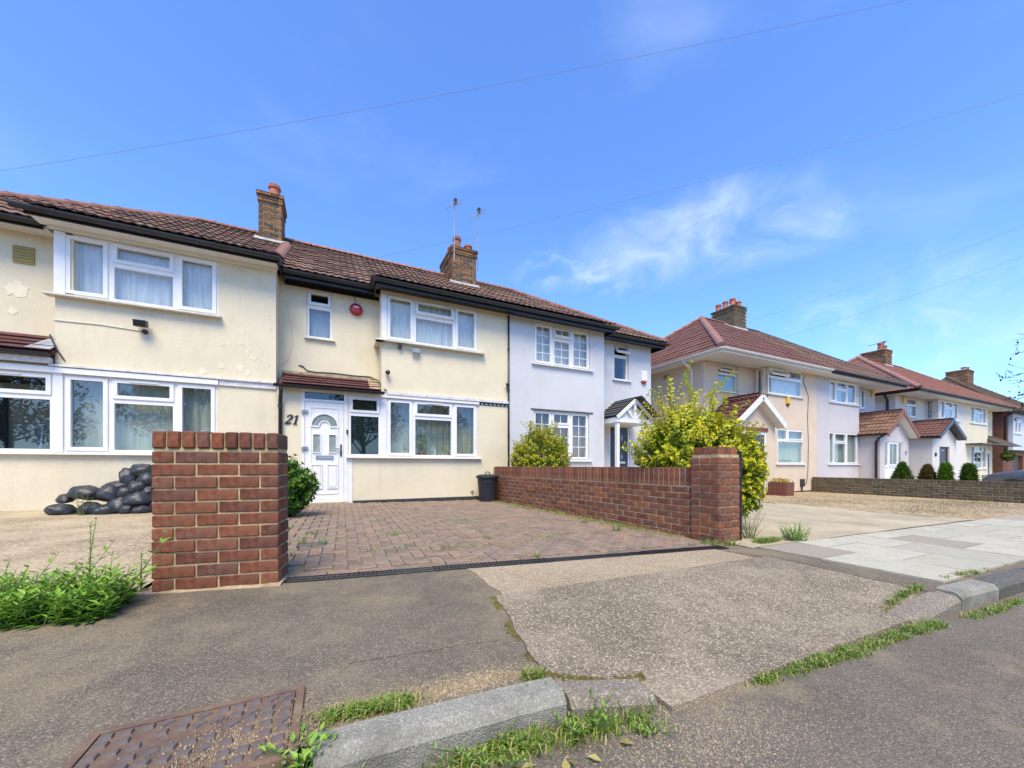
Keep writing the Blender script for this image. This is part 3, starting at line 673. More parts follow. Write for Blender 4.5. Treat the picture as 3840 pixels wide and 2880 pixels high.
curtain(A, TF(YB), wu[0] - .1, wu[3] + .1, WB - .05, WT + .05, 'net', waves=15, seed=1)
window(A, TF(YB), lu[0], lu[5], LB, LT, [(lu[0], lu[1], LT - .37, LT, dict(s=.055, vent=1)), (lu[0], lu[1], LB, LT - .37), (lu[1], lu[2], LB, LT, dict(glass='glass_frost')), (lu[2], lu[3], LB, LT, dict(s=.055)), (lu[3], lu[4], LT - .37, LT, dict(s=.055, vent=1)), (lu[3], lu[4], LB, LT - .37), (lu[4], lu[5], LB, LT, dict(s=.055))],
       sill=(lu[0], lu[5] + .02, .07, .04, 'upvc'))
MB().box(lu[1] + .0, lu[2], YB - .014, YB + .05, LB, LT).build('corner_post', 'upvc', A)
curtain(A, TF(YB), lu[2] - .02, lu[5] + .1, LB - .05, LT + .05, 'curtain', waves=12, seed=2, amp=.03, d=-.2)
# porch room behind the far-left window: pale back wall, dark doorway
MB().box(ax0 + .2, lu[2] - .06, YB + 1.3, YB + 1.35, 0, 2.2).build('partition_wall', 'room_paint', A)
MB().box(lu[2] - .06, lu[2] + .0, YB + .26, YB + 1.35, 0, 2.2).build('partition_wall', 'room_paint', A)
MB().box(-5.6, XU(30, YB + 1.28), YB + 1.27, YB + 1.29, 0, 1.98).build('inner_door', 'door_dark', A)
# string course and lintel board
q = MB(); q.box(lu[0] - .3, lu[5] + .03, YB - .045, YB - .002, LT, LT + .085); q.build('lintel_board', 'upvc', A)
q = MB(); q.box(lu[5] + .04, ax1 + .004, YB - .03, YB - .002, LT + .0, LT + .095); q.build('lintel_board', 'old_white', A)
q = MB(); q.box(XU(190, YB), ax1 + .006, YB - .06, YB - .003, LT + .098, LT + .125); q.build('drip_ledge', 'old_white', A)
# eaves: white frieze, soffit, black gutter
q = MB(); q.box(axb - .06, ax1 + .02, YB - .05, YB - .003, WT + .01, 4.50); q.build('frieze_board', 'upvc', A)
q = MB(); q.box(axb - .16, ax1 + .04, KE + .03, YB - .004, 4.465, 4.52); q.box(ax0 - .25, axb - .16, RE + .05, YR - .004, 4.475, 4.53); q.build('soffit', 'white_paint', A)
q = MB(); q.box(axb - .18, ax1 + .06, KE + .005, KE + .03, 4.44, 4.56); q.box(ax0 - .3, axb - .2, RE + .01, RE + .04, 4.45, 4.57); q.build('fascia', 'black_paint', A)
q = MB(); q.prism([(ax1 + .061, KE, 4.44), (ax1 + .061, RE + .3, 4.44), (ax1 + .061, RE + .3, kp(RE + .3) - .02), (ax1 + .061, KE, 4.57)], (.02, 0, 0)); q.build('fascia', 'black_paint', A)
gutter(A, [(axb - .24, KE - .05, 4.525), (ax1 + .07, KE - .05, 4.525)], 'black_plastic')
gutter(A, [(ax0 - .3, RE - .05, 4.53), (axb - .24, RE - .05, 4.53)], 'black_plastic')
rfA = terrace_roof(A, -6.38, ax1, (axb - .2, ax1 + .08), 'tile_brown', (-3.08, -6.38), 'L')
cap_tiles(rfA, (-3.08, RY, RZ + .0), (ax1, RY, RZ + .0), 'ridge_brown', .11)
cap_tiles(rfA, (-3.08, RY, RZ - .01), (-6.38, RE, EZ), 'ridge_brown', .11, name='hip_tile')
cap_tiles(rfA, (-1.0, KE + .02, EZ + .02), (-1.0, KY, rp(KY) + .02), 'ridge_pink', .125, .3, name='hip_tile'); cap_tiles(rfA, (-1.0, KY, rp(KY) + .02), (-1.0, 10.9, rp(10.9) + .02), 'ridge_pink', .125, .3, name='hip_tile')
chimney(A, -1.63, -1.13, 11.2, 11.95, 6.2, 7.63, 'brick_chimney', [(-1.32, 11.5, .34, .13, 'terracotta')], lichen=True)
flash(A, [(-1.72, 11.12, rp(11.12) + .05), (-.98, 11.12, rp(11.12) + .05), (-.98, 11.22, rp(11.22) + .10), (-1.72, 11.22, rp(11.22) + .10)], 'flaunching')
# lean-to roof of the porch on the left
q = MB(); slab_poly(q, [(ax0, YB - .12, 2.50), (axb + .02, YB - .12, 2.50), (axb + .02, YR, 2.86), (ax0, YR, 2.86)], .04); lA = q.build('porch_roof', 'tile_lean', A)
roof_slope(lA, (ax0, YB - .14, 2.49), (1, 0, 0), (0, .59, .36), axb - .2 - ax0, .66, 'tile_lean', gauge=.165, cw=.25, prof='flat')
flash(A, [(axb - .26, YB - .15, 2.535), (axb + .01, YB - .15, 2.535), (axb + .01, YR - .01, 2.90), (axb - .16, YR - .01, 2.90)])
q = MB(); q.box(ax0, axb - .02, YB - .11, YB - .004, 2.335, 2.42); q.build('fascia', 'old_white', A)
gutter(A, [(ax0, YB - .17, 2.47), (axb - .02, YB - .17, 2.47)], 'black_plastic', .05)
q = MB(); vx0, vx1 = XU(50, YR), XU(131, YR); q.box(vx0, vx1, YR - .02, YR, 3.98, 4.25)
for k in range(5): q.box(vx0 + .02, vx1 - .02, YR - .03, YR - .021, 4.01 + k * .048, 4.035 + k * .048)
q.build('air_vent', 'ochre_vent', A)
# flakes of paint lifting off the render
fk = [(905, 1290, .05), (912, 1245, .04), (955, 1270, .05), (900, 1380, .07), (985, 1210, .035), (1005, 1180, .05), (1012, 1230, .04), (930, 1320, .05), (950, 1345, .06), (840, 1295, .035), (680, 1378, .05), (830, 1374, .06), (925, 1400, .07), (1000, 1370, .05), (990, 1350, .06), (760, 1392, .07)]
for u, v, s in fk:
    x, z = XU(u, YB), ZV(u, v, YB); q = MB(); n = 12
    pl = [(x + math.cos(6.28 * i / n) * s * rnd.uniform(.3, 1.35), YB - .003 - max(0, math.sin(6.28 * i / n)) * .006, z + math.sin(6.28 * i / n) * s * rnd.uniform(.3, 1.3)) for i in range(n)]
    q.prism(pl, (0, .002, 0)); q.build('paint_flake', 'paint_flake', A)
for u, v, s in [(65, 1085, .14), (95, 1078, .05), (45, 1165, .06)]:
    x, z = XU(u, YR), ZV(u, v, YR); q = MB(); n = 16
    q.prism([(x + math.cos(6.28 * i / n) * s * rnd.uniform(.5, 1.2), YR - .004 - max(0, math.sin(6.28 * i / n)) * .006, z + math.sin(6.28 * i / n) * s * rnd.uniform(.5, 1.25)) for i in range(n)], (0, .002, 0)); q.build('paint_flake', 'paint_flake', A)
# floodlight with its cable, loose cable
fl = empty('floodlight', (XU(545, YB), YB, ZV(545, 1230, YB)), 0, 'small black floodlight on the flaking cream wall under the upstairs window', 'floodlight')
x, z = XU(545, YB), ZV(545, 1232, YB)
face_disc(fl, 'bracket', 'black_plastic', (x, YB, z - .06), [(.04, 0), (.04, .03), (.02, .05)], 10)
q = MB(); q.hexa([(x - .10, YB - .16, z - .02), (x + .06, YB - .16, z - .02), (x + .06, YB - .05, z + .0), (x - .10, YB - .05, z + .0), (x - .10, YB - .18, z + .085), (x + .06, YB - .18, z + .085), (x + .06, YB - .06, z + .10), (x - .10, YB - .06, z + .10)]); q.build('lamp_head', 'black_plastic', fl, bevel=.006)
q = MB(); q.quad((x - .085, YB - .168, z), (x + .045, YB - .168, z), (x + .045, YB - .186, z + .07), (x - .085, YB - .186, z + .07)); q.build('lens', 'car_glass', fl)
tag(MB().tube([(XU(201, YB) - .0, YB - .008, ZV(201, 1200, YB)), (XU(380, YB), YB - .008, ZV(380, 1218, YB)), (x - .05, YB - .008, z - .05)], .008, 6).build('cable', 'sill_paint'), 'thin painted cable running along the flaking cream wall to the floodlight', 'cable')
tag(MB().tube([(XU(195, YB), YB - .05, ZV(195, 1258, YB)), (XU(215, YB), YB - .02, ZV(215, 1310, YB)), (XU(243, YB), YB - .01, ZV(243, 1352, YB))], .011, 6).build('cable', 'cable'), 'black cable slanting down from the small porch roof at the left edge', 'cable')
# step ladder inside the porch
ld = empty('step_ladder', (XU(165, 8.9), 8.9, .0), 0, 'dark metal step ladder seen through the far left window', 'ladder')
for s in (-1, 1):
    MB().bar((XU(160, 8.9) + s * .13, 8.95, 0), (XU(160, 8.9) + s * .11, 9.15, 1.47), .03, .02, (0, 1, 0)).build('rail', 'grey_metal', ld)
    MB().bar((XU(160, 8.9) + s * .13, 9.5, 0), (XU(160, 8.9) + s * .11, 9.2, 1.40), .025, .02, (0, 1, 0)).build('rail', 'grey_metal', ld)
for k, z in enumerate((.3, .58, .86, 1.14, 1.44)): MB().box(XU(160, 8.9) - .13, XU(160, 8.9) + .13, 8.98 + z * .13, 9.03 + z * .13, z, z + .025).build('tread', 'grey_metal', ld)

# ---------------- number 21 in the middle
Bh = empty('terraced_house', (1.5, YB, g(1.5)), 0, 'cream terraced house with white front door numbered 21 behind the block paved drive', 'house', 'terrace of three')
bx0, bxb, bx1 = -.93, .957, 3.9
dx0, dx1 = XU(1130, YB), XU(1301, YB)
bl = [XU(1307, YB), XU(1428, YB), XU(1449, YB), XU(1550, YB), XU(1699.5, YB), XU(1789, YB)]
bu = [XU(1449, YB), XU(1553, YB), XU(1705, YB), XU(1790, YB)]
BLT, BLB = 2.205, .965; BUT, BUB = 4.41, 3.43
w = MB()
wall(w, TF(YB), bx0 + .002, bx1, -.2, 2.32, [(dx0, dx1, g(0) + .03, 2.27), (bl[0], bl[5], BLB, BLT)])
wall(w, TF(YB), bxb, bx1, 2.322, 4.5, [(bxb + .02, bu[3], BUB, BUT)])
wall(w, TF(YR), bx0 + .002, bxb - .002, 2.3, 4.56, [(XU(1150, YR), XU(1246, YR), 3.405, 4.40)], th=.2)
wall(w, TL(bxb - .003), YB + .02, YR + .02, 2.33, 4.5, [(YB + .06, YR - .05, BUB, BUT)], th=.12)
w.build('wall', 'cream', Bh)
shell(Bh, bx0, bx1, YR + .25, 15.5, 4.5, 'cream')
# front door in its frame
df = MB(); T = TF(YB); z0 = g(0) + .03
df.tbox(T, dx0, dx0 + .055, -.07, .0, z0, 2.265); df.tbox(T, dx1 - .055, dx1, -.07, .0, z0, 2.265); df.tbox(T, dx0 + .055, dx1 - .055, -.07, .0, 2.21, 2.265); df.tbox(T, dx0 + .055, dx1 - .055, -.07, .002, 2.03, 2.075); df.tbox(T, dx0 + .055, dx1 - .055, -.07, .03, z0, z0 + .055)
door = df.build('front_door', 'upvc', Bh)
MB().tbox(T, dx0 + .055, dx1 - .055, -.04, -.03, 2.075, 2.21).build('toplight', 'glass_frost', door)
lx0, lx1, lz0, lz1 = dx0 + .06, dx1 - .06, z0 + .06, 2.025
lf = MB(); wall(lf, lambda a, d, z: T(a, d - .012, z), lx0, lx1, lz0, lz1, [], th=.045); leaf = lf.build('door_leaf', 'upvc', door)
mx = (lx0 + lx1) / 2; lw = lx1 - lx0
ring_m = MB(); ring(ring_m, T, lx0 + .09, lx1 - .10, lz0 + .1, lz1 - .1, .018, -.012, .0); ring_m.build('moulding', 'upvc', leaf)
def dpanel(a0, a1, c0, c1, gl=None):
    q = MB(); ring(q, T, a0, a1, c0, c1, .016, -.012, .006); o = q.build('moulding', 'upvc', leaf)
    if gl: MB().tbox(T, a0 + .016, a1 - .016, -.0125, -.006, c0 + .016, c1 - .016).build('door_pane', gl, leaf)
    else: MB().tbox(T, a0 + .035, a1 - .035, -.0122, .002, c0 + .035, c1 - .035).build('raised_panel', 'upvc', leaf)
for s in (-1, 1):
    cx_ = mx + s * lw * .205
    dpanel(cx_ - .075, cx_ + .075, 1.02, 1.40, 'glass_dark'); dpanel(cx_ - .1, cx_ + .1, .32, .80)
# sunburst fanlight
def arc_ring(r0, r1, d0, d1, cxx, czz, n=14):
    q = MB()
    for i in range(n):
        t0, t1 = math.pi * i / n, math.pi * (i + 1) / n
        p = [(r0, t0), (r1, t0), (r1, t1), (r0, t1)]
        q.hexa([T(cxx + math.cos(t) * r, d0, czz + math.sin(t) * r) for r, t in p] + [T(cxx + math.cos(t) * r, d1, czz + math.sin(t) * r) for r, t in p])
    return q
fz = 1.56
arc_ring(.225, .252, -.012, .008, mx, fz).build('moulding', 'upvc', leaf); arc_ring(.105, .225, -.0125, -.006, mx, fz).build('door_pane', 'glass_dark', leaf); arc_ring(.085, .105, -.012, .008, mx, fz).build('moulding', 'upvc', leaf)
for s in (-1, 1): MB().tbox(T, mx + s * .175 - .08, mx + s * .175 + .08, -.012, .007, fz - .028, fz - .002).build('moulding', 'upvc', leaf)
q = MB(); ring(q, T, mx - .155, mx + .155, .905, .975, .014, -.012, .006); q.build('letter_plate', 'grey_metal', leaf); MB().tbox(T, mx - .14, mx + .14, -.012, .002, .92, .96).build('letter_flap', 'chrome', leaf)
q = MB(); q.tbox(T, lx1 - .065, lx1 - .035, -.012, .004, .96, 1.20); q.build('handle_plate', 'black_plastic', leaf); MB().bar(T(lx1 - .05, .035, 1.11), T(lx1 - .15, .035, 1.11), .016, .02).build('handle', 'grey_metal', leaf); MB().bar(T(lx1 - .05, -.01, 1.11), T(lx1 - .05, .04, 1.11), .02, .02).build('handle', 'grey_metal', leaf)
for z in (1.12, 1.83): q = MB(); q.tbox(T, dx0 + .02, dx0 + .11, .0, .028, z - .025, z + .025); q.tbox(T, dx0 + .005, dx0 + .04, .0, .04, z - .05, z + .01); q.build('hinge', 'grey_metal', door)
MB().tbox(T, dx1 - .012, dx1 + .018, .004, .03, 1.42, 1.50).build('doorbell', 'black_plastic', Bh)
MB().box(dx0 - .1, dx1 + .02, YB - .16, YB + .02, g(0) - .1, g(0) + .028).build('doorstep', 'old_base', Bh)
q = MB(); q.tbox(T, dx1 + .02, dx1 + .1, -.02, .012, z0 - .03, BLB - .05); q.build('side_trim', 'upvc', Bh)
window(Bh, T, bl[0], bl[5], BLB, BLT, [(bl[0], bl[1], BLT - .37, BLT, dict(s=.05, vent=1, glass='glass_frost')), (bl[0], bl[1], BLB, BLT - .37, dict(glass='glass_frost')), (bl[1], bl[2], BLB, BLT, dict(glass='glass_frost')), (bl[2], bl[3], BLB, BLT, dict(s=.055)), (bl[3], bl[4], BLT - .37, BLT, dict(s=.055, vent=1)), (bl[3], bl[4], BLB, BLT - .37), (bl[4], bl[5], BLB, BLT, dict(s=.055))],
       sill=(XU(1298, YB), XU(1803, YB), .08, .035, 'upvc'))
MB().box(bl[1], bl[2], YB - .013, YB + .05, BLB, BLT).build('corner_post', 'upvc', Bh)
curtain(Bh, T, bl[2] - .05, bl[5] + .1, BLB - .05, BLT + .05, 'curtain', waves=15, seed=3, amp=.03, d=-.34)
MB().box(bl[0] - .1, bl[2] - .0, YB + .7, YB + .75, 0, 2.2).build('partition_wall', 'room_paint', Bh)
MB().box(bl[2] - .02, bx1 - .3, YB + .06, YB + .29, BLB - .06, BLB - .02).build('window_board', 'white_paint', Bh)
# upstairs bay window with its return, and the slim landing window
window(Bh, T, bxb, bu[3], BUB, BUT, [(bxb + .02, bu[0], BUB, BUT), (bu[0], bu[1], BUB, BUT, dict(s=.05)), (bu[1], bu[2], BUT - .36, BUT, dict(s=.055, vent=1, tilt=9)), (bu[1], bu[2], BUB, BUT - .36), (bu[2], bu[3], BUB, BUT, dict(s=.05))],
       sill=(bxb - .13, XU(1814, YB), .12, .05, 'sill_paint'))
MB().box(bxb + .005, bu[0] + .01, YB - .012, YB + .06, BUB, BUT).build('corner_post', 'upvc', Bh)
window(Bh, TL(bxb), YB + .06, YR - .05, BUB, BUT, [(YB + .06, YR - .05, BUB, BUT, dict(s=.05))], sill=(YB - .1, YR, .11, .05, 'sill_paint'))
curtain(Bh, T, bu[0] - .1, bu[3] + .1, BUB - .05, BUT + .05, 'net', waves=14, seed=4)
cw0, cw1 = XU(1150, YR), XU(1246, YR)
window(Bh, TF(YR), cw0, cw1, 3.405, 4.40, [(cw0, cw1, 4.06, 4.40, dict(s=.05, vent=1, tilt=6)), (cw0, cw1, 3.405, 4.06)], sill=(cw0 - .04, cw1 + .05, .06, .035, 'sill_paint'), d=-.04)
curtain(Bh, TF(YR), cw0 - .1, cw1 + .1, 3.35, 4.1, 'blind', waves=3, seed=5, amp=.004, d=-.2)
# lintel, boards, eaves
q = MB(); q.box(bl[0] - .1, bl[5] + .04, YB - .04, YB - .002, BLT, BLT + .065); q.build('lintel_board', 'upvc', Bh)
q = MB(); q.box(bxb + .1, bx1 - .02, YB - .055, YB - .003, BLT + .068, BLT + .125); q.build('drip_ledge', 'old_white', Bh)
q = MB(); q.box(bl[5] + .06, bx1 - .03, YB - .012, YB - .002, BLT - .005, BLT + .06); q.build('trim_band', 'black_paint', Bh)
for k in range(7): q = MB(); x = bl[5] + .10 + k * .105; q.box(x, x + .05, YB - .016, YB - .0125, BLT + .01, BLT + .035); q.build('trim_block', 'white_paint', Bh)
q = MB(); q.box(bxb - .1, bx1, KE + .03, YB - .004, 4.46, 4.51); q.box(bx0 + .12, bxb - .11, RE + .05, YR - .004, 4.47, 4.52); q.build('soffit', 'black_paint', Bh)
q = MB(); q.box(bxb - .14, bx1, KE + .005, KE + .03, 4.40, 4.56); q.box(bx0 + .1, bxb - .14, RE + .01, RE + .04, 4.41, 4.57); q.box(bxb - .14, bxb - .115, KE + .03, RE + .01, 4.40, 4.56)
q.box(bx0 + .1, bxb - .0, YR - .03, YR - .005, 4.40, 4.47); q.build('fascia', 'black_paint', Bh)
q = MB(); q.prism([(bxb - .141, KE, 4.54), (bxb - .141, KY, 4.54), (bxb - .141, KY, rp(KY)), (bxb - .141, KE, 4.57)], (.02, 0, 0)); q.build('fascia', 'black_paint', Bh)
gutter(Bh, [(bx0 + .14, RE - .05, 4.525), (bxb - .16, RE - .05, 4.525)], 'black_plastic'); gutter(Bh, [(bxb - .18, RE - .05, 4.525), (bxb - .18, KE - .05, 4.525)], 'black_plastic'); gutter(Bh, [(bxb - .18, KE - .05, 4.52), (bx1, KE - .05, 4.51)], 'black_plastic')
rfB = terrace_roof(Bh, bx0, bx1, (bxb - .13, bx1), 'tile_brown')
cap_tiles(rfB, (bx0, RY, RZ), (bx1, RY, RZ), 'ridge_pink', .105)
chB = chimney(Bh, 3.3, 4.06, 11.0, 12.3, 6.05, 7.44, 'brick_chimney', [(3.52, 11.25, .36, .12, 'terracotta_old'), (3.9, 11.3, .22, .12, 'terracotta'), (3.5, 11.75, .30, .12, 'terracotta_old'), (3.5, 12.1, .2, .11, 'terracotta_old')])
flash(Bh, [(3.22, 10.92, rp(10.92) + .05), (4.16, 10.92, rp(10.92) + .05), (4.16, 11.02, rp(11.02) + .10), (3.22, 11.02, rp(11.02) + .10)], 'flaunching')
# lean-to roof over the door
q = MB(); slab_poly(q, [(bx0 + .06, YB - .12, 2.31), (bxb - .02, YB - .12, 2.31), (bxb - .02, YR, 2.62), (bx0 + .06, YR, 2.62)], .04); lB = q.build('porch_roof', 'tile_lean', Bh)
roof_slope(lB, (bx0 + .1, YB - .14, 2.30), (1, 0, 0), (0, .59, .31), bxb - bx0 - .3, .62, 'tile_lean', gauge=.16, cw=.25, prof='flat')
flash(Bh, [(bxb - .24, YB - .13, 2.345), (bxb - .03, YB - .13, 2.345), (bxb - .03, YR, 2.66), (bxb - .24, YR, 2.66)], 'old_base'); q = MB(); q.box(bx0 + .06, bxb - .02, YR - .05, YR - .003, 2.62, 2.67); q.build('flashing', 'old_base', Bh)
gutter(Bh, [(bx0 + .02, YB - .17, 2.29), (bxb + .0, YB - .17, 2.29)], 'black_plastic', .055)
downpipe(Bh, [(bx0 + .09, YB - .17, 2.25), (bx0 + .09, YB - .12, 2.14), (bx0 + .075, YB - .06, 2.02), (bx0 + .075, YB - .06, g(-1) - .02)], 'black_plastic', clips=(1.9, 1.0))
digits(Bh, '21', TF(YB), XU(1068, YB), ZV(1068, 1589, YB), .175, 'black_paint')
# black plinth at the foot of the wall, dark joint to the next house
q = MB(); q.box(dx1 + .11, bx1 - .45, YB - .012, YB + .01, -.1, g(2) + .07); q.build('plinth', 'plinth', Bh)
downpipe(Bh, [(bx1 - .01, YB - .03, 4.42), (bx1 - .01, YB - .03, g(3.9) - .02)], 'black_plastic', .022, (3.6, 2.6, 1.5))
q = MB(); q.tube([(XU(1420, YB), YB - .005, BLB - .04), (XU(1424, YB), YB - .005, .6), (XU(1421, YB), YB - .005, .35), (XU(1424, YB), YB - .005, .1)], .0035, 4); q.build('crack', 'sill_paint', Bh)
# red bell box, small lamp, cameras, cable
al = empty('alarm_box', (XU(1335, YR), YR, ZV(1335, 1163, YR)), 0, 'round red alarm box on the cream wall beside the slim upstairs window', 'alarm box'); x, z = XU(1335, YR), ZV(1335, 1163, YR)
face_disc(al, 'cover', 'red_plastic', (x, YR, z), [(.125, 0), (.13, .03), (.12, .07), (.085, .095), (.03, .105)], 28); q = MB(); q.box(x - .05, x + .05, YR - .1055, YR - .095, z + .015, z + .045); q.build('printed_label', 'old_white', al)
MB().tube([(x - .02, YR - .008, z + .13), (x - .03, YR - .008, z + .25), (x - .06, YR - .008, 4.42)], .006, 5).build('wire', 'cable', al)
sl = empty('floodlight', (XU(1558, YB), YB, ZV(1558, 1322, YB)), 0, 'small grey floodlight under the upstairs bay window of number 21', 'floodlight'); x, z = XU(1558, YB), ZV(1558, 1325, YB)
q = MB(); q.box(x - .085, x + .085, YB - .10, YB - .06, z - .02, z + .07); q.build('lamp_head', 'grey_metal', sl, bevel=.006); face_disc(sl, 'bracket', 'old_white', (x, YB, z - .04), [(.035, 0), (.035, .03), (.02, .07)], 10)
q = MB(); q.box(x - .07, x + .07, YB - .106, YB - .1005, z - .008, z + .058); q.build('lens', 'lead', sl)
q = MB(); q.box(XU(1493, YB), XU(1505, YB), YB - .08, YB - .005, BUB - .16, BUB - .085); tag(q.build('sensor', 'black_plastic'), 'tiny black sensor tucked under the left end of the upstairs bay sill', 'sensor')
cctv('dome security camera on the cream wall beside the little tiled door roof', XU(1452, YB), YB, ZV(1452, 1405, YB)); cctv('dome security camera on the joint between the cream and pale blue houses', XU(1898, YB), YB, ZV(1898, 1450, YB))
pts = [(1120, 1368), (1135, 1372), (1150, 1388), (1180, 1394), (1250, 1398), (1330, 1408), (1390, 1412), (1410, 1418), (1420, 1432), (1428, 1455), (1440, 1466)]
tag(MB().tube([(XU(u, YR - .05), YR - .012 if u < 1405 else YR - .2 - (u - 1405) * .009, ZV(u, v, YR - .05) if u < 1405 else ZV(u, v, YB)) for u, v in pts], .012, 6).build('cable', 'cable'), 'brown cable looping over the little tiled roof above the white door', 'cable')
tag(MB().tube([(XU(1070, YR), YR - .006, ZV(1070, 1130, YR)), (XU(1095, YR), YR - .006, ZV(1095, 1230, YR)), (XU(1100, YR), YR - .006, ZV(1100, 1290, YR)), (XU(1080, YR), YR - .006, ZV(1080, 1350, YR)), (XU(1045, YR), YR - .006, ZV(1045, 1380, YR))], .004, 5).build('cable', 'sill_paint'), 'thin loose wire hanging in a curve left of the slim upstairs window', 'cable')
# two aerials on the chimney
def aerial(x, y, z0, z1, label, tilt):
    a = empty('television_aerial', (x, y, z0), 0, label, 'aerial', 'aerials on the chimney')
    MB().tube([(x, y, z0), (x, y, z1)], .016, 6).build('mast', 'lead', a)
    b0 = Vector((x + .04, y - .05, z1 - .02)); b1 = Vector((x - .38, y - .45, z1 - .62 - tilt)); bm_ = MB().bar(b0, b1, .018, .018).build('boom', 'grey_metal', a)
    d = b1 - b0; sd = Vector((d.y, -d.x, 0)).normalized()
    for i in range(9): c = b0 + d * (.12 + i * .1); MB().tube([c - sd * .075, c + sd * .075], .004, 4).build('director', 'grey_metal', bm_)
    for k in (-1, 0, 1):
        for e in (-.12, .0): MB().tube([b0 + Vector((.03, .02 + e, k * .075 + e)) - sd * .17, b0 + Vector((.03, .02 + e, k * .075 + e)) + sd * .17], .006, 4).build('reflector', 'grey_metal', a)
    MB().box(x - .03, x + .05, y - .12, y - .03, z1 - .10, z1 + .02).build('dipole_box', 'black_plastic', a)
aerial(3.34, 10.94, 6.9, 8.72, 'left television aerial on a thin mast strapped to the stained chimney', .0); aerial(4.15, 11.1, 6.9, 8.78, 'right television aerial on a thin mast strapped to the stained chimney', .04)

# ---------------- pale blue-white house at the right end of the terrace
C_ = empty('terraced_house', (6.4, YB, g(6.4)), 0, 'pale blue white end house with black gutters and gabled door canopy', 'house', 'terrace of three')
cx0, cxb, cx1 = 3.9, 6.83, 9.05
cu = [XU(2003, YB), XU(2073, YB), XU(2143, YB), XU(2211, YB)]
clw = [XU(2001, YB), XU(2071, YB), XU(2141, YB), XU(2209, YB)]
CUT, CUB, CLT, CLB = 4.40, 3.37, 2.185, .93
w = MB()
wall(w, TF(YB - .003), cx0 + .002, cxb, -.3, 4.5, [(cu[0], cu[3], CUB, CUT), (clw[0], clw[3], CLB, CLT)])
rw0, rw1 = XU(2304, YR), XU(2357, YR); cd0, cd1 = XU(2286, YR), XU(2362, YR)
wall(w, TF(YR), cxb - .1, cx1, -.3, 4.52, [(rw0, rw1, ZV(2330, 1425, YR), 4.42), (cd0, cd1, g(8) + .05, ZV(2320, 1596, YR))])
wall(w, TR(cxb + .003), YB + .25, YR, -.3, 4.5, th=.2); wall(w, TR(cx1 + .003), YR + .26, 15.5, -.3, 4.5, th=.2)
w.build('wall', 'white_render', C_)
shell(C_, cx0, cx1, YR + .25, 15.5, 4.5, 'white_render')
bt = dict(bars=(2, 4))
window(C_, TF(YB), cu[0], cu[3], CUB, CUT, [(cu[0], cu[1], CUB, CUT, dict(s=.045, bars=(2, 4))), (cu[1], cu[2], CUT - .33, CUT, dict(s=.045, bars=(2, 1), tilt=16)), (cu[1], cu[2], CUB, CUT - .33, dict(bars=(2, 3), s=.03)), (cu[2], cu[3], CUB, CUT, dict(s=.045, bars=(2, 4)))], sill=(cu[0] - .08, cu[3] + .1, .07, .045, 'white_paint'), d=-.03)
window(C_, TF(YB), clw[0], clw[3], CLB, CLT, [(clw[0], clw[1], CLB, CLT, dict(s=.045, bars=(2, 4))), (clw[1], clw[2], CLT - .36, CLT, dict(s=.045, bars=(2, 1))), (clw[1], clw[2], CLB, CLT - .36, dict(bars=(2, 3), s=.03)), (clw[2], clw[3], CLB, CLT, dict(s=.045, bars=(2, 4)))], sill=(clw[0] - .06, clw[3] + .08, .07, .045, 'white_paint'), d=-.05)
q = MB(); q.box(clw[0] - .08, clw[3] + .12, YB - .025, YB - .0035, CLT + .005, CLT + .03); q.build('drip_ledge', 'plinth', C_)
curtain(C_, TF(YB), cu[0] - .1, cu[3] + .1, CUB - .05, CUT + .05, 'net', waves=10, seed=6, d=-.22); curtain(C_, TF(YB), clw[0] - .1, clw[3] + .1, CLB - .05, CLT + .05, 'curtain_pink', waves=9, seed=7, d=-.25, amp=.03)
rz0 = ZV(2330, 1425, YR)
window(C_, TF(YR), rw0, rw1, rz0, 4.42, [(rw0, rw1, 4.06, 4.42, dict(s=.045, tilt=38, glass='glass_dark')), (rw0, rw1, rz0, 4.06)], sill=(rw0 - .08, rw1 + .09, .06, .04, 'white_paint'), d=-.06)
alarm_box('alarm_box', 'white alarm box with a red lens on the pale blue end house', XU(2412, YR), YR, ZV(2412, 1412, YR), 'upvc', 'red_plastic', 1.05)
# dark front door
dt = ZV(2320, 1596, YR); T = TF(YR)
q = MB(); q.tbox(T, cd0, cd0 + .05, -.1, -.03, g(8) + .05, dt); q.tbox(T, cd1 - .05, cd1, -.1, -.03, g(8) + .05, dt); q.tbox(T, cd0 + .05, cd1 - .05, -.1, -.03, dt - .05, dt); q.tbox(T, cd0 + .24, cd0 + .27, -.1, -.035, g(8) + .05, dt - .05); dr = q.build('front_door', 'upvc', C_)
MB().tbox(T, cd0 + .27, cd1 - .05, -.09, -.045, g(8) + .06, dt - .05).build('door_leaf', 'door_dark', dr); MB().tbox(T, cd0 + .05, cd0 + .24, -.09, -.05, g(8) + .06, dt - .05).build('side_panel', 'door_dark', dr)
lf_m = (cd0 + .27 + cd1 - .05) / 2
for z in (1.62, 1.05):
    q = MB(); q.prism([T(lf_m - .05, -.0445, z), T(lf_m, -.0445, z - .12), T(lf_m + .05, -.0445, z), T(lf_m, -.0445, z + .12)], (0, -.004, 0)); q.build('door_glass', 'lead', dr)
q = MB(); q.tbox(T, lf_m - .13, lf_m + .13, -.045, -.035, .84, .90); q.build('letter_plate', 'chrome', dr); MB().tbox(T, cd0 + .29, cd0 + .32, -.045, -.02, .95, 1.15).build('handle', 'chrome', dr)
digits(C_, '22', TF(YR), XU(2387, YR), ZV(2390, 1662, YR), .13, 'black_paint')
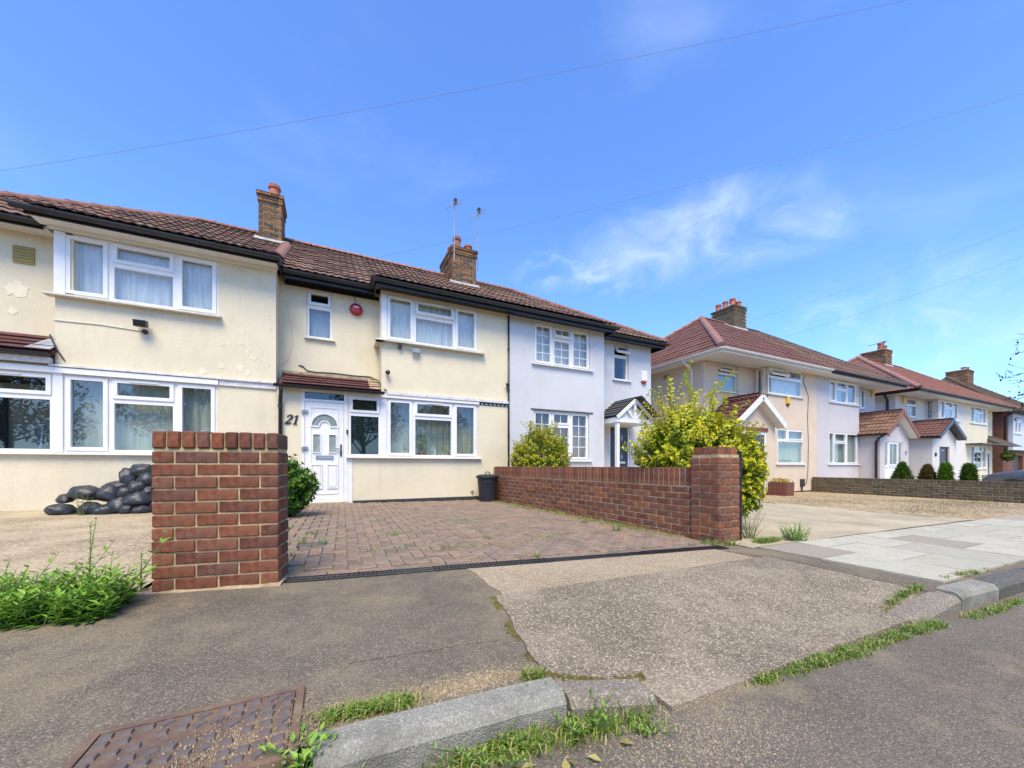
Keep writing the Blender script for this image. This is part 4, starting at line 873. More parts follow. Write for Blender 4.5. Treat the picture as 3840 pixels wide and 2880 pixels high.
# gabled canopy on a post
can = empty('door_canopy', (7.55, YR, 1.9)); can.parent = C_; can.location = Vector((7.55, YR, 1.9)) - WLOC[C_]; WLOC[can] = Vector((7.55, YR, 1.9))
fy = 7.92; cl0, cl1 = 6.93, 8.22; am = 7.58; ez = ZV(2314, 1560, fy); az_ = ZV(2383, 1497, fy)
for s, xe in ((-1, cl0), (1, cl1)):
    q = MB(); slab_poly(q, [(xe, fy - .03, ez), (xe, YR - .003, ez), (am, YR - .003, az_), (am, fy - .03, az_)], .03); pr = q.build('canopy_roof', 'slate', can)
    uu = Vector((am - xe, 0, az_ - ez)); roof_slope(pr, (xe, YR if s > 0 else fy - .03, ez + .004), (0, -1 if s > 0 else 1, 0), uu, YR - fy + .03, uu.length, 'slate', gauge=.14, cw=.28, prof='flat')
    q = MB(); q.bar((xe, fy - .04, ez - .04), (am, fy - .04, az_ - .035), .03, .09, (0, 0, 1)); q.build('bargeboard', 'white_paint', can)
    q = MB(); q.bar((xe + (.01 if s < 0 else -.01), YR - .01, ez + .03), (am, YR - .01, az_ + .04), .03, .03); q.build('verge_trim', 'lime_edge', can)
q = MB(); q.box(cl0, cl1, fy - .025, fy + .03, ez - .16, ez - .05); q.box(cl0, cl0 + .05, fy + .03, YR - .003, ez - .16, ez - .03); q.box(cl1 - .05, cl1, fy + .03, YR - .003, ez - .16, ez - .03); q.build('canopy_beam', 'white_paint', can)
q = MB(); q.box(am - .035, am + .035, fy - .03, fy + .01, ez - .05, az_ - .06)
for s in (-1, 1): q.bar((am + s * .05, fy - .01, ez - .04), (am + s * .27, fy - .01, ez + (az_ - ez) * .42), .03, .05)
q.build('gable_truss', 'white_paint', can); q = MB(); q.prism([(cl0 + .1, fy + .05, ez - .05), (cl1 - .1, fy + .05, ez - .05), (am, fy + .05, az_ - .06)], (0, .01, 0)); q.build('gable_panel', 'white_paint', can)
MB().box(cl0 + .03, cl0 + .12, fy, fy + .09, g(7) - .05, ez - .16).build('post', 'white_paint', can); MB().box(cl0 + .02, cl1 - .02, fy, YR - .01, ez - .175, ez - .161).build('canopy_soffit', 'white_paint', can)
# eaves and roof
q = MB(); q.box(cx0, cxb + .1, KE + .03, YB - .004, 4.46, 4.51); q.box(cxb + .1, cx1 + .25, RE + .05, YR - .004, 4.47, 4.52); q.build('soffit', 'black_paint', C_)
q = MB(); q.box(cx0, cxb + .14, KE + .005, KE + .03, 4.38, 4.56); q.box(cxb + .14, cx1 + .28, RE + .01, RE + .04, 4.39, 4.57); q.box(cxb + .115, cxb + .14, KE + .03, RE + .01, 4.38, 4.56); q.box(cx1 + .255, cx1 + .28, RE + .04, 15.4, 4.39, 4.57); q.build('fascia', 'black_paint', C_)
gutter(C_, [(cx0, KE - .05, 4.51), (cxb + .15, KE - .05, 4.51)], 'black_plastic'); gutter(C_, [(cxb + .2, RE - .05, 4.515), (cx1 + .3, RE - .05, 4.515)], 'black_plastic')
q = MB(); q.prism([(cxb + .121, KE, 4.54), (cxb + .121, KY, 4.54), (cxb + .121, KY, rp(KY)), (cxb + .121, KE, 4.57)], (.02, 0, 0)); q.build('fascia', 'black_paint', C_)
rfC = terrace_roof(C_, cx0, 9.35, (cx0, cxb + .13), 'tile_brown', (5.83, 9.35), 'R')
cap_tiles(rfC, (cx0, RY, RZ), (5.83, RY, RZ), 'ridge_brown', .11); cap_tiles(rfC, (5.83, RY, RZ - .01), (9.35, RE, EZ), 'ridge_brown', .11, name='hip_tile')
# ------------------------------------------------------------------ the pairs of semi-detached houses further along
SB, SR, SE, SEZ, SRY, SRZ = 8.0, 8.47, 7.52, 4.40, 11.5, 7.37
ST = (SRZ - SEZ) / (SRY - SE)
def sp(Y): return SEZ + (Y - SE) * ST
def semi_roof(house, x0, x1, side, mat, hipcap, ridgecap, limit, hipx=4.28):
    """half of a hipped pair: side 'L' has its hip on the left"""
    yb = 2 * SRY - SE; d = MB()
    if side == 'L':
        e = x0; a = x0 + hipx
        slab_poly(d, [(e, SE, SEZ - .012), (x1, SE, SEZ - .012), (x1, SRY, SRZ - .012), (a, SRY, SRZ - .012)], .05); slab_poly(d, [(e, SE, SEZ - .012), (a, SRY, SRZ - .012), (e, yb, SEZ - .012)], .05); slab_poly(d, [(e, yb, SEZ), (a, SRY, SRZ), (x1, SRY, SRZ), (x1, yb, SEZ)], .05)
    else:
        e = x1; a = x1 - hipx
        slab_poly(d, [(x0, SE, SEZ - .012), (e, SE, SEZ - .012), (a, SRY, SRZ - .012), (x0, SRY, SRZ - .012)], .05); slab_poly(d, [(e, SE, SEZ - .012), (e, yb, SEZ - .012), (a, SRY, SRZ - .012)], .05); slab_poly(d, [(x0, yb, SEZ), (x0, SRY, SRZ), (a, SRY, SRZ), (e, yb, SEZ)], .05)
    roof = d.build('roof', mat, house)
    run = SRY - SE; up = Vector((0, 1, ST)).normalized(); L = run * math.hypot(1, ST); top = [((0, SRY, 0), Vector((0, -1, 0)))]
    if side == 'L':
        kn = Vector((run, -hipx, 0)).normalized()
        lim = roof_slope(roof, (x0, SE - .04, SEZ - .03), (1, 0, 0), up, x1 - x0, L, mat, [((a, SRY, 0), kn)] + top, cw=(x1 - x0) / round((x1 - x0) / .3), limit=limit)
        v = Vector((hipx, 0, SRZ - SEZ)); Ls = v.length
        roof_slope(roof, (x0 - .04, yb, SEZ - .03), (0, -1, 0), v, yb - SE, Ls, mat, [((a, SRY, 0), -kn), ((a, SRY, 0), Vector((-run, -hipx, 0)).normalized())], limit=lim)
        cap_tiles(roof, (a, SRY, SRZ), (x1, SRY, SRZ), ridgecap, .11); cap_tiles(roof, (a, SRY, SRZ), (e - .02, SE - .02, SEZ + .01), hipcap, .13, .38, name='hip_tile'); cap_tiles(roof, (a, SRY, SRZ), (e, yb, SEZ), hipcap, .12, name='hip_tile')
    else:
        kn = Vector((-run, -hipx, 0)).normalized()
        roof_slope(roof, (x0, SE - .04, SEZ - .03), (1, 0, 0), up, x1 - x0, L, mat, [((a, SRY, 0), kn)] + top, cw=(x1 - x0) / round((x1 - x0) / .3), limit=limit)
        cap_tiles(roof, (x0, SRY, SRZ), (a, SRY, SRZ), ridgecap, .10); cap_tiles(roof, (a, SRY, SRZ), (e, SE, SEZ), ridgecap, .10, name='hip_tile')
    return roof
def semi_eaves(house, x0, x1, side, mat, sof='white_paint'):
    yb = 2 * SRY - SE; q = MB(); q.box(x0 + .02, x1 - (.0 if side == 'L' else .02), SE + .03, 8.44, 4.27, 4.31)
    if side == 'L': q.box(x0 + .02, x0 + .5, 8.44, yb, 4.272, 4.312)
    q.build('soffit', sof, house)
    q = MB(); q.box(x0, x1, SE + .002, SE + .028, 4.25, 4.38)
    if side == 'L': q.box(x0, x0 + .026, SE + .028, yb, 4.25, 4.38)
    q.build('fascia', mat, house)
    gutter(house, [(x0 - .03, SE - .055, 4.37), (x1, SE - .055, 4.37)], mat, .06)
    if side == 'L': gutter(house, [(x0 - .055, yb, 4.37), (x0 - .055, SE - .03, 4.37)], mat, .06)
def semi_shell(house, x0, x1, mat):
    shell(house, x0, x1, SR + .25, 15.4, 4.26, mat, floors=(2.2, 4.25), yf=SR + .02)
def gable_porch(house, x0, x1, yf, yv, yh, ez, az, wmat, tmat, bmat, holes=(), over=.16, capm='ridge_brown', gut='black_plastic'):
    """gabled porch: walls, tiled roof in two slopes, bargeboards"""
    am = (x0 + x1) / 2; w = MB(); zb = g(x0) - .3; T = TF(yf)
    wall(w, T, x0, x1, zb, ez, holes, th=.15); wall(w, TL(x0 - .003), yf + .005, yh, zb, ez, th=.15); wall(w, TR(x1 + .003), yf + .005, yh, zb, ez, th=.15)
    w.prism([(x0, yf, ez), (x1, yf, ez), (am, yf, az - .08)], (0, .15, 0)); p = w.build('porch', wmat, house)
    sl = (az - ez) / (am - x0); xe0, xe1 = x0 - over, x1 + over; ze = ez - over * sl
    for s, xe in ((1, xe0), (-1, xe1)):
        q = MB(); slab_poly(q, [(xe, yv, ze), (am, yv, az), (am, yh, az), (xe, yh, ze)], .04); r_ = q.build('porch_roof', tmat, house)
        v = Vector((am - xe, 0, az - ze))
        if s > 0: roof_slope(r_, (xe, yh, ze + .005), (0, -1, 0), v, yh - yv, v.length, tmat, gauge=.27, cw=(yh - yv) / max(1, round((yh - yv) / .3)))
        else: roof_slope(r_, (xe, yv, ze + .005), (0, 1, 0), v, yh - yv, v.length, tmat, gauge=.27, cw=(yh - yv) / max(1, round((yh - yv) / .3)))
        q = MB(); q.bar((xe, yv - .02, ze - .045), (am, yv - .02, az - .04), .03, .17, (0, 0, 1)); q.build('bargeboard', bmat, house)
    cap_tiles(house, (am, yv - .01, az + .01), (am, yh, az + .01), capm, .10, .38)
    q = MB(); q.prism([(xe0, yv, ze - .05), (am, yv, az - .05), (xe1, yv, ze - .05), (xe1 - .05, yv, ze - .1), (am, yv, az - .11), (xe0 + .05, yv, ze - .1)], (0, yf - yv - .002, 0)); q.build('porch_soffit', 'white_paint' if bmat != 'black_paint' else 'black_paint', house)
    gutter(house, [(xe0 - .04, yh, ze - .01), (xe0 - .04, yv, ze - .01)], gut, .05)
    return p

# ---------------- beige house (left of the near pair)
D = empty('semi_detached_house', (14, SB, g(14)), 0, 'beige semi detached house with white gutter and gabled porch beside the planter', 'house', 'near semi detached pair')
d0, dm, d1 = 11.12, 13.81, 16.95
u0, u1 = 13.84, XU(3007, SB)
l0, l1 = 14.36, XU(3012, SB)
rw = (XU(2694, SR), XU(2767, SR))
w = MB()
wall(w, TF(SB), dm, d1, -.6, 4.28, [(u0, u1, 3.33, 4.26), (l0, l1, .86, 2.10)])
wall(w, TF(SR), d0, dm + .002, -.6, 4.28, [(rw[0], rw[1], 3.33, 4.24)], th=.2)
wall(w, TL(dm - .003), SB + .02, SR, -.6, 4.28, [(SB + .06, SR - .05, 3.33, 4.26)], th=.12)
wall(w, TL(d0 - .003), SR + .01, 15.4, -.6, 4.28, th=.2)
w.build('wall', 'beige', D); semi_shell(D, d0 + .2, d1, 'beige')
m_ = (u0 + u1) / 2
window(D, TF(SB), u0, u1, 3.33, 4.26, [(u0, u1 - .95, 3.93, 4.26, dict(s=.045, tilt=32)), (u1 - .95, u1, 3.93, 4.26), (u0, u1, 3.33, 3.93)], sill=(u0 - .06, u1 + .06, .06, .045, 'white_paint'))
window(D, TL(dm), SB + .06, SR - .05, 3.33, 4.26, [(SB + .06, SR - .05, 3.33, 4.26, dict(s=.06))], sill=(SB - .05, SR, .05, .045, 'white_paint'))
curtain(D, TF(SB), u0 - .1, u1 + .1, 3.3, 3.95, 'net', waves=12, seed=11); curtain(D, TL(dm), SB, SR, 3.3, 4.3, 'blind', waves=4, seed=12, d=-.2)
window(D, TF(SR), rw[0], rw[1], 3.33, 4.24, [(rw[0], rw[1], 3.95, 4.24, dict(s=.04, tilt=34)), (rw[0], rw[1], 3.33, 3.95)], sill=(rw[0] - .08, rw[1] + .12, .06, .04, 'white_paint'), d=-.05); curtain(D, TF(SR), rw[0], rw[1], 3.3, 3.98, 'net_green', waves=7, seed=13, d=-.18)
window(D, TF(SB), l0, l1, .86, 2.10, [(l0, l0 + .62, 1.70, 2.10), (l0 + .62, l1, 1.70, 2.10, dict(s=.04)), (l0, l1, .86, 1.70, dict(s=.02))], sill=(l0 - .08, l1 + .1, .06, .05, 'white_paint')); curtain(D, TF(SB), l0 - .1, l1 + .1, .8, 2.1, 'net_green', waves=12, seed=14)
q = MB(); q.box(dm + .4, d1 - .02, SB - .012, SB + .02, -.5, g(16) + .05); q.build('plinth', 'plinth', D)
semi_eaves(D, d0 - .45, d1, 'L', 'white_paint')
rfD = semi_roof(D, d0 - .45, d1, 'L', 'tile_red', 'ridge_pink', 'ridge_brown', 300)
chimney(D, 16.46, 17.36, 11.0, 12.1, 6.8, 8.1, 'brick_old', [(16.65, 11.2, .3, .12, 'terracotta'), (16.65, 11.55, .3, .12, 'terracotta'), (16.95, 11.4, .34, .13, 'terracotta'), (17.15, 11.25, .28, .12, 'terracotta'), (16.65, 11.9, .28, .12, 'terracotta')], faces='fl')
flash(D, [(16.38, 10.92, sp(10.92) + .06), (17.44, 10.92, sp(10.92) + .06), (17.44, 11.02, sp(11.02) + .12), (16.38, 11.02, sp(11.02) + .12)], 'flaunching'); flash(D, [(16.36, 10.95, sp(10.95) + .05), (16.47, 10.95, sp(10.95) + .07), (16.47, SRY, SRZ + .07), (16.36, SRY, SRZ + .05)], 'flaunching')
downpipe(D, [(d0 - .5, 8.9, 4.32), (d0 - .3, 8.9, 4.18), (d0 - .05, 8.9, 4.05), (d0 - .05, 8.9, g(11) - .02)], 'white_paint', .045, (3.2, 2.0))
q = MB(); q.box(d0 - .004, d0 + .01, 9.9, 10.15, 3.95, 4.12); q.build('air_vent', 'lichen', D)
dd0, dd1 = XU(2875, 7.45) - .98, XU(2875, 7.45) + .02
dz0, dz1 = g(12) + .08, ZV(2860, 1620, 7.45)
gable_porch(D, 11.14, 13.25, 7.45, 7.22, SR, 2.22, 2.97, 'beige', 'tile_lean', 'white_paint', [(dd0, dd1, dz0, dz1)], gut='white_paint')
T = TF(7.45); q = MB(); ring(q, T, dd0, dd1, dz0, dz1, .09, -.09, -.02); q.build('front_door', 'upvc', D); dD = D.children[-1]
MB().tbox(T, dd0 + .09, dd1 - .09, -.07, -.05, dz0 + .09, dz1 - .09).build('door_pane', 'car_glass', dD)
q = MB(); q.tbox(T, dd0 - .1, dd1 + .03, -.02, .02, dz1 + .02, dz1 + .13); q.build('door_lintel', 'red_lintel', D)
MB().box(dd0 - .2, dd1 + .4, 7.2, 7.44, g(12) - .2, g(12) + .07).build('doorstep', 'red_lintel', D)
alarm_box('alarm_box', 'yellow alarm box below the upstairs bay window of the beige house', 14.97, SB, 3.15, 'yellow_plastic', 'black_plastic', .9)
mb_ = empty('meter_box', (15.85, SB, -.1), 0, 'small dark meter box low on the beige wall with a cable above', 'meter box'); MB().box(15.78, 15.93, SB - .1, SB - .002, .0, .28).build('case', 'plinth', mb_, bevel=.01); MB().tube([(15.86, SB - .04, .0), (15.86, SB - .04, g(16) - .02)], .02, 6).build('pipe', 'plinth', mb_)
tag(MB().tube([(16.1, SB - .01, 4.2), (15.98, SB - .01, 3.95), (16.15, SB - .01, 3.7), (16.33, SB - .01, 3.4), (16.28, SB - .01, 2.6), (16.33, SB - .01, 1.6), (16.3, SB - .01, .6), (16.2, SB - .01, .1), (16.0, SB - .01, .02)], .010, 5).build('cable', 'cable'), 'thin dark cable trailing down the right edge of the beige house', 'cable')

# ---------------- lilac house (right of the near pair)
Eh = empty('semi_detached_house', (19.5, SB, g(19.5)), 0, 'lilac grey semi detached house with black gutter behind the low brown wall', 'house', 'near semi detached pair')
e0, em, e1 = 16.95, 20.18, 22.85
uw = (17.84, 18.35, 19.2, 19.92); lw_ = (17.78, 18.2, 19.15, 20.05); er = (20.55, 21.9)
w = MB(); wall(w, TF(SB - .003), e0 + .002, em, -.6, 4.28, [(uw[0], uw[3], 3.34, 4.20), (lw_[0], lw_[3], .86, 2.12)]); wall(w, TF(SR), em - .1, e1, -.6, 4.28, [(er[0], er[1], 3.36, 4.24)], th=.2); wall(w, TR(em + .003), SB + .25, SR, -.6, 4.28, th=.15); w.build('wall', 'lilac', Eh)
semi_shell(Eh, e0, e1, 'lilac')
window(Eh, TF(SB), uw[0], uw[3], 3.34, 4.20, [(uw[0], uw[1], 3.34, 4.20, dict(s=.04)), (uw[1], uw[2], 3.86, 4.20, dict(s=.04)), (uw[1], uw[2], 3.34, 3.86), (uw[2], uw[3], 3.34, 4.20, dict(s=.04))], sill=(uw[0] - .06, em + .06, .06, .05, 'white_paint'))
window(Eh, TF(SB), lw_[0], lw_[3], .86, 2.12, [(lw_[0], lw_[1], .86, 2.12, dict(s=.03)), (lw_[1], lw_[2], 1.72, 2.12, dict(s=.04)), (lw_[1], lw_[2], .86, 1.72), (lw_[2], lw_[3], .86, 2.12, dict(s=.03))], sill=(lw_[0] - .08, em + .1, .06, .05, 'white_paint'))
window(Eh, TF(SR), er[0], er[1], 3.36, 4.24, [(er[0], er[1] - .4, 3.36, 4.24), (er[1] - .4, er[1], 3.36, 4.24, dict(s=.04))], sill=(er[0], er[1] + .08, .05, .04, 'white_paint'))
curtain(Eh, TF(SB), lw_[0] - .1, lw_[3], .8, 2.1, 'curtain', waves=9, seed=15); curtain(Eh, TF(SB), uw[0] - .1, uw[3] - .5, 3.3, 4.2, 'net', waves=6, seed=16, d=-.3)
semi_eaves(Eh, e0, e1 + .42, 'R', 'black_paint'); rfE = semi_roof(Eh, e0, e1 + .42, 'R', 'tile_brown', 'ridge_brown', 'slate', 300)
alarm_box('alarm_box', 'yellow alarm box under the soffit of the lilac grey house', 22.55, SR, 4.12, 'yellow_plastic', None, .95)
ew0, ew1 = XU(3318, 7.32), XU(3387, 7.32)
gable_porch(Eh, 20.2, 22.8, 7.32, 7.05, SR, 2.17, 3.05, 'lilac', 'tile_brown', 'ridge_brown', [(ew0, ew1, g(21) + .1, 1.78)], capm='ridge_brown')
T = TF(7.32); wd = (ew1 - ew0) / 4
window(Eh, T, ew0, ew1, g(21) + .1, 1.78, [(ew0, ew0 + wd * .9, .75, 1.78), (ew0, ew0 + wd * .9, g(21) + .1, .75, dict(glass='upvc')), (ew0 + wd * .9, ew0 + wd * 3, .75, 1.78, dict(s=.06, bars=(2, 1))), (ew0 + wd * .9, ew0 + wd * 3, g(21) + .1, .75, dict(glass='upvc')), (ew0 + wd * 3, ew1, .75, 1.78), (ew0 + wd * 3, ew1, g(21) + .1, .75, dict(glass='upvc'))], name='porch_door', d=-.03)
MB().box(22.45, 22.6, 7.29, 7.318, 1.28, 1.42).build('number_plaque', 'lead', Eh); q = MB(); q.box(21.3, 21.42, 7.2, 7.318, 2.42, 2.5); q.bar((21.1, 7.26, 2.40), (21.35, 7.22, 2.47), .05, .05); q.bar((21.62, 7.26, 2.50), (21.38, 7.22, 2.45), .05, .05); q.build('security_light', 'plinth', Eh)
downpipe(Eh, [(20.02, 7.12, 2.02), (20.04, 7.3, 1.9), (20.12, 7.42, 1.75), (20.12, 7.42, g(20) - .02)], 'black_plastic', .045)

# ---------------- off-white house (left of the far pair)
Fh = empty('semi_detached_house', (28.5, SB, g(28)), 0, 'off white semi detached house with orange tiles and dark gabled porch', 'house', 'far semi detached pair')
f0, fm, f1 = 24.95, 28.42, 32.05
w = MB(); wall(w, TF(SB), fm, f1, -.8, 4.28, [(28.6, 31.0, 3.24, 4.22)]); wall(w, TF(SR), f0, fm + .002, -.8, 4.28, [(26.22, 27.3, 3.26, 4.2)], th=.2); wall(w, TL(fm - .003), SB + .02, SR, -.8, 4.28, [(SB + .08, SR - .02, 3.24, 4.24)], th=.12); wall(w, TL(f0 - .003), SR + .01, 15.4, -.8, 4.28, th=.2); w.build('wall', 'off_white', Fh); semi_shell(Fh, f0 + .2, f1, 'off_white')
window(Fh, TF(SB), 28.6, 31.0, 3.24, 4.22, [(28.6, 29.25, 3.24, 4.22, dict(s=.05)), (29.25, 30.25, 3.84, 4.22, dict(s=.05)), (29.25, 30.25, 3.24, 3.84), (30.25, 31.0, 3.24, 4.22, dict(s=.05))], sill=(28.4, 31.4, .06, .05, 'white_paint'))
window(Fh, TL(fm), SB + .08, SR - .02, 3.24, 4.24, [(SB + .08, SR - .02, 3.24, 4.24, dict(bars=(3, 4)))], sill=(SB, SR, .05, .05, 'white_paint')); curtain(Fh, TL(fm), SB + .1, SR, 3.2, 4.3, 'net_green', waves=4, d=-.16)
window(Fh, TF(SR), 26.22, 27.3, 3.26, 4.2, [(26.22, 27.3, 3.88, 4.2), (26.22, 27.3, 3.26, 3.88, dict(bars=(3, 3), s=.05))], sill=(26.12, 27.42, .06, .05, 'white_paint'))
semi_eaves(Fh, f0 - .45, f1, 'L', 'black_paint'); semi_roof(Fh, f0 - .45, f1, 'L', 'tile_orange', 'ridge_pink', 'ridge_brown', 300, 4.4)
chimney(Fh, 31.0, 31.95, 11.0, 12.2, 6.9, 8.1, 'brick_chimney', [(31.2, 11.3, .42, .14, 'terracotta'), (31.7, 11.3, .3, .14, 'terracotta_old')], faces='fl')
flash(Fh, [(30.92, 10.92, sp(10.92) + .06), (32.03, 10.92, sp(10.92) + .06), (32.03, 11.02, sp(11.02) + .12), (30.92, 11.02, sp(11.02) + .12)], 'flaunching')
tag(MB().bar((29.4, 11.2, 8.05), (30.7, 10.8, 8.42), .03, .03).bar((30.72, 10.9, 8.4), (31.02, 11.1, 8.5), .06, .08).bar((30.95, 11.2, 7.6), (30.95, 11.0, 8.5), .03, .03).build('television_aerial', 'cable'), 'sloping aerial beside the chimney on the orange tiled roof', 'aerial')
fd0, fd1 = XU(3523, 7.22), XU(3561, 7.22)
gable_porch(Fh, 24.97, 27.8, 7.22, 6.95, SR, 2.2, 2.95, 'off_white', 'tile_red', 'black_paint', [(fd0, fd1, g(26) + .08, 1.68)], capm='slate')
T = TF(7.22); q = MB(); ring(q, T, fd0, fd1, g(26) + .08, 1.68, .06, -.12, -.06); dF = q.build('front_door', 'door_wood', Fh); MB().tbox(T, fd0 + .06, fd1 - .06, -.11, -.08, g(26) + .1, 1.62).build('door_leaf', 'door_dark', dF); MB().tbox(T, fd0 + .4, fd0 + .75, -.08, -.06, 1.5, 1.52).build('letter_plate', 'chrome', dF)
q = MB(); q.tbox(T, fd0 - .55, fd0 - .38, .0, .03, 1.22, 1.38); q.build('number_plaque', 'plinth', Fh)
downpipe(Fh, [(f0 - .5, 8.75, 4.32), (f0 - .2, 8.75, 4.15), (f0 - .06, 8.75, 4.0), (f0 - .06, 8.75, 2.0)], 'black_plastic', .05)
alarm_box('alarm_box', 'yellow alarm box under the soffit of the off white house', 25.75, SR, 4.05, 'yellow_plastic', None, 1.05)

# ---------------- pale yellow house (right of the far pair)
Gh = empty('semi_detached_house', (35, SB, g(35)), 0, 'pale yellow semi detached house joined to the off white one', 'house', 'far semi detached pair')
w = MB(); wall(w, TF(SB - .003), 32.052, 35.65, -.8, 4.28, [(32.85, 35.4, 3.24, 4.22), (32.85, 35.4, .62, 1.95)]); wall(w, TF(SR), 35.6, 38.6, -.8, 4.28, [(36.3, 38.2, -.4, 1.7)], th=.2); wall(w, TR(35.653), SB + .25, SR, -.8, 4.28, th=.15); w.build('wall', 'pale_yellow', Gh); semi_shell(Gh, 32.05, 38.6, 'pale_yellow')
for z0_, z1_ in ((3.24, 4.22), (.62, 1.95)):
    zt = z1_ - .36
    window(Gh, TF(SB), 32.85, 35.4, z0_, z1_, [(32.85, 33.5, z0_, z1_, dict(s=.05, bars=(2, 4))), (33.5, 34.7, zt, z1_, dict(s=.05, bars=(2, 1))), (33.5, 34.7, z0_, zt, dict(bars=(2, 3))), (34.7, 35.4, z0_, z1_, dict(s=.05, bars=(2, 4)))], sill=(32.75, 35.5, .06, .05, 'white_paint'))
semi_eaves(Gh, 32.05, 39.0, 'R', 'black_paint'); semi_roof(Gh, 32.05, 39.0, 'R', 'tile_orange', 'ridge_brown', 'ridge_brown', 300, 4.4)
q = MB(); slab_poly(q, [(35.4, 7.4, 2.02), (39.0, 7.4, 2.02), (38.6, SR, 2.7), (35.7, SR, 2.7)], .06); q.build('porch_roof', 'tile_moss', Gh); q = MB(); q.box(32.1, 39.0, 7.38, SB - .01, 1.98, 2.03); q.build('fascia', 'black_paint', Gh)
q = MB(); ring(q, TF(SR), 36.3, 38.2, -.4, 1.7, .12, -.1, .0); dG = q.build('front_door', 'upvc', Gh); MB().box(36.42, 38.08, SR + .04, SR + .08, -.4, 1.6).build('door_leaf', 'door_wood', dG)
alarm_box('alarm_box', 'dark box high on the wall beside the pale yellow house window', 36.0, SR, 3.5, 'door_wood', None, 1.)

# ---------------- brick house beyond
Hh = empty('brick_house', (44, 8.4, g(44)), 0, 'far brown brick house with pale blue bay and mossy brown roof', 'house')
hy = 8.4; w = MB(); wall(w, TF(hy), 40.3, 52, -1, 4.3, [(42.3, 44.6, -.9, 1.5), (41.75, 43.05, 3.05, 4.15)]); wall(w, TL(40.297), hy + .01, 15.4, -1, 4.3, th=.2); wall(w, TR(52), hy + .26, 15.4, -1, 4.3, th=.2); w.box(40.4, 51.9, 15.2, 15.39, -1, 4.3); w.build('wall', 'brick_far', Hh)
qb = MB(); rr = random.Random(3)
for k in range(60):                                  # coursed brickwork of the corner that shows
    z = -.4 + k * .078
    for i in range(9):
        x = 40.31 + i * .23 - (k % 2) * .11
        if x > 41.1: continue
        qb.box(max(40.3, x), x + .215, hy - .012 - rr.random() * .006, hy - .001, z, z + .066)
    for i in range(6): y = hy + .02 + i * .23 + (k % 2) * .11; qb.box(40.3 - .012 - rr.random() * .006, 40.299, y, y + .215, z, z + .066)
qb.build('brickwork', 'brick_far', Hh, kind='stuff')
w = MB(); wall(w, TF(8.2), 41.4, 46.8, 1.85, 4.3, [(41.7, 43.1, 3.0, 4.2)], th=.1); w.box(41.4, 41.6, 8.301, hy - .002, 1.85, 4.3); w.box(46.6, 46.8, 8.301, hy - .002, 1.85, 4.3); w.build('bay', 'pale_blue', Hh)
window(Hh, TF(8.2), 41.7, 43.1, 3.0, 4.2, [(41.7, 42.4, 3.8, 4.2, dict(s=.05, tilt=25)), (41.7, 42.4, 3.0, 3.8, dict(s=.05)), (42.4, 43.1, 3.8, 4.2, dict(s=.05)), (42.4, 43.1, 3.0, 3.8, dict(s=.05))], sill=(41.6, 43.2, .06, .06, 'white_paint'))
MB().box(42.35, 44.55, hy + .15, hy + .2, -.9, 1.5).build('garage_door', 'door_wood', Hh)
ex0, ay = 39.9, 11.9; dk = MB(); slab_poly(dk, [(ex0, 7.8, 4.45), (52.4, 7.8, 4.45), (48.6, ay, 7.75), (43.9, ay, 7.75)], .06); slab_poly(dk, [(ex0, 7.8, 4.45), (43.9, ay, 7.75), (ex0, 16, 4.45)], .06); slab_poly(dk, [(ex0, 16, 4.45), (43.9, ay, 7.75), (48.6, ay, 7.75), (52.4, 16, 4.45)], .06); slab_poly(dk, [(52.4, 7.8, 4.45), (52.4, 16, 4.45), (48.6, ay, 7.75)], .06); rH = dk.build('roof', 'tile_moss', Hh)
kn = Vector((ay - 7.8, -4.0, 0)).normalized()
roof_slope(rH, (ex0, 7.78, 4.45), (1, 0, 0), (0, 4.1, 3.3), 12.5, 5.26, 'tile_moss', [((43.9, ay, 0), kn), ((48.6, ay, 0), Vector((-(ay - 7.8), -3.8, 0)).normalized()), ((0, ay, 0), Vector((0, -1, 0)))], limit=0, cw=.3)
roof_slope(rH, (ex0 - .02, 16, 4.45), (0, -1, 0), (4, 0, 3.3), 8.2, 5.19, 'tile_moss', [((43.9, ay, 0), -kn), ((43.9, ay, 0), Vector((-4.1, -4.0, 0)).normalized())], limit=0, cw=.3)
cap_tiles(rH, (43.9, ay, 7.75), (48.6, ay, 7.75), 'ridge_brown', .12); cap_tiles(rH, (43.9, ay, 7.75), (ex0, 7.8, 4.45), 'tile_moss', .13, name='hip_tile')
gutter(Hh, [(ex0, 7.74, 4.42), (52.4, 7.74, 4.42)], 'black_plastic'); q = MB(); q.box(ex0 + .02, 52.3, 7.82, 8.39, 4.3, 4.36); q.build('soffit', 'plinth', Hh)
chimney(Hh, 46.2, 47.6, 11.4, 12.6, 7.2, 8.6, 'brick_chimney', [(46.6, 11.7, .2, .16, 'terracotta_old'), (47.2, 11.7, .25, .16, 'terracotta_old')], faces='fl')
downpipe(Hh, [(40.35, 7.75, 4.38), (40.35, 8.1, 4.2), (40.35, 8.3, 4.0), (40.35, 8.3, 1.6)], 'black_plastic', .06)
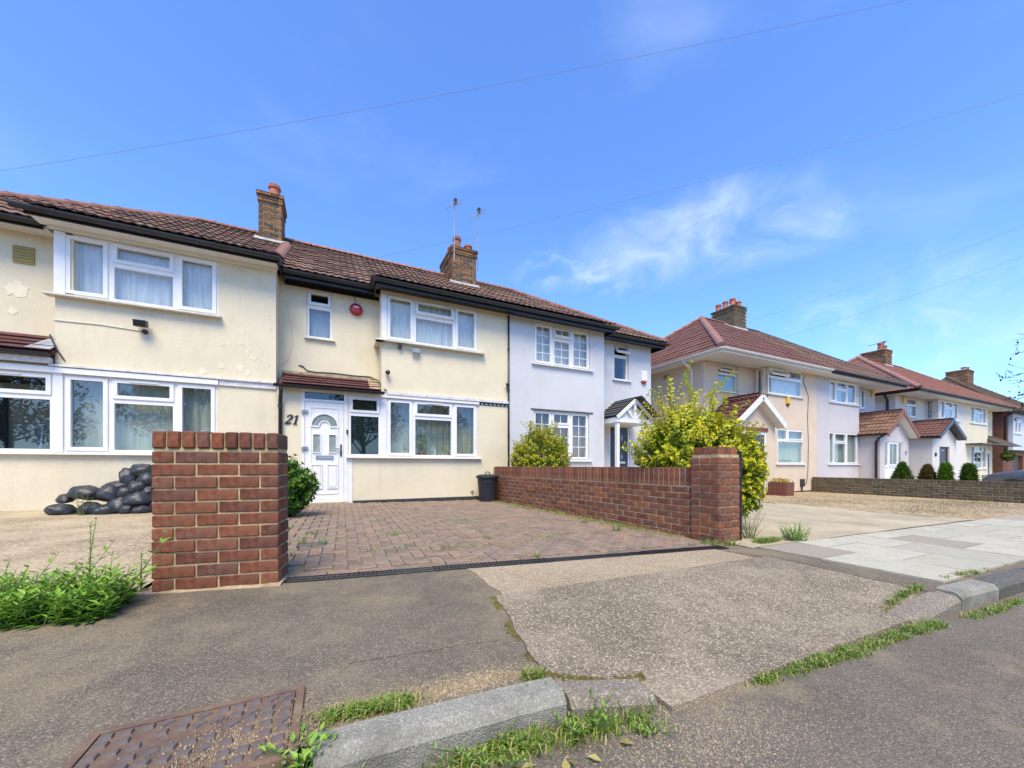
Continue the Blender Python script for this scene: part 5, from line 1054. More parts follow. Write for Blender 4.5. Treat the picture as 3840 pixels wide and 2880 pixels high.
# ------------------------------------------------------------------ ground, road, pavement, drives
def sheet(name, f, xs, ys, mat, kind='structure', parent=None, lift=0.):
    q = MB()
    for y in ys:
        for x in xs: q.v.append((x, y, f(x, y) + lift))
    n = len(xs)
    for j in range(len(ys) - 1):
        for i in range(n - 1): b = j * n + i; q.f.append((b, b + 1, b + n + 1, b + n))
    return q.build(name, mat, parent, kind=kind, origin=(0, 0, 0), smooth=True)
def lin(a, b, n): return [a + (b - a) * i / n for i in range(n + 1)]
def sm(t): t = max(0, min(1, t)); return t * t * (3 - 2 * t)
def kerb_y(x):                                    # front line of the kerb along the road
    pts = [(-30, 1.2), (-1, 1.10), (.0, 1.075), (.7, 1.05), (1.05, .99), (2.9, .93), (3.5, .90), (4.1, .87), (5, .84), (60, .3)]
    for (a, c), (b, d) in zip(pts[:-1], pts[1:]):
        if x <= b: return c + (d - c) * (x - a) / (b - a)
    return .3
def ramp_x(x): return sm((x - .55) / .45) * sm((3.55 - x) / .6)
def und(x, y): return .006 * noise.noise((x * 1.1, y * 1.3, .3)) + .0025 * noise.noise((x * 4, y * 4, 2.))
def pav(x, y):                                    # pavement surface; it dips to the road at the dropped kerb
    return g(x) - .085 * ramp_x(x) * sm((2.0 - y) / 1.0) + und(x, y) * .8
def roadz(x, y): return g(x) - .098 + .012 * sm((kerb_y(x) - y) / 1.5) + und(x, y) * .6
XS = lin(-30, -4, 13) + lin(-3.5, 6, 95) + lin(6.5, 20, 27) + lin(22, 60, 19)
q = MB()
for x in (-400, -30, 60, 700):
    for y in (-400, 800): q.v.append((x, y, g(x) - .35))
q.f = [(0, 2, 3, 1), (2, 4, 5, 3), (4, 6, 7, 5)]; q.build('ground', 'earth', kind='structure', origin=(0, 0, 0))
rq = MB(); YS = 22
for x in XS:
    k = kerb_y(x) + .05
    for j in range(YS + 1): y = k + (-7.2 - k) * (j / YS) ** 1.6; rq.v.append((x, y, roadz(x, y)))
for i in range(len(XS) - 1):
    for j in range(YS): b = i * (YS + 1) + j; rq.f.append((b, b + 1, b + YS + 2, b + YS + 1))
rq.build('road', 'road_asphalt', kind='structure', origin=(0, 0, 0), smooth=True)
sheet('far_pavement', lambda x, y: g(x) + .01, lin(-30, 60, 30), [-10, -7.2], 'dark_asphalt')
def front_y(x): return 2.86 - .112 * (x + .25) if x > -.25 else 2.86 - .14 * (x + .25)   # property line
pq = MB(); YS = 24
for x in XS:
    k0, k1 = kerb_y(x) + .06, max(2.35, front_y(x)) + .02
    for j in range(YS + 1): y = k0 + (k1 - k0) * j / YS; pq.v.append((x, y, pav(x, y)))
for i in range(len(XS) - 1):
    for j in range(YS): b = i * (YS + 1) + j; pq.f.append((b, b + YS + 1, b + YS + 2, b + 1))
pq.build('pavement', 'asphalt', kind='structure', origin=(0, 0, 0), smooth=True)
def ruled(name, L, Rr, nx, mat, lift, zf=pav, th=.03):
    """sheet between two edge polylines of the same length"""
    q = MB()
    for a, b in zip(L, Rr):
        for i in range(nx + 1): f = i / nx; x = a[0] + (b[0] - a[0]) * f; y = a[1] + (b[1] - a[1]) * f; q.v.append((x, y, zf(x, y) + lift))
    for j in range(len(L) - 1):
        for i in range(nx): b = j * (nx + 1) + i; q.f.append((b, b + 1, b + nx + 2, b + nx + 1))
    # skirt so that the sheet has a real edge
    m = len(L); e = [j * (nx + 1) for j in range(m)]
    for s in (e, [j + nx for j in e], list(range(nx + 1)), list(range((m - 1) * (nx + 1), m * (nx + 1)))):
        bb = len(q.v)
        for i in s: x, y, z = q.v[i]; q.v.append((x, y, z - th))
        for k in range(len(s) - 1): q.f.append((s[k], s[k + 1], bb + k + 1, bb + k))
    return q.build(name, mat, kind='structure', origin=(0, 0, 0), smooth=False)
# the exposed-stone crossover slab with its ragged left edge, the plainer band behind it, the dark strip beside it
ys = lin(kerb_y(2) - .02, 2.0, 26)
def eL(y):
    t = (y - 1.1) / .95; return .70 + .17 * t + .022 * noise.noise((y * 7, 1.2, 0)) + .012 * noise.noise((y * 19, 4.2, 0))
Lp = []
for y in ys: Lp.append((max(eL(y), 1.07 if y < 1.12 else 0), y))
Rp = [(3.42 + .02 * noise.noise((y * 5, 3, 1)) + .0 * y - (.35 * max(0, 1.1 - y) * 4 if y < 1.1 else 0), y - .02 * 0) for y in ys]
ruled('crossover', Lp, Rp, 28, 'crossover', .010)
ys2 = lin(2.0, 2.62, 8)
Lb = [(.905 + .02 * noise.noise((y * 7, 9, 0)), min(y, front_y(.9) - .075)) for y in ys2]; Rb = [(3.28, min(y - .04, front_y(3.3) - .085)) for y in ys2]
ruled('crossover_band', Lb, Rb, 16, 'crossover_plain', .007)
ruled('tarmac_strip', [(3.44, .99), (3.44, 1.4), (3.46, 1.8), (3.40, 2.05), (3.30, 2.32)], [(3.74, 1.01), (3.69, 1.4), (3.69, 1.8), (3.72, 2.05), (3.72, 2.34)], 4, 'asphalt', .006)
ruled('worn_tarmac', [(.06, 1.55), (.06, 2.0), (.1, 2.4), (.12, 2.68)], [(.66, 1.5), (.78, 2.0), (.86, 2.4), (.88, 2.6)], 6, 'asphalt', .005)
# moss in the crack between tarmac and crossover, and along the joint behind the low kerb
mq = MB(); rr = random.Random(5)
for k in range(260):
    y = rr.uniform(1.1, 2.0); x = eL(y) - .012 + rr.gauss(0, .012); s = rr.uniform(.004, .013)
    if noise.noise((y * 6, 0, 7)) < -.05: continue
    z = pav(x, y); mq.add([(x - s, y - s, z), (x + s, y - s * .6, z), (x + s * .8, y + s, z), (x - s, y + s, z), (x, y, z + s * .9 + .004)], [(0, 1, 4), (1, 2, 4), (2, 3, 4), (3, 0, 4)])
for k in range(260):
    x = rr.uniform(.70, 1.12); y = kerb_y(x) + .155 + rr.gauss(0, .012) - (x - .7) * .05; s = rr.uniform(.004, .014)
    z = pav(x, y) + .004; mq.add([(x - s, y - s, z), (x + s, y - s * .6, z), (x + s * .8, y + s, z), (x - s, y + s, z), (x, y, z + s * .9 + .006)], [(0, 1, 4), (1, 2, 4), (2, 3, 4), (3, 0, 4)])
tag(mq.build('moss', 'moss', kind='stuff'), 'rusty green moss filling the crack beside the stony crossover', 'moss')
# paving slabs further along
pv = empty('slab_paving', (5.8, 1.6, g(5.8)), kind='structure')
SL = {}
def slab_obj(x0, x1, y0, y1, mat):
    q = MB(); j = .006; z = lambda x, y: g(x) + .012 + rnd.uniform(-.003, .003)
    p = [(x0 + j, y0 + j), (x1 - j, y0 + j), (x1 - j, y1 - j), (x0 + j, y1 - j)]
    q.hexa([(a, b, g(a) - .05) for a, b in p] + [(a, b, z(a, b)) for a, b in p]); q.build('paving_slab', mat, pv)
for i in range(26):
    x0 = 3.76 + i * .62; x1 = x0 + .62
    cuts = [1.03, 1.45, 2.0, 2.27] if i % 2 else [1.03, 1.75, 2.27]
    cuts = [c - .012 * (x0 - 3.8) for c in cuts]
    for k in range(len(cuts) - 1):
        m = 'slab'
        if (i == 0 and k == len(cuts) - 2) or (i == 3 and k == 1): m = 'slab_tan'
        if i > 9: m = 'slab_tan'
        slab_obj(x0, x1, cuts[k], cuts[k + 1], m)
# kerb stones
kb = empty('kerb', (0, 1.1, g(0)), kind='structure')
def kerb_stone(x0, x1, mat, h0=0., h1=0., w=.090):
    """h0, h1: how far the ends drop below the pavement"""
    q = MB(); n = 8
    for i in range(n + 1):
        f = i / n; x = x0 + .004 + (x1 - x0 - .008) * f; yf = kerb_y(x); top = g(x) + .012 - (h0 + (h1 - h0) * f); nz = .002 * noise.noise((x * 9, 1, 2)); tp = .0 if .05 < f < .95 else .004
        for dy, dz in ((.0, -.30), (-.012, -.035), (.004, -.010), (.022, .0), (w, .004), (w, -.3)): q.v.append((x, yf + dy + nz, top + dz - tp))
    for i in range(n):
        for k in range(6): b = i * 6 + k; q.f.append((b, i * 6 + (k + 1) % 6, (i + 1) * 6 + (k + 1) % 6, (i + 1) * 6 + k))
    q.f.append((0, 1, 2, 3, 4, 5)); q.f.append(tuple(n * 6 + i for i in (5, 4, 3, 2, 1, 0)))
    return q.build('kerb_stone', mat, kb)
for k in range(10): kerb_stone(-10.05 + k * .915, -10.05 + (k + 1) * .915, 'kerb_grey')
kerb_stone(-.9, -.075, 'kerb_dark', .03, .03); kerb_stone(-.045, .705, 'kerb_grey'); kerb_stone(.715, 1.05, 'kerb_brown', .022, .06)
kerb_stone(2.93, 3.50, 'kerb_brown', .085, .012, .108); kerb_stone(3.51, 4.06, 'kerb_grey', w=.106); kerb_stone(4.06, 4.9, 'kerb_dark', w=.106)
for k in range(16): kerb_stone(4.9 + k * .915, 4.9 + (k + 1) * .915, 'kerb_brown' if k % 3 else 'kerb_dark')
for k in range(2): kerb_stone(1.05 + k * .94, 1.05 + (k + 1) * .94, 'kerb_brown', .112, .112)

# front gardens
sheet('front_yard', lambda x, y: g(x) + .004 + und(x, y) * 2 + .01 * sm((y - 7.6) / .5), lin(-14, -1.02, 40), lin(2.95, 8.4, 22), 'yard')
def drvz(x, y): return g(x) + und(x, y) * 1.2
sheet('driveway_bed', lambda x, y: drvz(x, y) - .012, lin(-1.01, 3.72, 30), lin(2.3, 8.4, 40), 'sand_joint')
sheet('concrete_drive', lambda x, y: g(x) + .002 + und(x, y) + (.006 if int(y / 1.3) % 2 else 0), lin(3.70, 9.42, 40), lin(2.28, 8.6, 52), 'yard_concrete')
sheet('gravel_yard', lambda x, y: g(x) + .004 + und(x * 3, y * 3), lin(9.43, 16.5, 40), lin(2.15, 8.6, 36), 'gravel')
sheet('front_garden', lambda x, y: g(x), lin(16.5, 60, 20), lin(2.0, 16, 8), 'yard_concrete'); sheet('side_passage', lambda x, y: g(x) - .004, lin(9.0, 16.5, 8), lin(8.6, 18, 6), 'yard_concrete')

# block paving: 90 degree herringbone, the 300 nearest blocks one by one
drv = empty('block_paving', (1.5, 5.3, g(1.5)), kind='structure')
PW_ = WLOC[drv]; bw = .1; blocks = []
ang = R(-1.5)
for i in range(-20, 60):
    for j in range(-8, 70):
        k = (i - j) % 4
        if k not in (0, 3): continue
        hz = k == 0
        cx_, cy_ = (i + (1 if hz else .5)) * bw, (j + (.5 if hz else 1)) * bw
        x = -.9 + cx_ * math.cos(ang) - cy_ * math.sin(ang); y = 2.4 + cx_ * math.sin(ang) + cy_ * math.cos(ang)
        xr = 3.66 - (y - 2.9) * .045 - .1
        if x < -.90 or x > xr or y > 8.22 or y < front_y(x) + .16: continue
        if y < 3.25 and x < -.12: continue
        blocks.append((x, y, hz))
blocks.sort(key=lambda b: b[0] ** 2 + b[1] ** 2)
pm_ = brick_mesh(.191, .091, .05, 'paver', .006); rest = MB()
for n_, (x, y, hz) in enumerate(blocks):
    z = drvz(x, y) - .025 + rnd.uniform(-.003, .003) + .004
    mt = Matrix.Translation((x, y, z)) @ Matrix.Rotation(ang + (0 if hz else R(90)) + rnd.uniform(-.012, .012), 4, 'Z') @ Matrix.Rotation(rnd.uniform(-.012, .012), 4, 'X') @ Matrix.Rotation(rnd.uniform(-.008, .008), 4, 'Y')
    if n_ < 270: inst('paving_block', pm_, Matrix.Translation(-PW_) @ mt, drv)
    else: rest.add([mt @ v.co for v in pm_.vertices], [tuple(f.vertices) for f in pm_.polygons])
rest.build('paving_blocks', 'paver', drv, kind='stuff')
L = 3.78; dirx = Vector((3.65, -.41, 0)).normalized()
for k in range(18):
    p = Vector((-.22, front_y(-.22) + .085, 0)) + dirx * (k * .205 + .1); mt = Matrix.Translation(p + Vector((0, 0, drvz(p.x, p.y) - .022))) @ Matrix.Rotation(math.atan2(dirx.y, dirx.x), 4, 'Z'); inst('paving_block', pm_, Matrix.Translation(-PW_) @ mt, drv)
# drain channel across the mouth of the drive
dn = empty('drain_channel', (-.26, front_y(-.26) - .03, g(-.2)), math.atan2(dirx.y, dirx.x), 'long black slotted drain channel across the mouth of the drive', 'drain')
slope = math.asin(-.0145 * dirx.x)
segL = .93
for s in range(4):
    q = MB(); x0 = s * (segL + .006); n = 31; w_ = .060; nz = lambda x: -.0145 * dirx.x * x + .008 + (.004 if s % 2 else 0)
    xs_ = x0; st = segL / n
    for rx in ((-w_, -.045), (-.007, .007), (.045, w_)): q.hexa([(x0, rx[0], nz(x0) - .03), (x0 + segL, rx[0], nz(x0 + segL) - .03), (x0 + segL, rx[1], nz(x0 + segL) - .03), (x0, rx[1], nz(x0) - .03), (x0, rx[0], nz(x0)), (x0 + segL, rx[0], nz(x0 + segL)), (x0 + segL, rx[1], nz(x0 + segL)), (x0, rx[1], nz(x0))])
    for i in range(n + 1):
        a = x0 + i * st - .007; b = a + .014; a = max(a, x0); b = min(b, x0 + segL)
        for r0, r1 in ((-.0448, -.0072), (.0072, .0448)): q.hexa([(a, r0, nz(a) - .03), (b, r0, nz(b) - .03), (b, r1, nz(b) - .03), (a, r1, nz(a) - .03), (a, r0, nz(a) - .001), (b, r0, nz(b) - .001), (b, r1, nz(b) - .001), (a, r1, nz(a) - .001)])
    q.build('grating', 'black_plastic', dn, local=True)
q = MB(); zz = lambda x: -.0145 * dirx.x * x
q.hexa([(0, -.066, -.15), (3.75, -.066, zz(3.75) - .15), (3.75, .066, zz(3.75) - .15), (0, .066, -.15), (0, -.066, -.026), (3.75, -.066, zz(3.75) - .026), (3.75, .066, zz(3.75) - .026), (0, .066, -.026)]); q.build('channel', 'black_paint', dn, local=True)
# inspection cover in the drive
ic = empty('inspection_cover', (-.16, 4.0, g(-.16)), 0, 'small grey inspection cover set in the paving beside the left brick pier', 'cover'); MB().box(-.27, -.05, 3.92, 4.08, g(0) - .02, g(0) + .012).build('lid', 'kerb_dark', ic, bevel=.004)
q = MB(); ring(q, lambda a, d, z: (a, z, d), -.285, -.035, 3.905, 4.095, .016, g(0) - .02, g(0) + .010); q.build('frame', 'plinth', ic)

# manhole cover in the foreground
mh = empty('manhole_cover', (-.32, 1.25, g(-.3)), 0, 'rusty rectangular manhole cover with raised studs in the pavement beside the kerb', 'manhole cover')
z0 = g(-.3) + .008; q = MB(); q.box(-.565, -.105, 1.125, 1.413, z0 - .05, z0); q.build('lid', 'rusty_iron', mh)
q = MB(); ring(q, lambda a, d, z: (a, z, d), -.592, -.078, 1.098, 1.440, .0225, z0 - .06, z0 + .002); q.build('frame', 'rusty_iron', mh)
rr = random.Random(11); sq = MB().hexa([(-.0155, -.012, 0), (.0155, -.012, 0), (.0155, .012, 0), (-.0155, .012, 0), (-.013, -.0095, .007), (.013, -.0095, .007), (.013, .0095, .007), (-.013, .0095, .007)]).mesh('stud', 'iron_stud')
for i in range(11):
    for j in range(7):
        x = -.545 + i * .0420 + rr.uniform(-.004, .004); y = 1.142 + j * .0418 + rr.uniform(-.004, .004)
        if 3 <= i <= 6 and j in (1, 4) or (i, j) in ((7, 3), (2, 5), (8, 2), (1, 3)): continue
        inst('stud', sq, Matrix.Translation(Vector((x, y, z0)) - WLOC[mh]) @ Matrix.Rotation(rr.choice([0, 0, .78, .1, -.15]) + rr.uniform(-.08, .08), 4, 'Z'), mh)
q = MB()
for k in range(9): x = -.36 + k * .018; q.bar((x, 1.178 + .006 * (k % 2), z0 + .001), (x + .010, 1.196 - .008 * (k % 3), z0 + .002), .004, .004)
for k in range(6): x = -.31 + k * .012; q.bar((x, 1.335 + .004 * (k % 2), z0 + .001), (x + .004, 1.35, z0 + .002), .004, .004)
q.build('worn_casting_mark', 'iron_stud', mh)
# ------------------------------------------------------------------ brick walls
pr = empty('brick_pier', (-.935, 2.865, g(-.9) - .0), R(-9.5), 'free standing red brick wall end with an upright brick coping left of the drive', 'brick pier')
Wd, Dp = .647, .215; nC = 11
MB().box(.007, Wd - .007, .007, Dp - .007, -.05, nC * .075 + .012).build('mortar', 'mortar', pr, local=True)
MB().box(.006, Wd - .006, .010, Dp - .010, nC * .075 + .012, nC * .075 + .105).build('mortar', 'mortar', pr, local=True)
brick_faces(pr, 0, Wd, 0, Dp, -.006, nC, 'brick', 'fb', jit=.004, bl=.209)
for k in range(9):
    me = brick_mesh(.0615, .222, .1, 'brick', .007); inst('brick', me, Matrix.Translation((.032 + k * .0728, Dp / 2 - .004 + rnd.uniform(-.004, .004), nC * .075 + .014 + .05 + rnd.uniform(-.003, .002))) @ Matrix.Rotation(rnd.uniform(-.03, .03), 4, 'Y'), pr)
q = MB(); n = 10
for i in range(n + 1):
    x = -.03 + (Wd + .05) * i / n; t = -.002 + .012 * noise.noise((i * .7, 2, 0)); 
    for y, z in ((-.045 + .02 * noise.noise((i * .9, 5, 0)), -.06), (-.03 + .015 * noise.noise((i * 1.3, 8, 0)), t), (.0, t + .006), (.1, t + .006)): q.v.append((x, y, z))
for i in range(n):
    for k in range(3): b = i * 4 + k; q.f.append((b, b + 4, b + 5, b + 1))
q.build('rough_footing', 'old_base', pr, local=True)

gw = empty('garden_wall', (3.62, 2.58, g(3.6) - .0), 0, 'long red brick garden wall with a square end pier right of the drive', 'garden wall')
# wall run: local x runs back to the house
run = Vector((-.20, 5.35, 0)); L = run.length; rot = math.atan2(run.y, run.x)
base = Vector((.045, .30, 0)); Rz = Matrix.Rotation(rot, 4, 'Z'); zb = .76 - g(3.6) - .225 - 9 * .075 - .006
core = MB(); c0, c1 = 0, L
for a0, a1, h0, h1, z0, z1 in ((0, L, .006, .0955, -.12, zb + 9 * .075 + .01),):
    pts = [(a0, -h0, z0), (a1, -h0, z0), (a1, -h1, z0), (a0, -h1, z0), (a0, -h0, z1), (a1, -h0, z1), (a1, -h1, z1), (a0, -h1, z1)]
    core.hexa([base + Rz @ Vector(p) for p in pts])
pts = [(0, -.006, zb + 9 * .075 + .01), (L, -.006, zb + 9 * .075 + .01), (L, -.0955, zb + 9 * .075 + .01), (0, -.0955, zb + 9 * .075 + .01), (0, -.006, zb + .888), (L, -.006, zb + .888), (L, -.0955, zb + .888), (0, -.0955, zb + .888)]
core.hexa([base + Rz @ Vector(p) for p in pts]); core.build('mortar', 'mortar', gw, local=True)
cnt = 0
for k in range(9):
    for s, l in runs(L, .215 if k % 2 else .1025):
        me = brick_mesh(l, .1025, .065, 'brick_wall')
        mt = Matrix.Translation(base) @ Rz @ Matrix.Translation((s + l / 2, -.0515 + rnd.uniform(-.003, .003), zb + k * .075 + .042)) @ Matrix.Rotation(rnd.uniform(-.006, .006), 4, 'Y'); inst('brick', me, mt, gw); cnt += 1
n = int(L / .0755)
me = brick_mesh(.065, .1025, .212, 'brick_wall')
for k in range(n): inst('brick', me, Matrix.Translation(base) @ Rz @ Matrix.Translation((.035 + k * .0755, -.0515 + rnd.uniform(-.003, .003), zb + .675 + .012 + .108 + rnd.uniform(-.002, .002))) @ Matrix.Rotation(rnd.uniform(-.012, .012), 4, 'Y'), gw)
# the square end pier
pier = bpy.data.objects.new('pier', None); col.objects.link(pier); pier.parent = gw; WLOC[pier] = WLOC[gw]; pier.empty_display_size = .1
MB().box(.008, .332, .008, .332, -.1, .92).build('mortar', 'mortar', pier, local=True); MB().box(.03, .31, .03, .31, .9, .985).build('mortar', 'mortar', pier, local=True)
brick_faces(pier, 0, .34, 0, .34, -.012, 12, 'brick_wall', 'flbr', jit=.004)
brick_faces(pier, .02, .32, .02, .32, .895, 1, 'brick_wall', 'flbr', jit=.004, bl=.145, h=.095)
tag(MB().tube([(3.985, 2.60, g(4) - .03), (3.988, 2.60, .3), (3.984, 2.60, .93)], .022, 8).build('fence_post', 'black_paint'), 'thin black metal post against the right side of the square brick pier', 'post')

# low brown wall between the two semis
bw_ = empty('garden_wall', (16.62, 7.95, g(16.6)), 0, 'low weathered brown brick wall in front of the lilac grey house', 'garden wall')
run = Vector((-.28, -6.1, 0)); L = run.length; rot = math.atan2(run.y, run.x); Rz = Matrix.Rotation(rot, 4, 'Z'); h = .56
core = MB(); core.hexa([Rz @ Vector(p) for p in [(0, -.095, -.3), (L, -.095, -.3), (L, .095, -.3), (0, .095, -.3), (0, -.095, h - .01), (L, -.095, h - .01), (L, .095, h - .01), (0, .095, h - .01)]]); core.build('mortar', 'mortar_grey', bw_, local=True)
for k in range(6):
    for s, l in runs(L, .215 if k % 2 else .1025):
        inst('brick', brick_mesh(l, .1025, .065, 'brick_old'), Rz @ Matrix.Translation((s + l / 2, -.05 + rnd.uniform(-.005, .005), .005 + k * .075 + .04)), bw_)
for k in range(int(L / .0755)): inst('brick', brick_mesh(.065, .21, .1, 'brick_old'), Rz @ Matrix.Translation((.035 + k * .0755, rnd.uniform(-.004, .004), .455 + .06 + rnd.uniform(-.004, .004))), bw_)
# ------------------------------------------------------------------ plants
def leaf(mb, p, d, up, l, w, gr, fold=.25):
    """one folded leaf: base p, direction d"""
    d = d.normalized(); s = d.cross(up)
    if s.length < 1e-4: s = d.orthogonal()
    s.normalize(); n = s.cross(d); m = p + d * (l * .45); b = len(mb.v)
    for q in (p, m + s * w / 2 + n * w * fold, p + d * l, m - s * w / 2 + n * w * fold, m): mb.v.append(tuple(q))
    mb.f += [(b, b + 4, b + 1), (b + 4, b + 2, b + 1), (b, b + 3, b + 4), (b + 3, b + 2, b + 4)]; mb.grow += [gr] * 5
def rdir(r, zlo=-1.):
    while True:
        v = Vector((r.uniform(-1, 1), r.uniform(-1, 1), r.uniform(zlo, 1)))
        if .05 < v.length < 1: return v.normalized()
def bush(name, label, c, rad, shoots, fill, lsize, mat, seed, cat='bush', tipgrow=.9, stem='bark', clipx=None, spike=.2, grow_h=.55):
    """c = base centre; rad = half extents (x, y, full height): shoots run from the base to the outline and carry leaves"""
    r = random.Random(seed); c = Vector(c); root = empty(name, c, 0, label, cat); mb = MB(); mb.grow = []; st = MB()
    rx, ry, h = rad; mid = c + Vector((0, 0, h * .5))
    for i in range(shoots):
        d = rdir(r, -.75); up_ = max(0, d.z); k = .94 + spike * (r.random() ** 4) * up_ * 2.4 + .16 * noise.noise(d * 2.3 + Vector((seed, 0, 0))) + .07 * noise.noise(d * 6 + Vector((seed, 3, 0)))
        tip = mid + Vector((d.x * rx, d.y * ry, d.z * h * .5)) * k
        sdir = (Vector((d.x, d.y, d.z * .7 + .45)) + rdir(r) * .5).normalized(); ln = r.uniform(.08, .20) * (h ** .5) * (1 + 1.2 * max(0, k - 1.1))
        a = tip - sdir * ln
        if clipx and tip.z < .80 and tip.x < clipx + .05: continue
        if i % 5 == 0: st.tube([c + Vector((d.x * rx * .15, d.y * ry * .15, .0)), c + Vector((d.x * rx * .4, d.y * ry * .4, h * .25)), a, tip], [.009, .007, .004, .002], 4, cap=False)
        else: st.tube([a, tip], [.003, .0015], 3, cap=False)
        n = int(ln / (lsize * .5)) + 2; th = r.random() * 6; hfac = (tip.z - c.z) / h; gv = tipgrow * (.30 + (hfac - grow_h) * .9 + .5 * noise.noise(tip * 2.6 + Vector((seed, 0, 0))))
        for j in range(n):
            f = j / (n - 1); p = a.lerp(tip, f); th += 1.57 + r.uniform(-.4, .4); o = Quaternion(sdir, th) @ sdir.orthogonal().normalized()
            for sgn in (1, -1):
                l2 = (o * sgn + sdir * (.05 + .45 * f) + rdir(r) * .4).normalized(); s = lsize * r.uniform(.7, 1.2) * (1 - .25 * f); leaf(mb, p, l2, sdir, s, s * .60, max(0, min(1, gv + .35 * f)))
        for sgn in range(4):
            th += 1.57; o = Quaternion(sdir, th) @ sdir.orthogonal().normalized(); s = lsize * .75; leaf(mb, tip, (o + sdir * .9).normalized(), sdir, s, s * .55, max(0, min(1, gv + .45)))
    for i in range(fill):
        d = rdir(r, -.95); k = r.random() ** .4 * .90; p = mid + Vector((d.x * rx, d.y * ry, d.z * h * .5)) * k
        if clipx and p.z < .80 and p.x < clipx + .05: continue
        s = lsize * r.uniform(.8, 1.3); leaf(mb, p, (d + rdir(r) * .9 + Vector((0, 0, .2))).normalized(), Vector((0, 0, 1)), s, s * .6, 0.)
    o = mb.build('foliage', mat, root, kind='stuff'); st.build('stems', stem, root)
    return root
PZ = Vector((0, 0, 1))
bush('garden_shrub', 'large golden green evergreen shrub behind the square brick pier', (4.42, 3.55, g(4.3)), (.86, .60, 1.56), 1350, 7500, .058, 'leaf_gold', 21, spike=.36, grow_h=.40, clipx=3.72)
# its right-hand skirt that hangs lower beside the pier
bush('garden_shrub', 'narrow yellow green shrub hanging down right of the square brick pier', (4.70, 3.05, g(4.6) + .18), (.31, .28, 1.08), 320, 1300, .056, 'leaf_gold', 22, grow_h=.2, spike=.1)
bush('garden_shrub', 'rounded olive green shrub behind the brick wall by the pale blue house', (4.30, 7.40, g(4.3)), (.74, .48, 1.66), 800, 3800, .058, 'leaf_olive', 23, spike=.22, grow_h=.42, clipx=3.55)
bush('garden_shrub', 'glossy dark green shrub half hidden by the left brick pier', (-.62, 6.35, g(-.6)), (.42, .38, .82), 300, 1300, .078, 'leaf_dark', 24, spike=.15, grow_h=.5)
# conical shrubs behind the low brown wall
def cone_shrub(label, x, y, r_, top, mat, seed, round_=False):
    r = random.Random(seed); zb = g(x); h = top - zb; c = empty('conical_shrub', (x, y, zb), 0, label, 'shrub', 'clipped shrubs behind the low wall'); mb = MB(); mb.grow = []
    for i in range(2200):
        f = r.random() ** .75; rad = r_ * .86 * (1 - f) ** (.75 if not round_ else .4) * (.80 + .36 * r.random()) * (1 if i % 3 else r.random()); t = r.random() * 6.283
        p = Vector((x + math.cos(t) * rad, y + math.sin(t) * rad, zb + .08 + (h - .1) * f)); d = Vector((math.cos(t), math.sin(t), .7)); leaf(mb, p, (d + rdir(r) * .8).normalized(), PZ, .10 * r.uniform(.5, 1.3), .05, 0)
    mb.build('foliage', mat, c, kind='stuff'); MB().tube([(x, y, zb - .03), (x, y, zb + h * .6)], [.03, .012], 6).build('stem', 'bark', c)
cone_shrub('dark green cone shrub nearest the lilac house behind the low wall', 16.98, YX(3384, 16.98), .42, .86, 'leaf_cone', 1); cone_shrub('brownish cone shrub, second behind the low brown wall', 16.95, YX(3478, 16.95), .36, .78, 'leaf_cone_brown', 2)
cone_shrub('bright green rounded shrub in front of the dark porch door', 16.92, YX(3546, 16.92), .20, .84, 'leaf_cone_lime', 3, True); cone_shrub('slim dark green shrub below the pale yellow house', 16.9, YX(3634, 16.9), .21, .82, 'leaf_cone', 4, True)

# weeds and grass
def weed(name, label, c, n, h, spread, lsize, mat, seed, cat='weed', lean=.5, wl=.38, stem='stem_green', bushy=1.):
    r = random.Random(seed); c = Vector(c); mb = MB(); mb.grow = []; st = MB()
    for i in range(n):
        t = r.random() * 6.283; rr_ = spread * r.random() ** .6; b = c + Vector((math.cos(t) * rr_ * .6, math.sin(t) * rr_ * .6, -.004)); hh = h * r.uniform(.45, 1.1)
        tip = b + Vector((math.cos(t) * lean * hh * r.random(), math.sin(t) * lean * hh * r.random(), hh)); mid = b.lerp(tip, .5) + Vector((r.uniform(-.1, .1), r.uniform(-.1, .1), .1)) * hh * .4
        st.tube([b, mid, tip], [.003, .0022, .001], 4, cap=False); th = r.random() * 6
        m = max(4, int(hh / (lsize * .45) * bushy))
        for j in range(m):
            f = (j + .5) / m; p = b.lerp(mid, f * 2) if f < .5 else mid.lerp(tip, f * 2 - 1); th += 2.4; o = Vector((math.cos(th), math.sin(th), .35 + .5 * f + r.uniform(-.2, .2)))
            s = lsize * r.uniform(.6, 1.2) * (1.1 - .5 * f); leaf(mb, p, o, PZ, s, s * wl, f)
    root = empty(name, c, 0, label, cat); mb.build('leaves', mat, root, kind='stuff'); st.build('stems', stem, root); return root
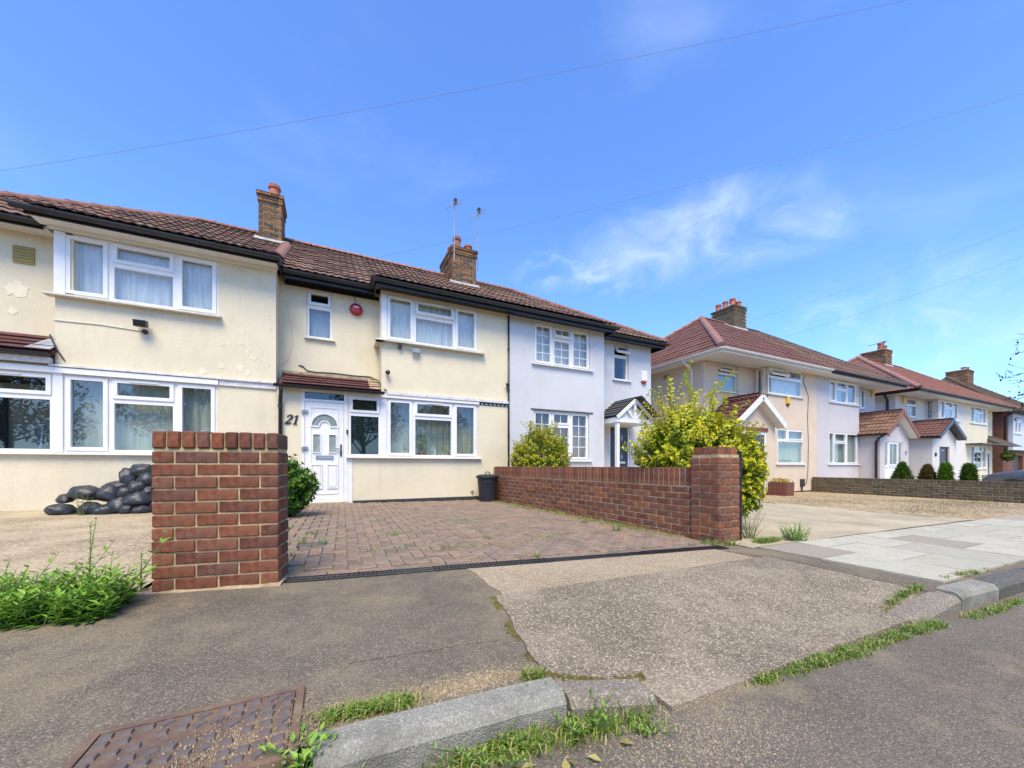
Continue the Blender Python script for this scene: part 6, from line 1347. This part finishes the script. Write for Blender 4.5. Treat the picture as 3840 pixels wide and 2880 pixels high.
def grass_patch(name, label, pts, zf, n, h, mat, seed, width=.05, lsize=None):
    """blades scattered along a polyline of ground points"""
    r = random.Random(seed); mb = MB(); mb.grow = []
    seg = [(Vector(a), Vector(b)) for a, b in zip(pts[:-1], pts[1:])]; ls = [(b - a).length for a, b in seg]
    for i in range(n):
        t = r.random() * sum(ls); k = 0
        while k < len(ls) - 1 and t > ls[k]: t -= ls[k]; k += 1
        a, b = seg[k]; p = a.lerp(b, min(1, t / ls[k])); cl_ = noise.noise((p.x * 9, p.y * 9, seed)) 
        if cl_ < r.uniform(-.25, .35) and r.random() < .92: continue
        x, y = p.x + r.gauss(0, width), p.y + r.gauss(0, width * .6); z = zf(x, y) - .003; th = r.random() * 6.283; hh = h * r.uniform(.4, 1.15) * (1 + .5 * cl_); ln = r.uniform(.3, 1.1)
        d = Vector((math.cos(th), math.sin(th), 0)); s = Vector((-d.y, d.x, 0)) * r.uniform(.0016, .0032); b0 = Vector((x, y, z)); m = b0 + d * hh * ln * .4 + PZ * hh * .7; tp = b0 + d * hh * ln + PZ * hh * (1 - .35 * ln)
        bb = len(mb.v); mb.v += [tuple(q) for q in (b0 - s, b0 + s, m + s * .8, m - s * .8, tp)]; mb.f += [(bb, bb + 1, bb + 2, bb + 3), (bb + 3, bb + 2, bb + 4)]; mb.grow += [0.] * 5
    return tag(mb.build(name, mat, kind='stuff'), label, 'grass')
kz = lambda x, y: roadz(x, y)
grass_patch('grass', 'bright grass strip growing along the stony crossover edge by the road', [(1.55, .93, 0), (2.1, .90, 0), (2.85, .88, 0), (3.05, .86, 0)], kz, 6000, .034, 'grass', 31, .028)
grass_patch('grass', 'short grass patch between the manhole cover and the kerb', [(-.03, 1.235, 0), (.05, 1.225, 0), (.16, 1.215, 0), (.24, 1.205, 0)], pav, 1700, .034, 'grass', 32, .026)
grass_patch('grass', 'grass tuft at the end of the light grey kerb stone', [(.62, 1.19, 0), (.70, 1.2, 0)], pav, 420, .05, 'grass', 33, .018)
grass_patch('grass', 'grass sprouting in front of the light grey kerb stone', [(.30, 1.02, 0), (.5, 1.01, 0), (.72, .98, 0), (.95, .94, 0)], kz, 2600, .05, 'grass', 34, .045)
grass_patch('grass', 'grass by the sloping kerb stone on the right', [(2.98, 1.06, 0), (3.2, 1.08, 0), (3.45, 1.06, 0)], pav, 900, .045, 'grass', 35, .02)
grass_patch('grass', 'grass tufts in the gutter beyond the sloping kerb', [(3.3, .83, 0), (3.7, .80, 0), (4.2, .80, 0)], kz, 900, .03, 'grass', 36, .03)
grass_patch('grass', 'green weeds in the joint along the foot of the red garden wall', [(3.52, 3.0, 0), (3.44, 4.5, 0), (3.36, 6.0, 0), (3.30, 7.6, 0)], drvz, 3600, .05, 'grass', 37, .07)
grass_patch('grass', 'sparse tufts growing between the paving blocks', [(.2, 3.6, 0), (1.4, 3.3, 0), (2.4, 3.6, 0), (1.6, 4.6, 0), (2.2, 5.4, 0), (.4, 4.3, 0), (-.3, 4.1, 0), (-.7, 5.2, 0)], drvz, 2600, .03, 'grass', 38, .12)
grass_patch('grass', 'tufts of grass along the edge of the slab paving', [(3.9, 1.07, 0), (4.4, 1.04, 0), (4.6, 1.03, 0)], lambda x, y: g(x), 500, .04, 'grass', 39, .02); grass_patch('grass', 'yellow green growth scattered over the gravel yard', [(9.8, 5.5, 0), (12, 5, 0), (14.5, 4.2, 0), (15.5, 3.2, 0), (12, 3.6, 0), (10, 3.0, 0)], lambda x, y: g(x), 7000, .05, 'dry_grass', 40, .5)
grass_patch('grass', 'low grass at the foot of the square brick pier', [(4.0, 2.40, 0), (4.2, 2.42, 0), (4.35, 2.44, 0)], lambda x, y: g(x), 1500, .06, 'grass', 41, .05)
grass_patch('grass', 'grass under the corner of the square brick pier', [(3.45, 2.62, 0), (3.6, 2.48, 0), (3.75, 2.46, 0)], drvz, 500, .07, 'grass', 42, .03)
weed('weed', 'broad leaved weed growing between the manhole cover and the kerb', (-.065, 1.12, g(0) - .03), 34, .075, .055, .042, 'leaf_weed', 51, wl=.42, lean=1.1)
weed('weed', 'trailing weed in the road against the light grey kerb', (.42, 1.035, roadz(.4, 1.0)), 26, .10, .14, .030, 'leaf_weed', 52, lean=1.6, wl=.28); weed('weed', 'leafy weed where the light kerb meets the brown kerb', (.74, 1.02, roadz(.7, 1.)), 26, .12, .10, .032, 'leaf_weed', 53, lean=1.3, wl=.3)
weed('weed', 'small weed at the left foot of the light grey kerb', (.10, 1.045, roadz(.1, 1.)), 9, .09, .04, .024, 'leaf_weed', 54, lean=.9, wl=.25); weed('weed', 'low weed spreading in the gutter below the brown kerb', (.93, .92, roadz(.9, .9)), 16, .05, .10, .026, 'leaf_weed', 55, lean=2., wl=.3)
weed('weed', 'bushy green weed beside the slab paving', (4.55, 2.36, g(4.5)), 46, .19, .17, .055, 'leaf_weed', 56, wl=.3, lean=.8); weed('weed', 'tall thin grey green plant right of the brick pier', (4.20, 2.62, g(4.2)), 18, .36, .09, .05, 'dry_grass', 57, wl=.16, lean=.8)
for i, (u, v, s, lb) in enumerate([(1130, 2042, .10, 'green weed at the left end of the small inspection cover'), (1215, 2040, .08, 'green weed at the right end of the small inspection cover'), (1180, 2005, .07, 'weed tuft just behind the small inspection cover'), (1105, 2085, .06, 'small weed close to the left brick pier'), (1480, 2010, .05, 'tiny weed in the middle of the block paving'), (1830, 2020, .07, 'weed tuft in the right half of the block paving'), (2010, 2090, .06, 'weed beside the black drain near its middle'), (2310, 1990, .12, 'weed against the garden wall near its pier'), (2190, 1960, .10, 'weed against the garden wall midway'), (1085, 1985, .08, 'weed behind the left brick pier')]):
    p = G(u, v); weed('weed', lb, (p.x, p.y, drvz(p.x, p.y) - .006), 9, s, s * .7, .028, 'leaf_weed', 60 + i, lean=1.)
# the thick growth at the left end, two tall stalks rising from it
r = random.Random(77); mb = MB(); mb.grow = []; st = MB()
for i in range(760):
    x = -.98 - r.random() ** 1.2 * 1.1; y = 2.52 - (x + .95) * .16 + r.uniform(-.10, .22) ; edge = 1 - min(1, abs(y - (2.6 - (x + .95) * .16)) / .35); z = pav(x, min(y, 2.8)); hh = (.075 + .12 * edge) * r.uniform(.5, 1.25); t = r.random() * 6.283
    if i % 70 == 3: hh *= 1.9
    b = Vector((x, y, z - .01)); tip = b + Vector((math.cos(t) * hh * .6, math.sin(t) * hh * .5, hh)); st.tube([b, tip], [.0028, .001], 3, cap=False); th = r.random() * 6
    for j in range(8):
        f = (j + .6) / 8; p = b.lerp(tip, f); th += 2.4; s = .058 * r.uniform(.6, 1.2) * (1.15 - .35 * f); leaf(mb, p, Vector((math.cos(th), math.sin(th), .2 + .4 * f)), PZ, s, s * .36, f * .9)
wd = empty('weeds', (-1.4, 2.65, g(-1.4)), kind='stuff'); tag(wd, 'thick green weeds along the yard edge left of the brick pier', 'weeds'); mb.build('leaves', 'leaf_weed', wd, kind='stuff'); st.build('stems', 'stem_green', wd)
weed('weed', 'tall spindly weed stalk rising behind the thick green weeds', (-1.17, 2.80, g(-1.2)), 3, .44, .03, .036, 'leaf_weed', 78, lean=.35, wl=.3, bushy=1.5); weed('weed', 'yellowing weed stalk at the left edge of the picture', (-1.46, 2.74, g(-1.4)), 3, .38, .04, .032, 'leaf_olive', 79, lean=.5, wl=.28)
weed('weed', 'short weed stalk between the thick weeds and the brick pier', (-1.0, 2.92, g(-1.)), 3, .26, .03, .03, 'leaf_weed', 80, lean=.4)
weed('weed', 'dry grass stalks in front of the black sacks', (XU(318, 7.45), 7.45, g(-3)), 9, .42, .12, .10, 'dry_grass', 81, wl=.12, lean=.25)
# fallen leaves by the kerb
r = random.Random(9)
for i, (x, y) in enumerate([(.62, .90), (.70, .86), (.52, .93), (.80, .90), (.58, .86)]):
    mb = MB(); mb.grow = []; leaf(mb, Vector((x, y, roadz(x, y) + .006)), Vector((r.uniform(-1, 1), r.uniform(-1, 1), .12)), PZ, .045, .026, 0.); tag(mb.build('fallen_leaf', 'fallen'), ['dry fallen leaf in the gutter, third from the left', 'dry fallen leaf lying second nearest the road centre by the kerb', 'leftmost dry fallen leaf in the gutter by the kerb', 'rightmost dry fallen leaf in the gutter by the kerb', 'dry fallen leaf lying farthest out on the road by the kerb'][i], 'leaf', 'fallen leaves by the kerb')
# sandy grit gathered on the road and pavement
def grit(name, label, cx_, cy_, sx, sy, n, zf, seed, mat='crossover_plain'):
    r = random.Random(seed); q = MB()
    for i in range(n):
        x, y = r.gauss(cx_, sx), r.gauss(cy_, sy); s = r.uniform(.0012, .0042); z = zf(x, y) + .0005; q.add([(x - s, y, z - s * .2), (x + s * .5, y - s, z - s * .2), (x + s * .6, y + s, z - s * .2), (x, y, z + s)], [(0, 1, 3), (1, 2, 3), (2, 0, 3)])
    tag(q.build(name, mat, kind='stuff'), label, 'grit')
grit('grit', 'sandy grit scattered over the manhole cover', -.2, 1.22, .09, .06, 1600, lambda x, y: g(x) + .009, 3); grit('grit', 'sandy grit behind the light grey kerb', .32, 1.24, .22, .035, 5000, pav, 1); grit('grit', 'loose grit on the road near the brown kerb', 1.05, .80, .25, .10, 2600, roadz, 2)

# ------------------------------------------------------------------ things about the drives
# heap of black sacks against the left house
def sack_mesh(seed):
    bm = bmesh.new(); bmesh.ops.create_icosphere(bm, subdivisions=4, radius=1.); o = Vector((seed * 3.7, seed * 1.3, 0))
    for v in bm.verts:
        p = v.co.copy(); k = .95 + .14 * noise.noise(p * 1.2 + o) + .15 * abs(noise.noise(p * 1.5 + o)) - .07 * abs(noise.noise(p * 2.7 + o * 1.3)) + .05 * abs(noise.noise(Vector((p.x * 2.5, p.y * 6, p.z * 6)) + o)); v.co = p * k
        if p.z < -.4: v.co.z = -.4 * k + (v.co.z + .4 * k) * .4
        if p.x > .78: f = (p.x - .78) / .22; v.co.y *= 1 - .6 * f; v.co.z *= 1 - .6 * f; v.co.x += .12 * f
    me = bpy.data.meshes.new('sack'); bm.to_mesh(me); bm.free(); me.materials.append(M['bag_plastic']); me.polygons.foreach_set('use_smooth', [True] * len(me.polygons)); return me
SK = [sack_mesh(i) for i in range(6)]
sacks = [  # zoomed-photo centre, size, row depth, look
    (280, 955, 430, 240, 7.62, 'leftmost sack lying on the ground at the end of the heap'), (360, 800, 260, 170, 7.85, 'small crumpled sack on top of the leftmost one'), (770, 700, 520, 300, 7.78, 'big round sack with a smooth top above the dry grass stalks'),
    (850, 905, 360, 260, 7.60, 'pointed sack just right of the dry grass stalks'), (1190, 730, 400, 340, 7.72, 'upright sack in the middle of the heap, second row'), (1130, 960, 430, 210, 7.58, 'flat sack at the foot of the middle of the heap'),
    (1400, 540, 380, 170, 7.86, 'flattened folded sack bridging the middle and the tall end'), (1390, 870, 380, 340, 7.60, 'bulging sack low in the middle of the heap'), (1560, 690, 330, 260, 7.78, 'sack wedged under the leaning one'),
    (1585, 420, 260, 400, 7.88, 'tall sack leaning left near the top of the heap'), (1850, 270, 420, 290, 7.92, 'topmost sack of the heap touching the brick pier'), (1780, 590, 280, 290, 7.74, 'egg shaped sack below the topmost one'),
    (1960, 430, 300, 280, 7.84, 'sack right under the topmost one, cut by the brick pier'), (1770, 830, 440, 280, 7.62, 'wide sack low at the tall end of the heap'), (1560, 960, 230, 200, 7.55, 'little sack on the ground in front of the tall end'),
    (1830, 980, 330, 160, 7.54, 'flat sack on the ground beside the brick pier'), (1970, 690, 260, 260, 7.76, 'sack halfway up the tall end beside the brick pier'), (2150, 880, 460, 360, 7.72, 'big sack mostly hidden behind the brick pier'), (2180, 560, 420, 360, 7.88, 'upper sack mostly hidden behind the brick pier')]
for i, (zx, zy, w_, h_, Y, lb) in enumerate(sacks):
    u, v = 180 + zx / 5.267, 1720 + zy / 5.267; x, z = XU(u, Y), ZV(u, v, Y); k = Y / ray(u, HOR).y / FPX / 5.267
    hw, hh = w_ * k / 2 * 1.04, h_ * k / 2 * 1.22; o = bpy.data.objects.new('black_sack', SK[i % 6]); col.objects.link(o)
    zc = g(x) + hh * .54 if zy + h_ / 2 > 1010 else z; o.location = (x, Y + (0 if hh < .14 else .02), zc); o.scale = (hw, max(hw * .8, .12), hh); o.rotation_euler = (rnd.uniform(-.2, .2), rnd.uniform(-.25, .25), rnd.choice([0, math.pi]) + rnd.uniform(-.5, .5))
    tag(o, 'black plastic ' + lb, 'sack', 'heap of black sacks')
# dustbin
def lp(c, s, pr): return [(a * s, b * s) for a, b in pr]
bx, by = XU(1829, 7.85), 7.85; bz = drvz(bx, by) + .004
bn = empty('dustbin', (bx, by, bz), 0, 'round black plastic dustbin with lid beside the garden wall', 'dustbin')
MB().lathe([(.185, 0), (.19, .012), (.235, .52), (.245, .525), (.25, .55), (.235, .555)], (bx, by, bz), 32).build('body', 'bin_plastic', bn, smooth=False)
MB().lathe([(.26, .52), (.264, .545), (.259, .57), (.217, .582), (.2, .595), (.06, .605)], (bx, by, bz), 32).build('lid', 'bin_plastic', bn)
MB().tube([(bx - .05, by, bz + .595), (bx - .05, by, bz + .635), (bx - .03, by, bz + .652), (bx + .03, by, bz + .652), (bx + .05, by, bz + .635), (bx + .05, by, bz + .595)], .011, 8).build('lid_handle', 'bin_plastic', bn)
for t in (-1.95, 1.2):
    a = Vector((math.cos(t), math.sin(t), 0)); s = Vector((-a.y, a.x, 0)); c = Vector((bx, by, bz + .44)) + a * .228; MB().tube([c - s * .06 + PZ * .03, c - s * .06 + a * .035 - PZ * .01, c + s * .06 + a * .035 - PZ * .01, c + s * .06 + PZ * .03], .011, 7).build('side_handle', 'bin_plastic', bn)
q = MB(); q.hexa([(3.22, 7.9, g(3.2)), (3.36, 7.88, g(3.2)), (3.38, 8.1, g(3.2)), (3.24, 8.1, g(3.2)), (3.24, 7.93, .30), (3.35, 7.92, .27), (3.36, 8.05, .31), (3.25, 8.06, .33)]); tag(q.build('plastic_bag', 'upvc', bevel=.03), 'small white plastic bag squeezed between dustbin and brick wall', 'bag')
wv = empty('water_tap', (XU(1770, YB), YB, .2), 0, 'little pipe outlet at the foot of the cream wall near the dustbin', 'pipe'); x = XU(1770, YB); face_disc(wv, 'flange', 'lead', (x, YB, g(3) + .20), [(.035, 0), (.035, .02), (.022, .03)], 12); MB().tube([(x, YB - .02, g(3) + .2), (x, YB - .02, g(3) + .06)], .008, 6).build('tube', 'lead', wv)
# pot plants on the window board of number 21
def pot_plant(label, u, zbase, r_, h, pm, lm, n, ls, seed):
    Y = YB + .17; x = XU(u, Y); p = empty('pot_plant', (x, Y, zbase), 0, label, 'pot plant'); MB().lathe([(r_ * .75, 0), (r_, h * .85), (r_ * 1.1, h * .86), (r_ * 1.1, h), (r_ * .9, h), (r_ * .85, h * .8)], (x, Y, zbase), 18).build('pot', pm, p)
    r = random.Random(seed); mb = MB(); mb.grow = []
    for i in range(n): t = r.random() * 6.28; f = r.random(); b = Vector((x, Y, zbase + h)); pt = b + Vector((math.cos(t) * .09 * f, math.sin(t) * .05 * f, .05 + .30 * r.random() * n / 40)); leaf(mb, pt, Vector((math.cos(t), math.sin(t) * .5, .3)), PZ, ls * r.uniform(.7, 1.2), ls * .55, r.random())
    mb.build('leaves', lm, p, kind='stuff'); MB().tube([(x, Y, zbase + h * .8), (x + .01, Y, zbase + h + .2)], .005, 5).build('stem', 'stem_green', p)
zw = BLB - .018
pot_plant('leafy green plant in a red pot inside the window of number 21', 1582, zw, .075, .12, 'pot_red', 'leaf_weed', 46, .085, 3); pot_plant('small pale plant in a pot inside the window of number 21', 1670, zw, .06, .09, 'old_white', 'leaf_olive', 26, .06, 4)
# planters by the beige house
def planter(name, label, x, y, s, h, mat, seed, flowers=True):
    z = g(x); p = empty(name, (x, y, z), .1, label, 'planter'); r = random.Random(seed)
    for a in range(4):
        for k in range(4):
            mt = Matrix.Rotation(a * math.pi / 2, 4, 'Z') @ Matrix.Translation((-s * .75 + k * s * .5, -s, h / 2)); q = MB().hexa([mt @ Vector(v) for v in [(-s * .235, -.015, -h / 2), (s * .235, -.015, -h / 2), (s * .235, .015, -h / 2), (-s * .235, .015, -h / 2), (-s * .24, -.03, h / 2), (s * .24, -.03, h / 2), (s * .24, .0, h / 2), (-s * .24, .0, h / 2)]]); q.build('slat', mat, p, local=True)
    MB().box(-s * .96, s * .96, -s * .96, s * .96, .02, h - .04).build('soil', 'soil', p, local=True)
    mb = MB(); mb.grow = []; fm = MB(); fm.grow = []
    for i in range(260):
        q = Vector((r.uniform(-s, s), r.uniform(-s, s), h - .04 + r.random() * .14)); leaf(mb if i % 3 else fm, q, rdir(r, 0), PZ, .06, .035, r.random())
    mb.build('leaves', 'leaf_gold', p, kind='stuff', local=True); fm.build('flowers', 'flower', p, kind='stuff', local=True)
pc = Vector((XU(2929, 7.0), 7.0, 0)); planter('wooden_planter', 'square brown wooden planter with orange flowers by the beige house wall', pc.x, pc.y, .24, .42, 'wood_planter', 5); planter('wooden_planter', 'reddish planter half hidden by the golden shrub at the beige porch', XU(2820, 6.9), 6.9, .17, .30, 'terracotta_old', 6)
# hanging basket by the pale yellow house
hb = empty('hanging_basket', (36.9, 7.5, 1.3), 0, 'hanging flower basket at the pale yellow house door', 'basket'); mb = MB(); mb.grow = []; r = random.Random(8)
for i in range(500): d = rdir(r, -.6); leaf(mb, Vector((36.9, 7.5, 1.35)) + Vector((d.x * .24, d.y * .22, d.z * .26)), d, PZ, .12, .07, r.random())
mb.build('foliage', 'leaf_dark', hb, kind='stuff'); MB().lathe([(.05, -.25), (.2, -.12), (.26, .02)], (36.9, 7.5, 1.3), 12).build('bowl', 'plinth', hb); MB().tube([(36.9, 7.5, 1.32), (36.9, 7.5, 2.0)], .012, 5).build('chain', 'plinth', hb)

# parked car, only its bonnet shows over the low wall
car = empty('parked_car', (23.9, 3.25, g(23.9)), 0, 'dark grey car parked nose to the houses behind the low brown wall', 'car')
def loft(secs, mat, name, smooth=True):
    q = MB(); n = len(secs[0])
    for s in secs: q.v += s
    for i in range(len(secs) - 1):
        for k in range(n): q.f.append((i * n + k, i * n + (k + 1) % n, (i + 1) * n + (k + 1) % n, (i + 1) * n + k))
    q.f.append(tuple(range(n))[::-1]); q.f.append(tuple((len(secs) - 1) * n + k for k in range(n))); o = q.build(name, mat, car, smooth=smooth, local=True); md = o.modifiers.new('s', 'SUBSURF'); md.levels = md.render_levels = 2; return o
def sec(y, w_, zb, zt, sh=.06): return [(-w_, y, zb), (w_, y, zb), (w_ + .03, y, zb + (zt - zb) * .45), (w_ - .01, y, zt - sh), (w_ * .7, y, zt), (-w_ * .7, y, zt), (-w_ + .01, y, zt - sh), (-w_ - .03, y, zb + (zt - zb) * .45)]
loft([sec(2.15, .70, .32, .62), sec(2.05, .80, .22, .78), sec(1.5, .86, .2, .90), sec(.95, .88, .2, .98), sec(0, .88, .2, .98), sec(-1.4, .88, .2, 1.0), sec(-2.0, .82, .25, .98), sec(-2.12, .72, .35, .8)], 'car_paint', 'body')
def csec(y, w_, wt, zb, zt): return [(-w_, y, zb), (w_, y, zb), (w_ - .03, y, (zb + zt) / 2), (wt, y, zt - .04), (wt * .6, y, zt), (-wt * .6, y, zt), (-wt, y, zt - .04), (-w_ + .03, y, (zb + zt) / 2)]
loft([csec(1.05, .78, .74, .9, .98), csec(.35, .8, .62, .9, 1.42), csec(-.6, .8, .6, .9, 1.46), csec(-1.4, .8, .58, .9, 1.38), csec(-1.95, .76, .66, .9, 1.0)], 'car_glass', 'cabin')
loft([csec(.2, .60, .57, 1.38, 1.455), csec(-.6, .61, .58, 1.40, 1.48), csec(-1.4, .59, .56, 1.36, 1.42)], 'car_paint', 'roof')
for sx in (-1, 1):
    for y in (1.3, -1.3):
        wq = MB().lathe([(.2, -.1), (.3, -.1), (.32, -.06), (.32, .06), (.3, .1), (.2, .1)], (0, 0, 0), 20); wq.v = [(sx * .82 + c, y + a, .32 + b) for a, b, c in wq.v]; wo = wq.build('wheel', 'rubber', car, local=True); rq = MB().lathe([(.2, -.085), (.2, .085), (.05, .095)], (0, 0, 0), 14); rq.v = [(sx * .83 + c, y + a, .32 + b) for a, b, c in rq.v]; rq.build('rim', 'grey_metal', car, local=True)
    MB().box(sx * .62 - .14, sx * .62 + .14, 2.0, 2.11, .62, .74).build('headlight', 'chrome', car, local=True, bevel=.02); MB().box(sx * .98 - .09, sx * .98 + .09, .75, .85, .95, 1.07).build('mirror', 'car_paint', car, local=True, bevel=.02)

# street tree just outside the picture on the right; its twigs reach in
tr = empty('street_tree', (13.2, 1.25, g(13)), 0, 'thin twigs with a few dark leaves reaching in at the right edge', 'tree'); r = random.Random(15); tk = MB(); mb = MB(); mb.grow = []
base = Vector((13.2, 1.25, g(13) - .05)); tk.tube([base, base + Vector((.05, 0, 1.2)), base + Vector((-.05, .1, 2.4)), base + Vector((-.1, .1, 3.4)), base + Vector((0, 0, 4.6))], [.09, .075, .06, .04, .015], 8)
def twig(a, b, n, dens):
    b = Vector(b); a = Vector(a); m = a.lerp(b, .5) + Vector((0, 0, .25)); tk.tube([a, m, b], [.018, .010, .003], 5)
    for i in range(n):
        f = r.uniform(.45, 1); p = a.lerp(m, f * 2) if f < .5 else m.lerp(b, f * 2 - 1); e = p + Vector((r.uniform(-.25, .1), r.uniform(-.1, .25), r.uniform(-.12, .22))); tk.tube([p, e], [.004, .0015], 3, cap=False)
        for k in range(dens): leaf(mb, p.lerp(e, r.random()) , rdir(r), PZ, r.uniform(.04, .075), .034, r.random())
X0 = 11.4
def tp(u, v, X): d = ray(u, v); t = X / d.x; return d * t + Vector((0, 0, EYE))
for (u, v, X, n, ds) in [(3790, 1330, 11.6, 9, 3), (3750, 1425, 11.3, 12, 3), (3740, 1530, 11.5, 12, 4), (3790, 1440, 11.8, 14, 4), (3815, 1250, 12.0, 4, 1), (3800, 1550, 11.7, 10, 4)]: twig(base + Vector((-.05, .1, 2.2 + r.random() * .8)), tp(u, v, X), n, ds)
for i in range(9):
    t = r.random() * 6.28; twig(base + Vector((0, 0, 2.6 + r.random() * 1.6)), base + Vector((.3 + abs(math.cos(t)) * 1.3, math.sin(t) * 1.4 - .6, 3.2 + r.random() * 1.6)), 9, 4)
tk.build('trunk', 'bark', tr); mb.build('crown', 'leaf_twig', tr, kind='stuff')
# trees across the road (they show as reflections in the windows; the two leftmost added to cover reflected sky)
def street_tree(label, x, y, h, rad, n, seed):
    t_ = empty('garden_tree', (x, y, g(x)), 0, label, 'tree', 'trees across the road'); r = random.Random(seed); b = Vector((x, y, g(x) - .05)); tk = MB().tube([b, b + Vector((.1, 0, h * .3)), b + Vector((0, .1, h * .75))], [.22, .16, .05], 8); mb = MB(); mb.grow = []
    for i in range(24):
        d = rdir(r, -.3); c = b + Vector((d.x * rad * .75, d.y * rad * .75, h * .58 + d.z * h * .34)); tk.tube([b + Vector((0, 0, h * r.uniform(.25, .5))), c], [.06, .015], 5, cap=False)
        for k in range(n): e = rdir(r); p = c + Vector((e.x, e.y, e.z * .8)) * rad * .42 * r.random() ** .4; leaf(mb, p, (e + rdir(r)).normalized(), PZ, r.uniform(.2, .34), .17, 0.)
    tk.build('trunk', 'bark', t_); mb.build('crown', 'leaf_tree', t_, kind='stuff')
for i, (x, y, h, rad) in enumerate([(-9, -14, 6.5, 2.6), (-3.2, -13, 5.2, 2.4), (2.2, -15, 7.0, 2.8), (8, -14, 5.6, 2.6), (15, -15, 6.5, 2.8), (-15, -12, 6.0, 2.8), (-21, -9, 6.2, 2.8)]): street_tree(['round leafy tree across the road, third from the left', 'shorter leafy tree across the road, left of centre', 'tall leafy tree across the road opposite number 21', 'leafy tree across the road opposite the pale blue house', 'leafy tree across the road, far right', 'added tree second from the far left end across the road, covering reflected sky', 'outermost added tree across the road on the left, covering reflected sky'][i], x, y, h, rad, 170, 90 + i)

# overhead wires: each hangs between a house and a pole out of the picture
def wire(label, a, b, sag, r_=.004):
    a, b = Vector(a), Vector(b); tag(MB().tube([a.lerp(b, i / 24) - Vector((0, 0, sag * 4 * (i / 24) * (1 - i / 24))) for i in range(25)], r_, 5).build('overhead_wire', 'wire_grey'), label, 'wire', 'overhead telephone wires')
def far(u, v, dist): d = ray(u, v); return d * dist + Vector((0, 0, EYE))
wire('longest overhead wire, crossing the whole sky from left to right', far(-500, 716, 7.5), far(4300, -205, 7.0), .28, .003)
wire('overhead wire rising from behind the stained chimney to the right', far(1395, 970, 15.5), far(4300, 215, 12.0), .30, .006)
wire('upper thin wire above the beige house roof', far(2790, 1210, 19.), far(4200, 705, 14.0), .2, .0056); wire('lower thin wire above the beige house roof', far(2900, 1275, 22.), far(4200, 822, 15.0), .2, .0056)
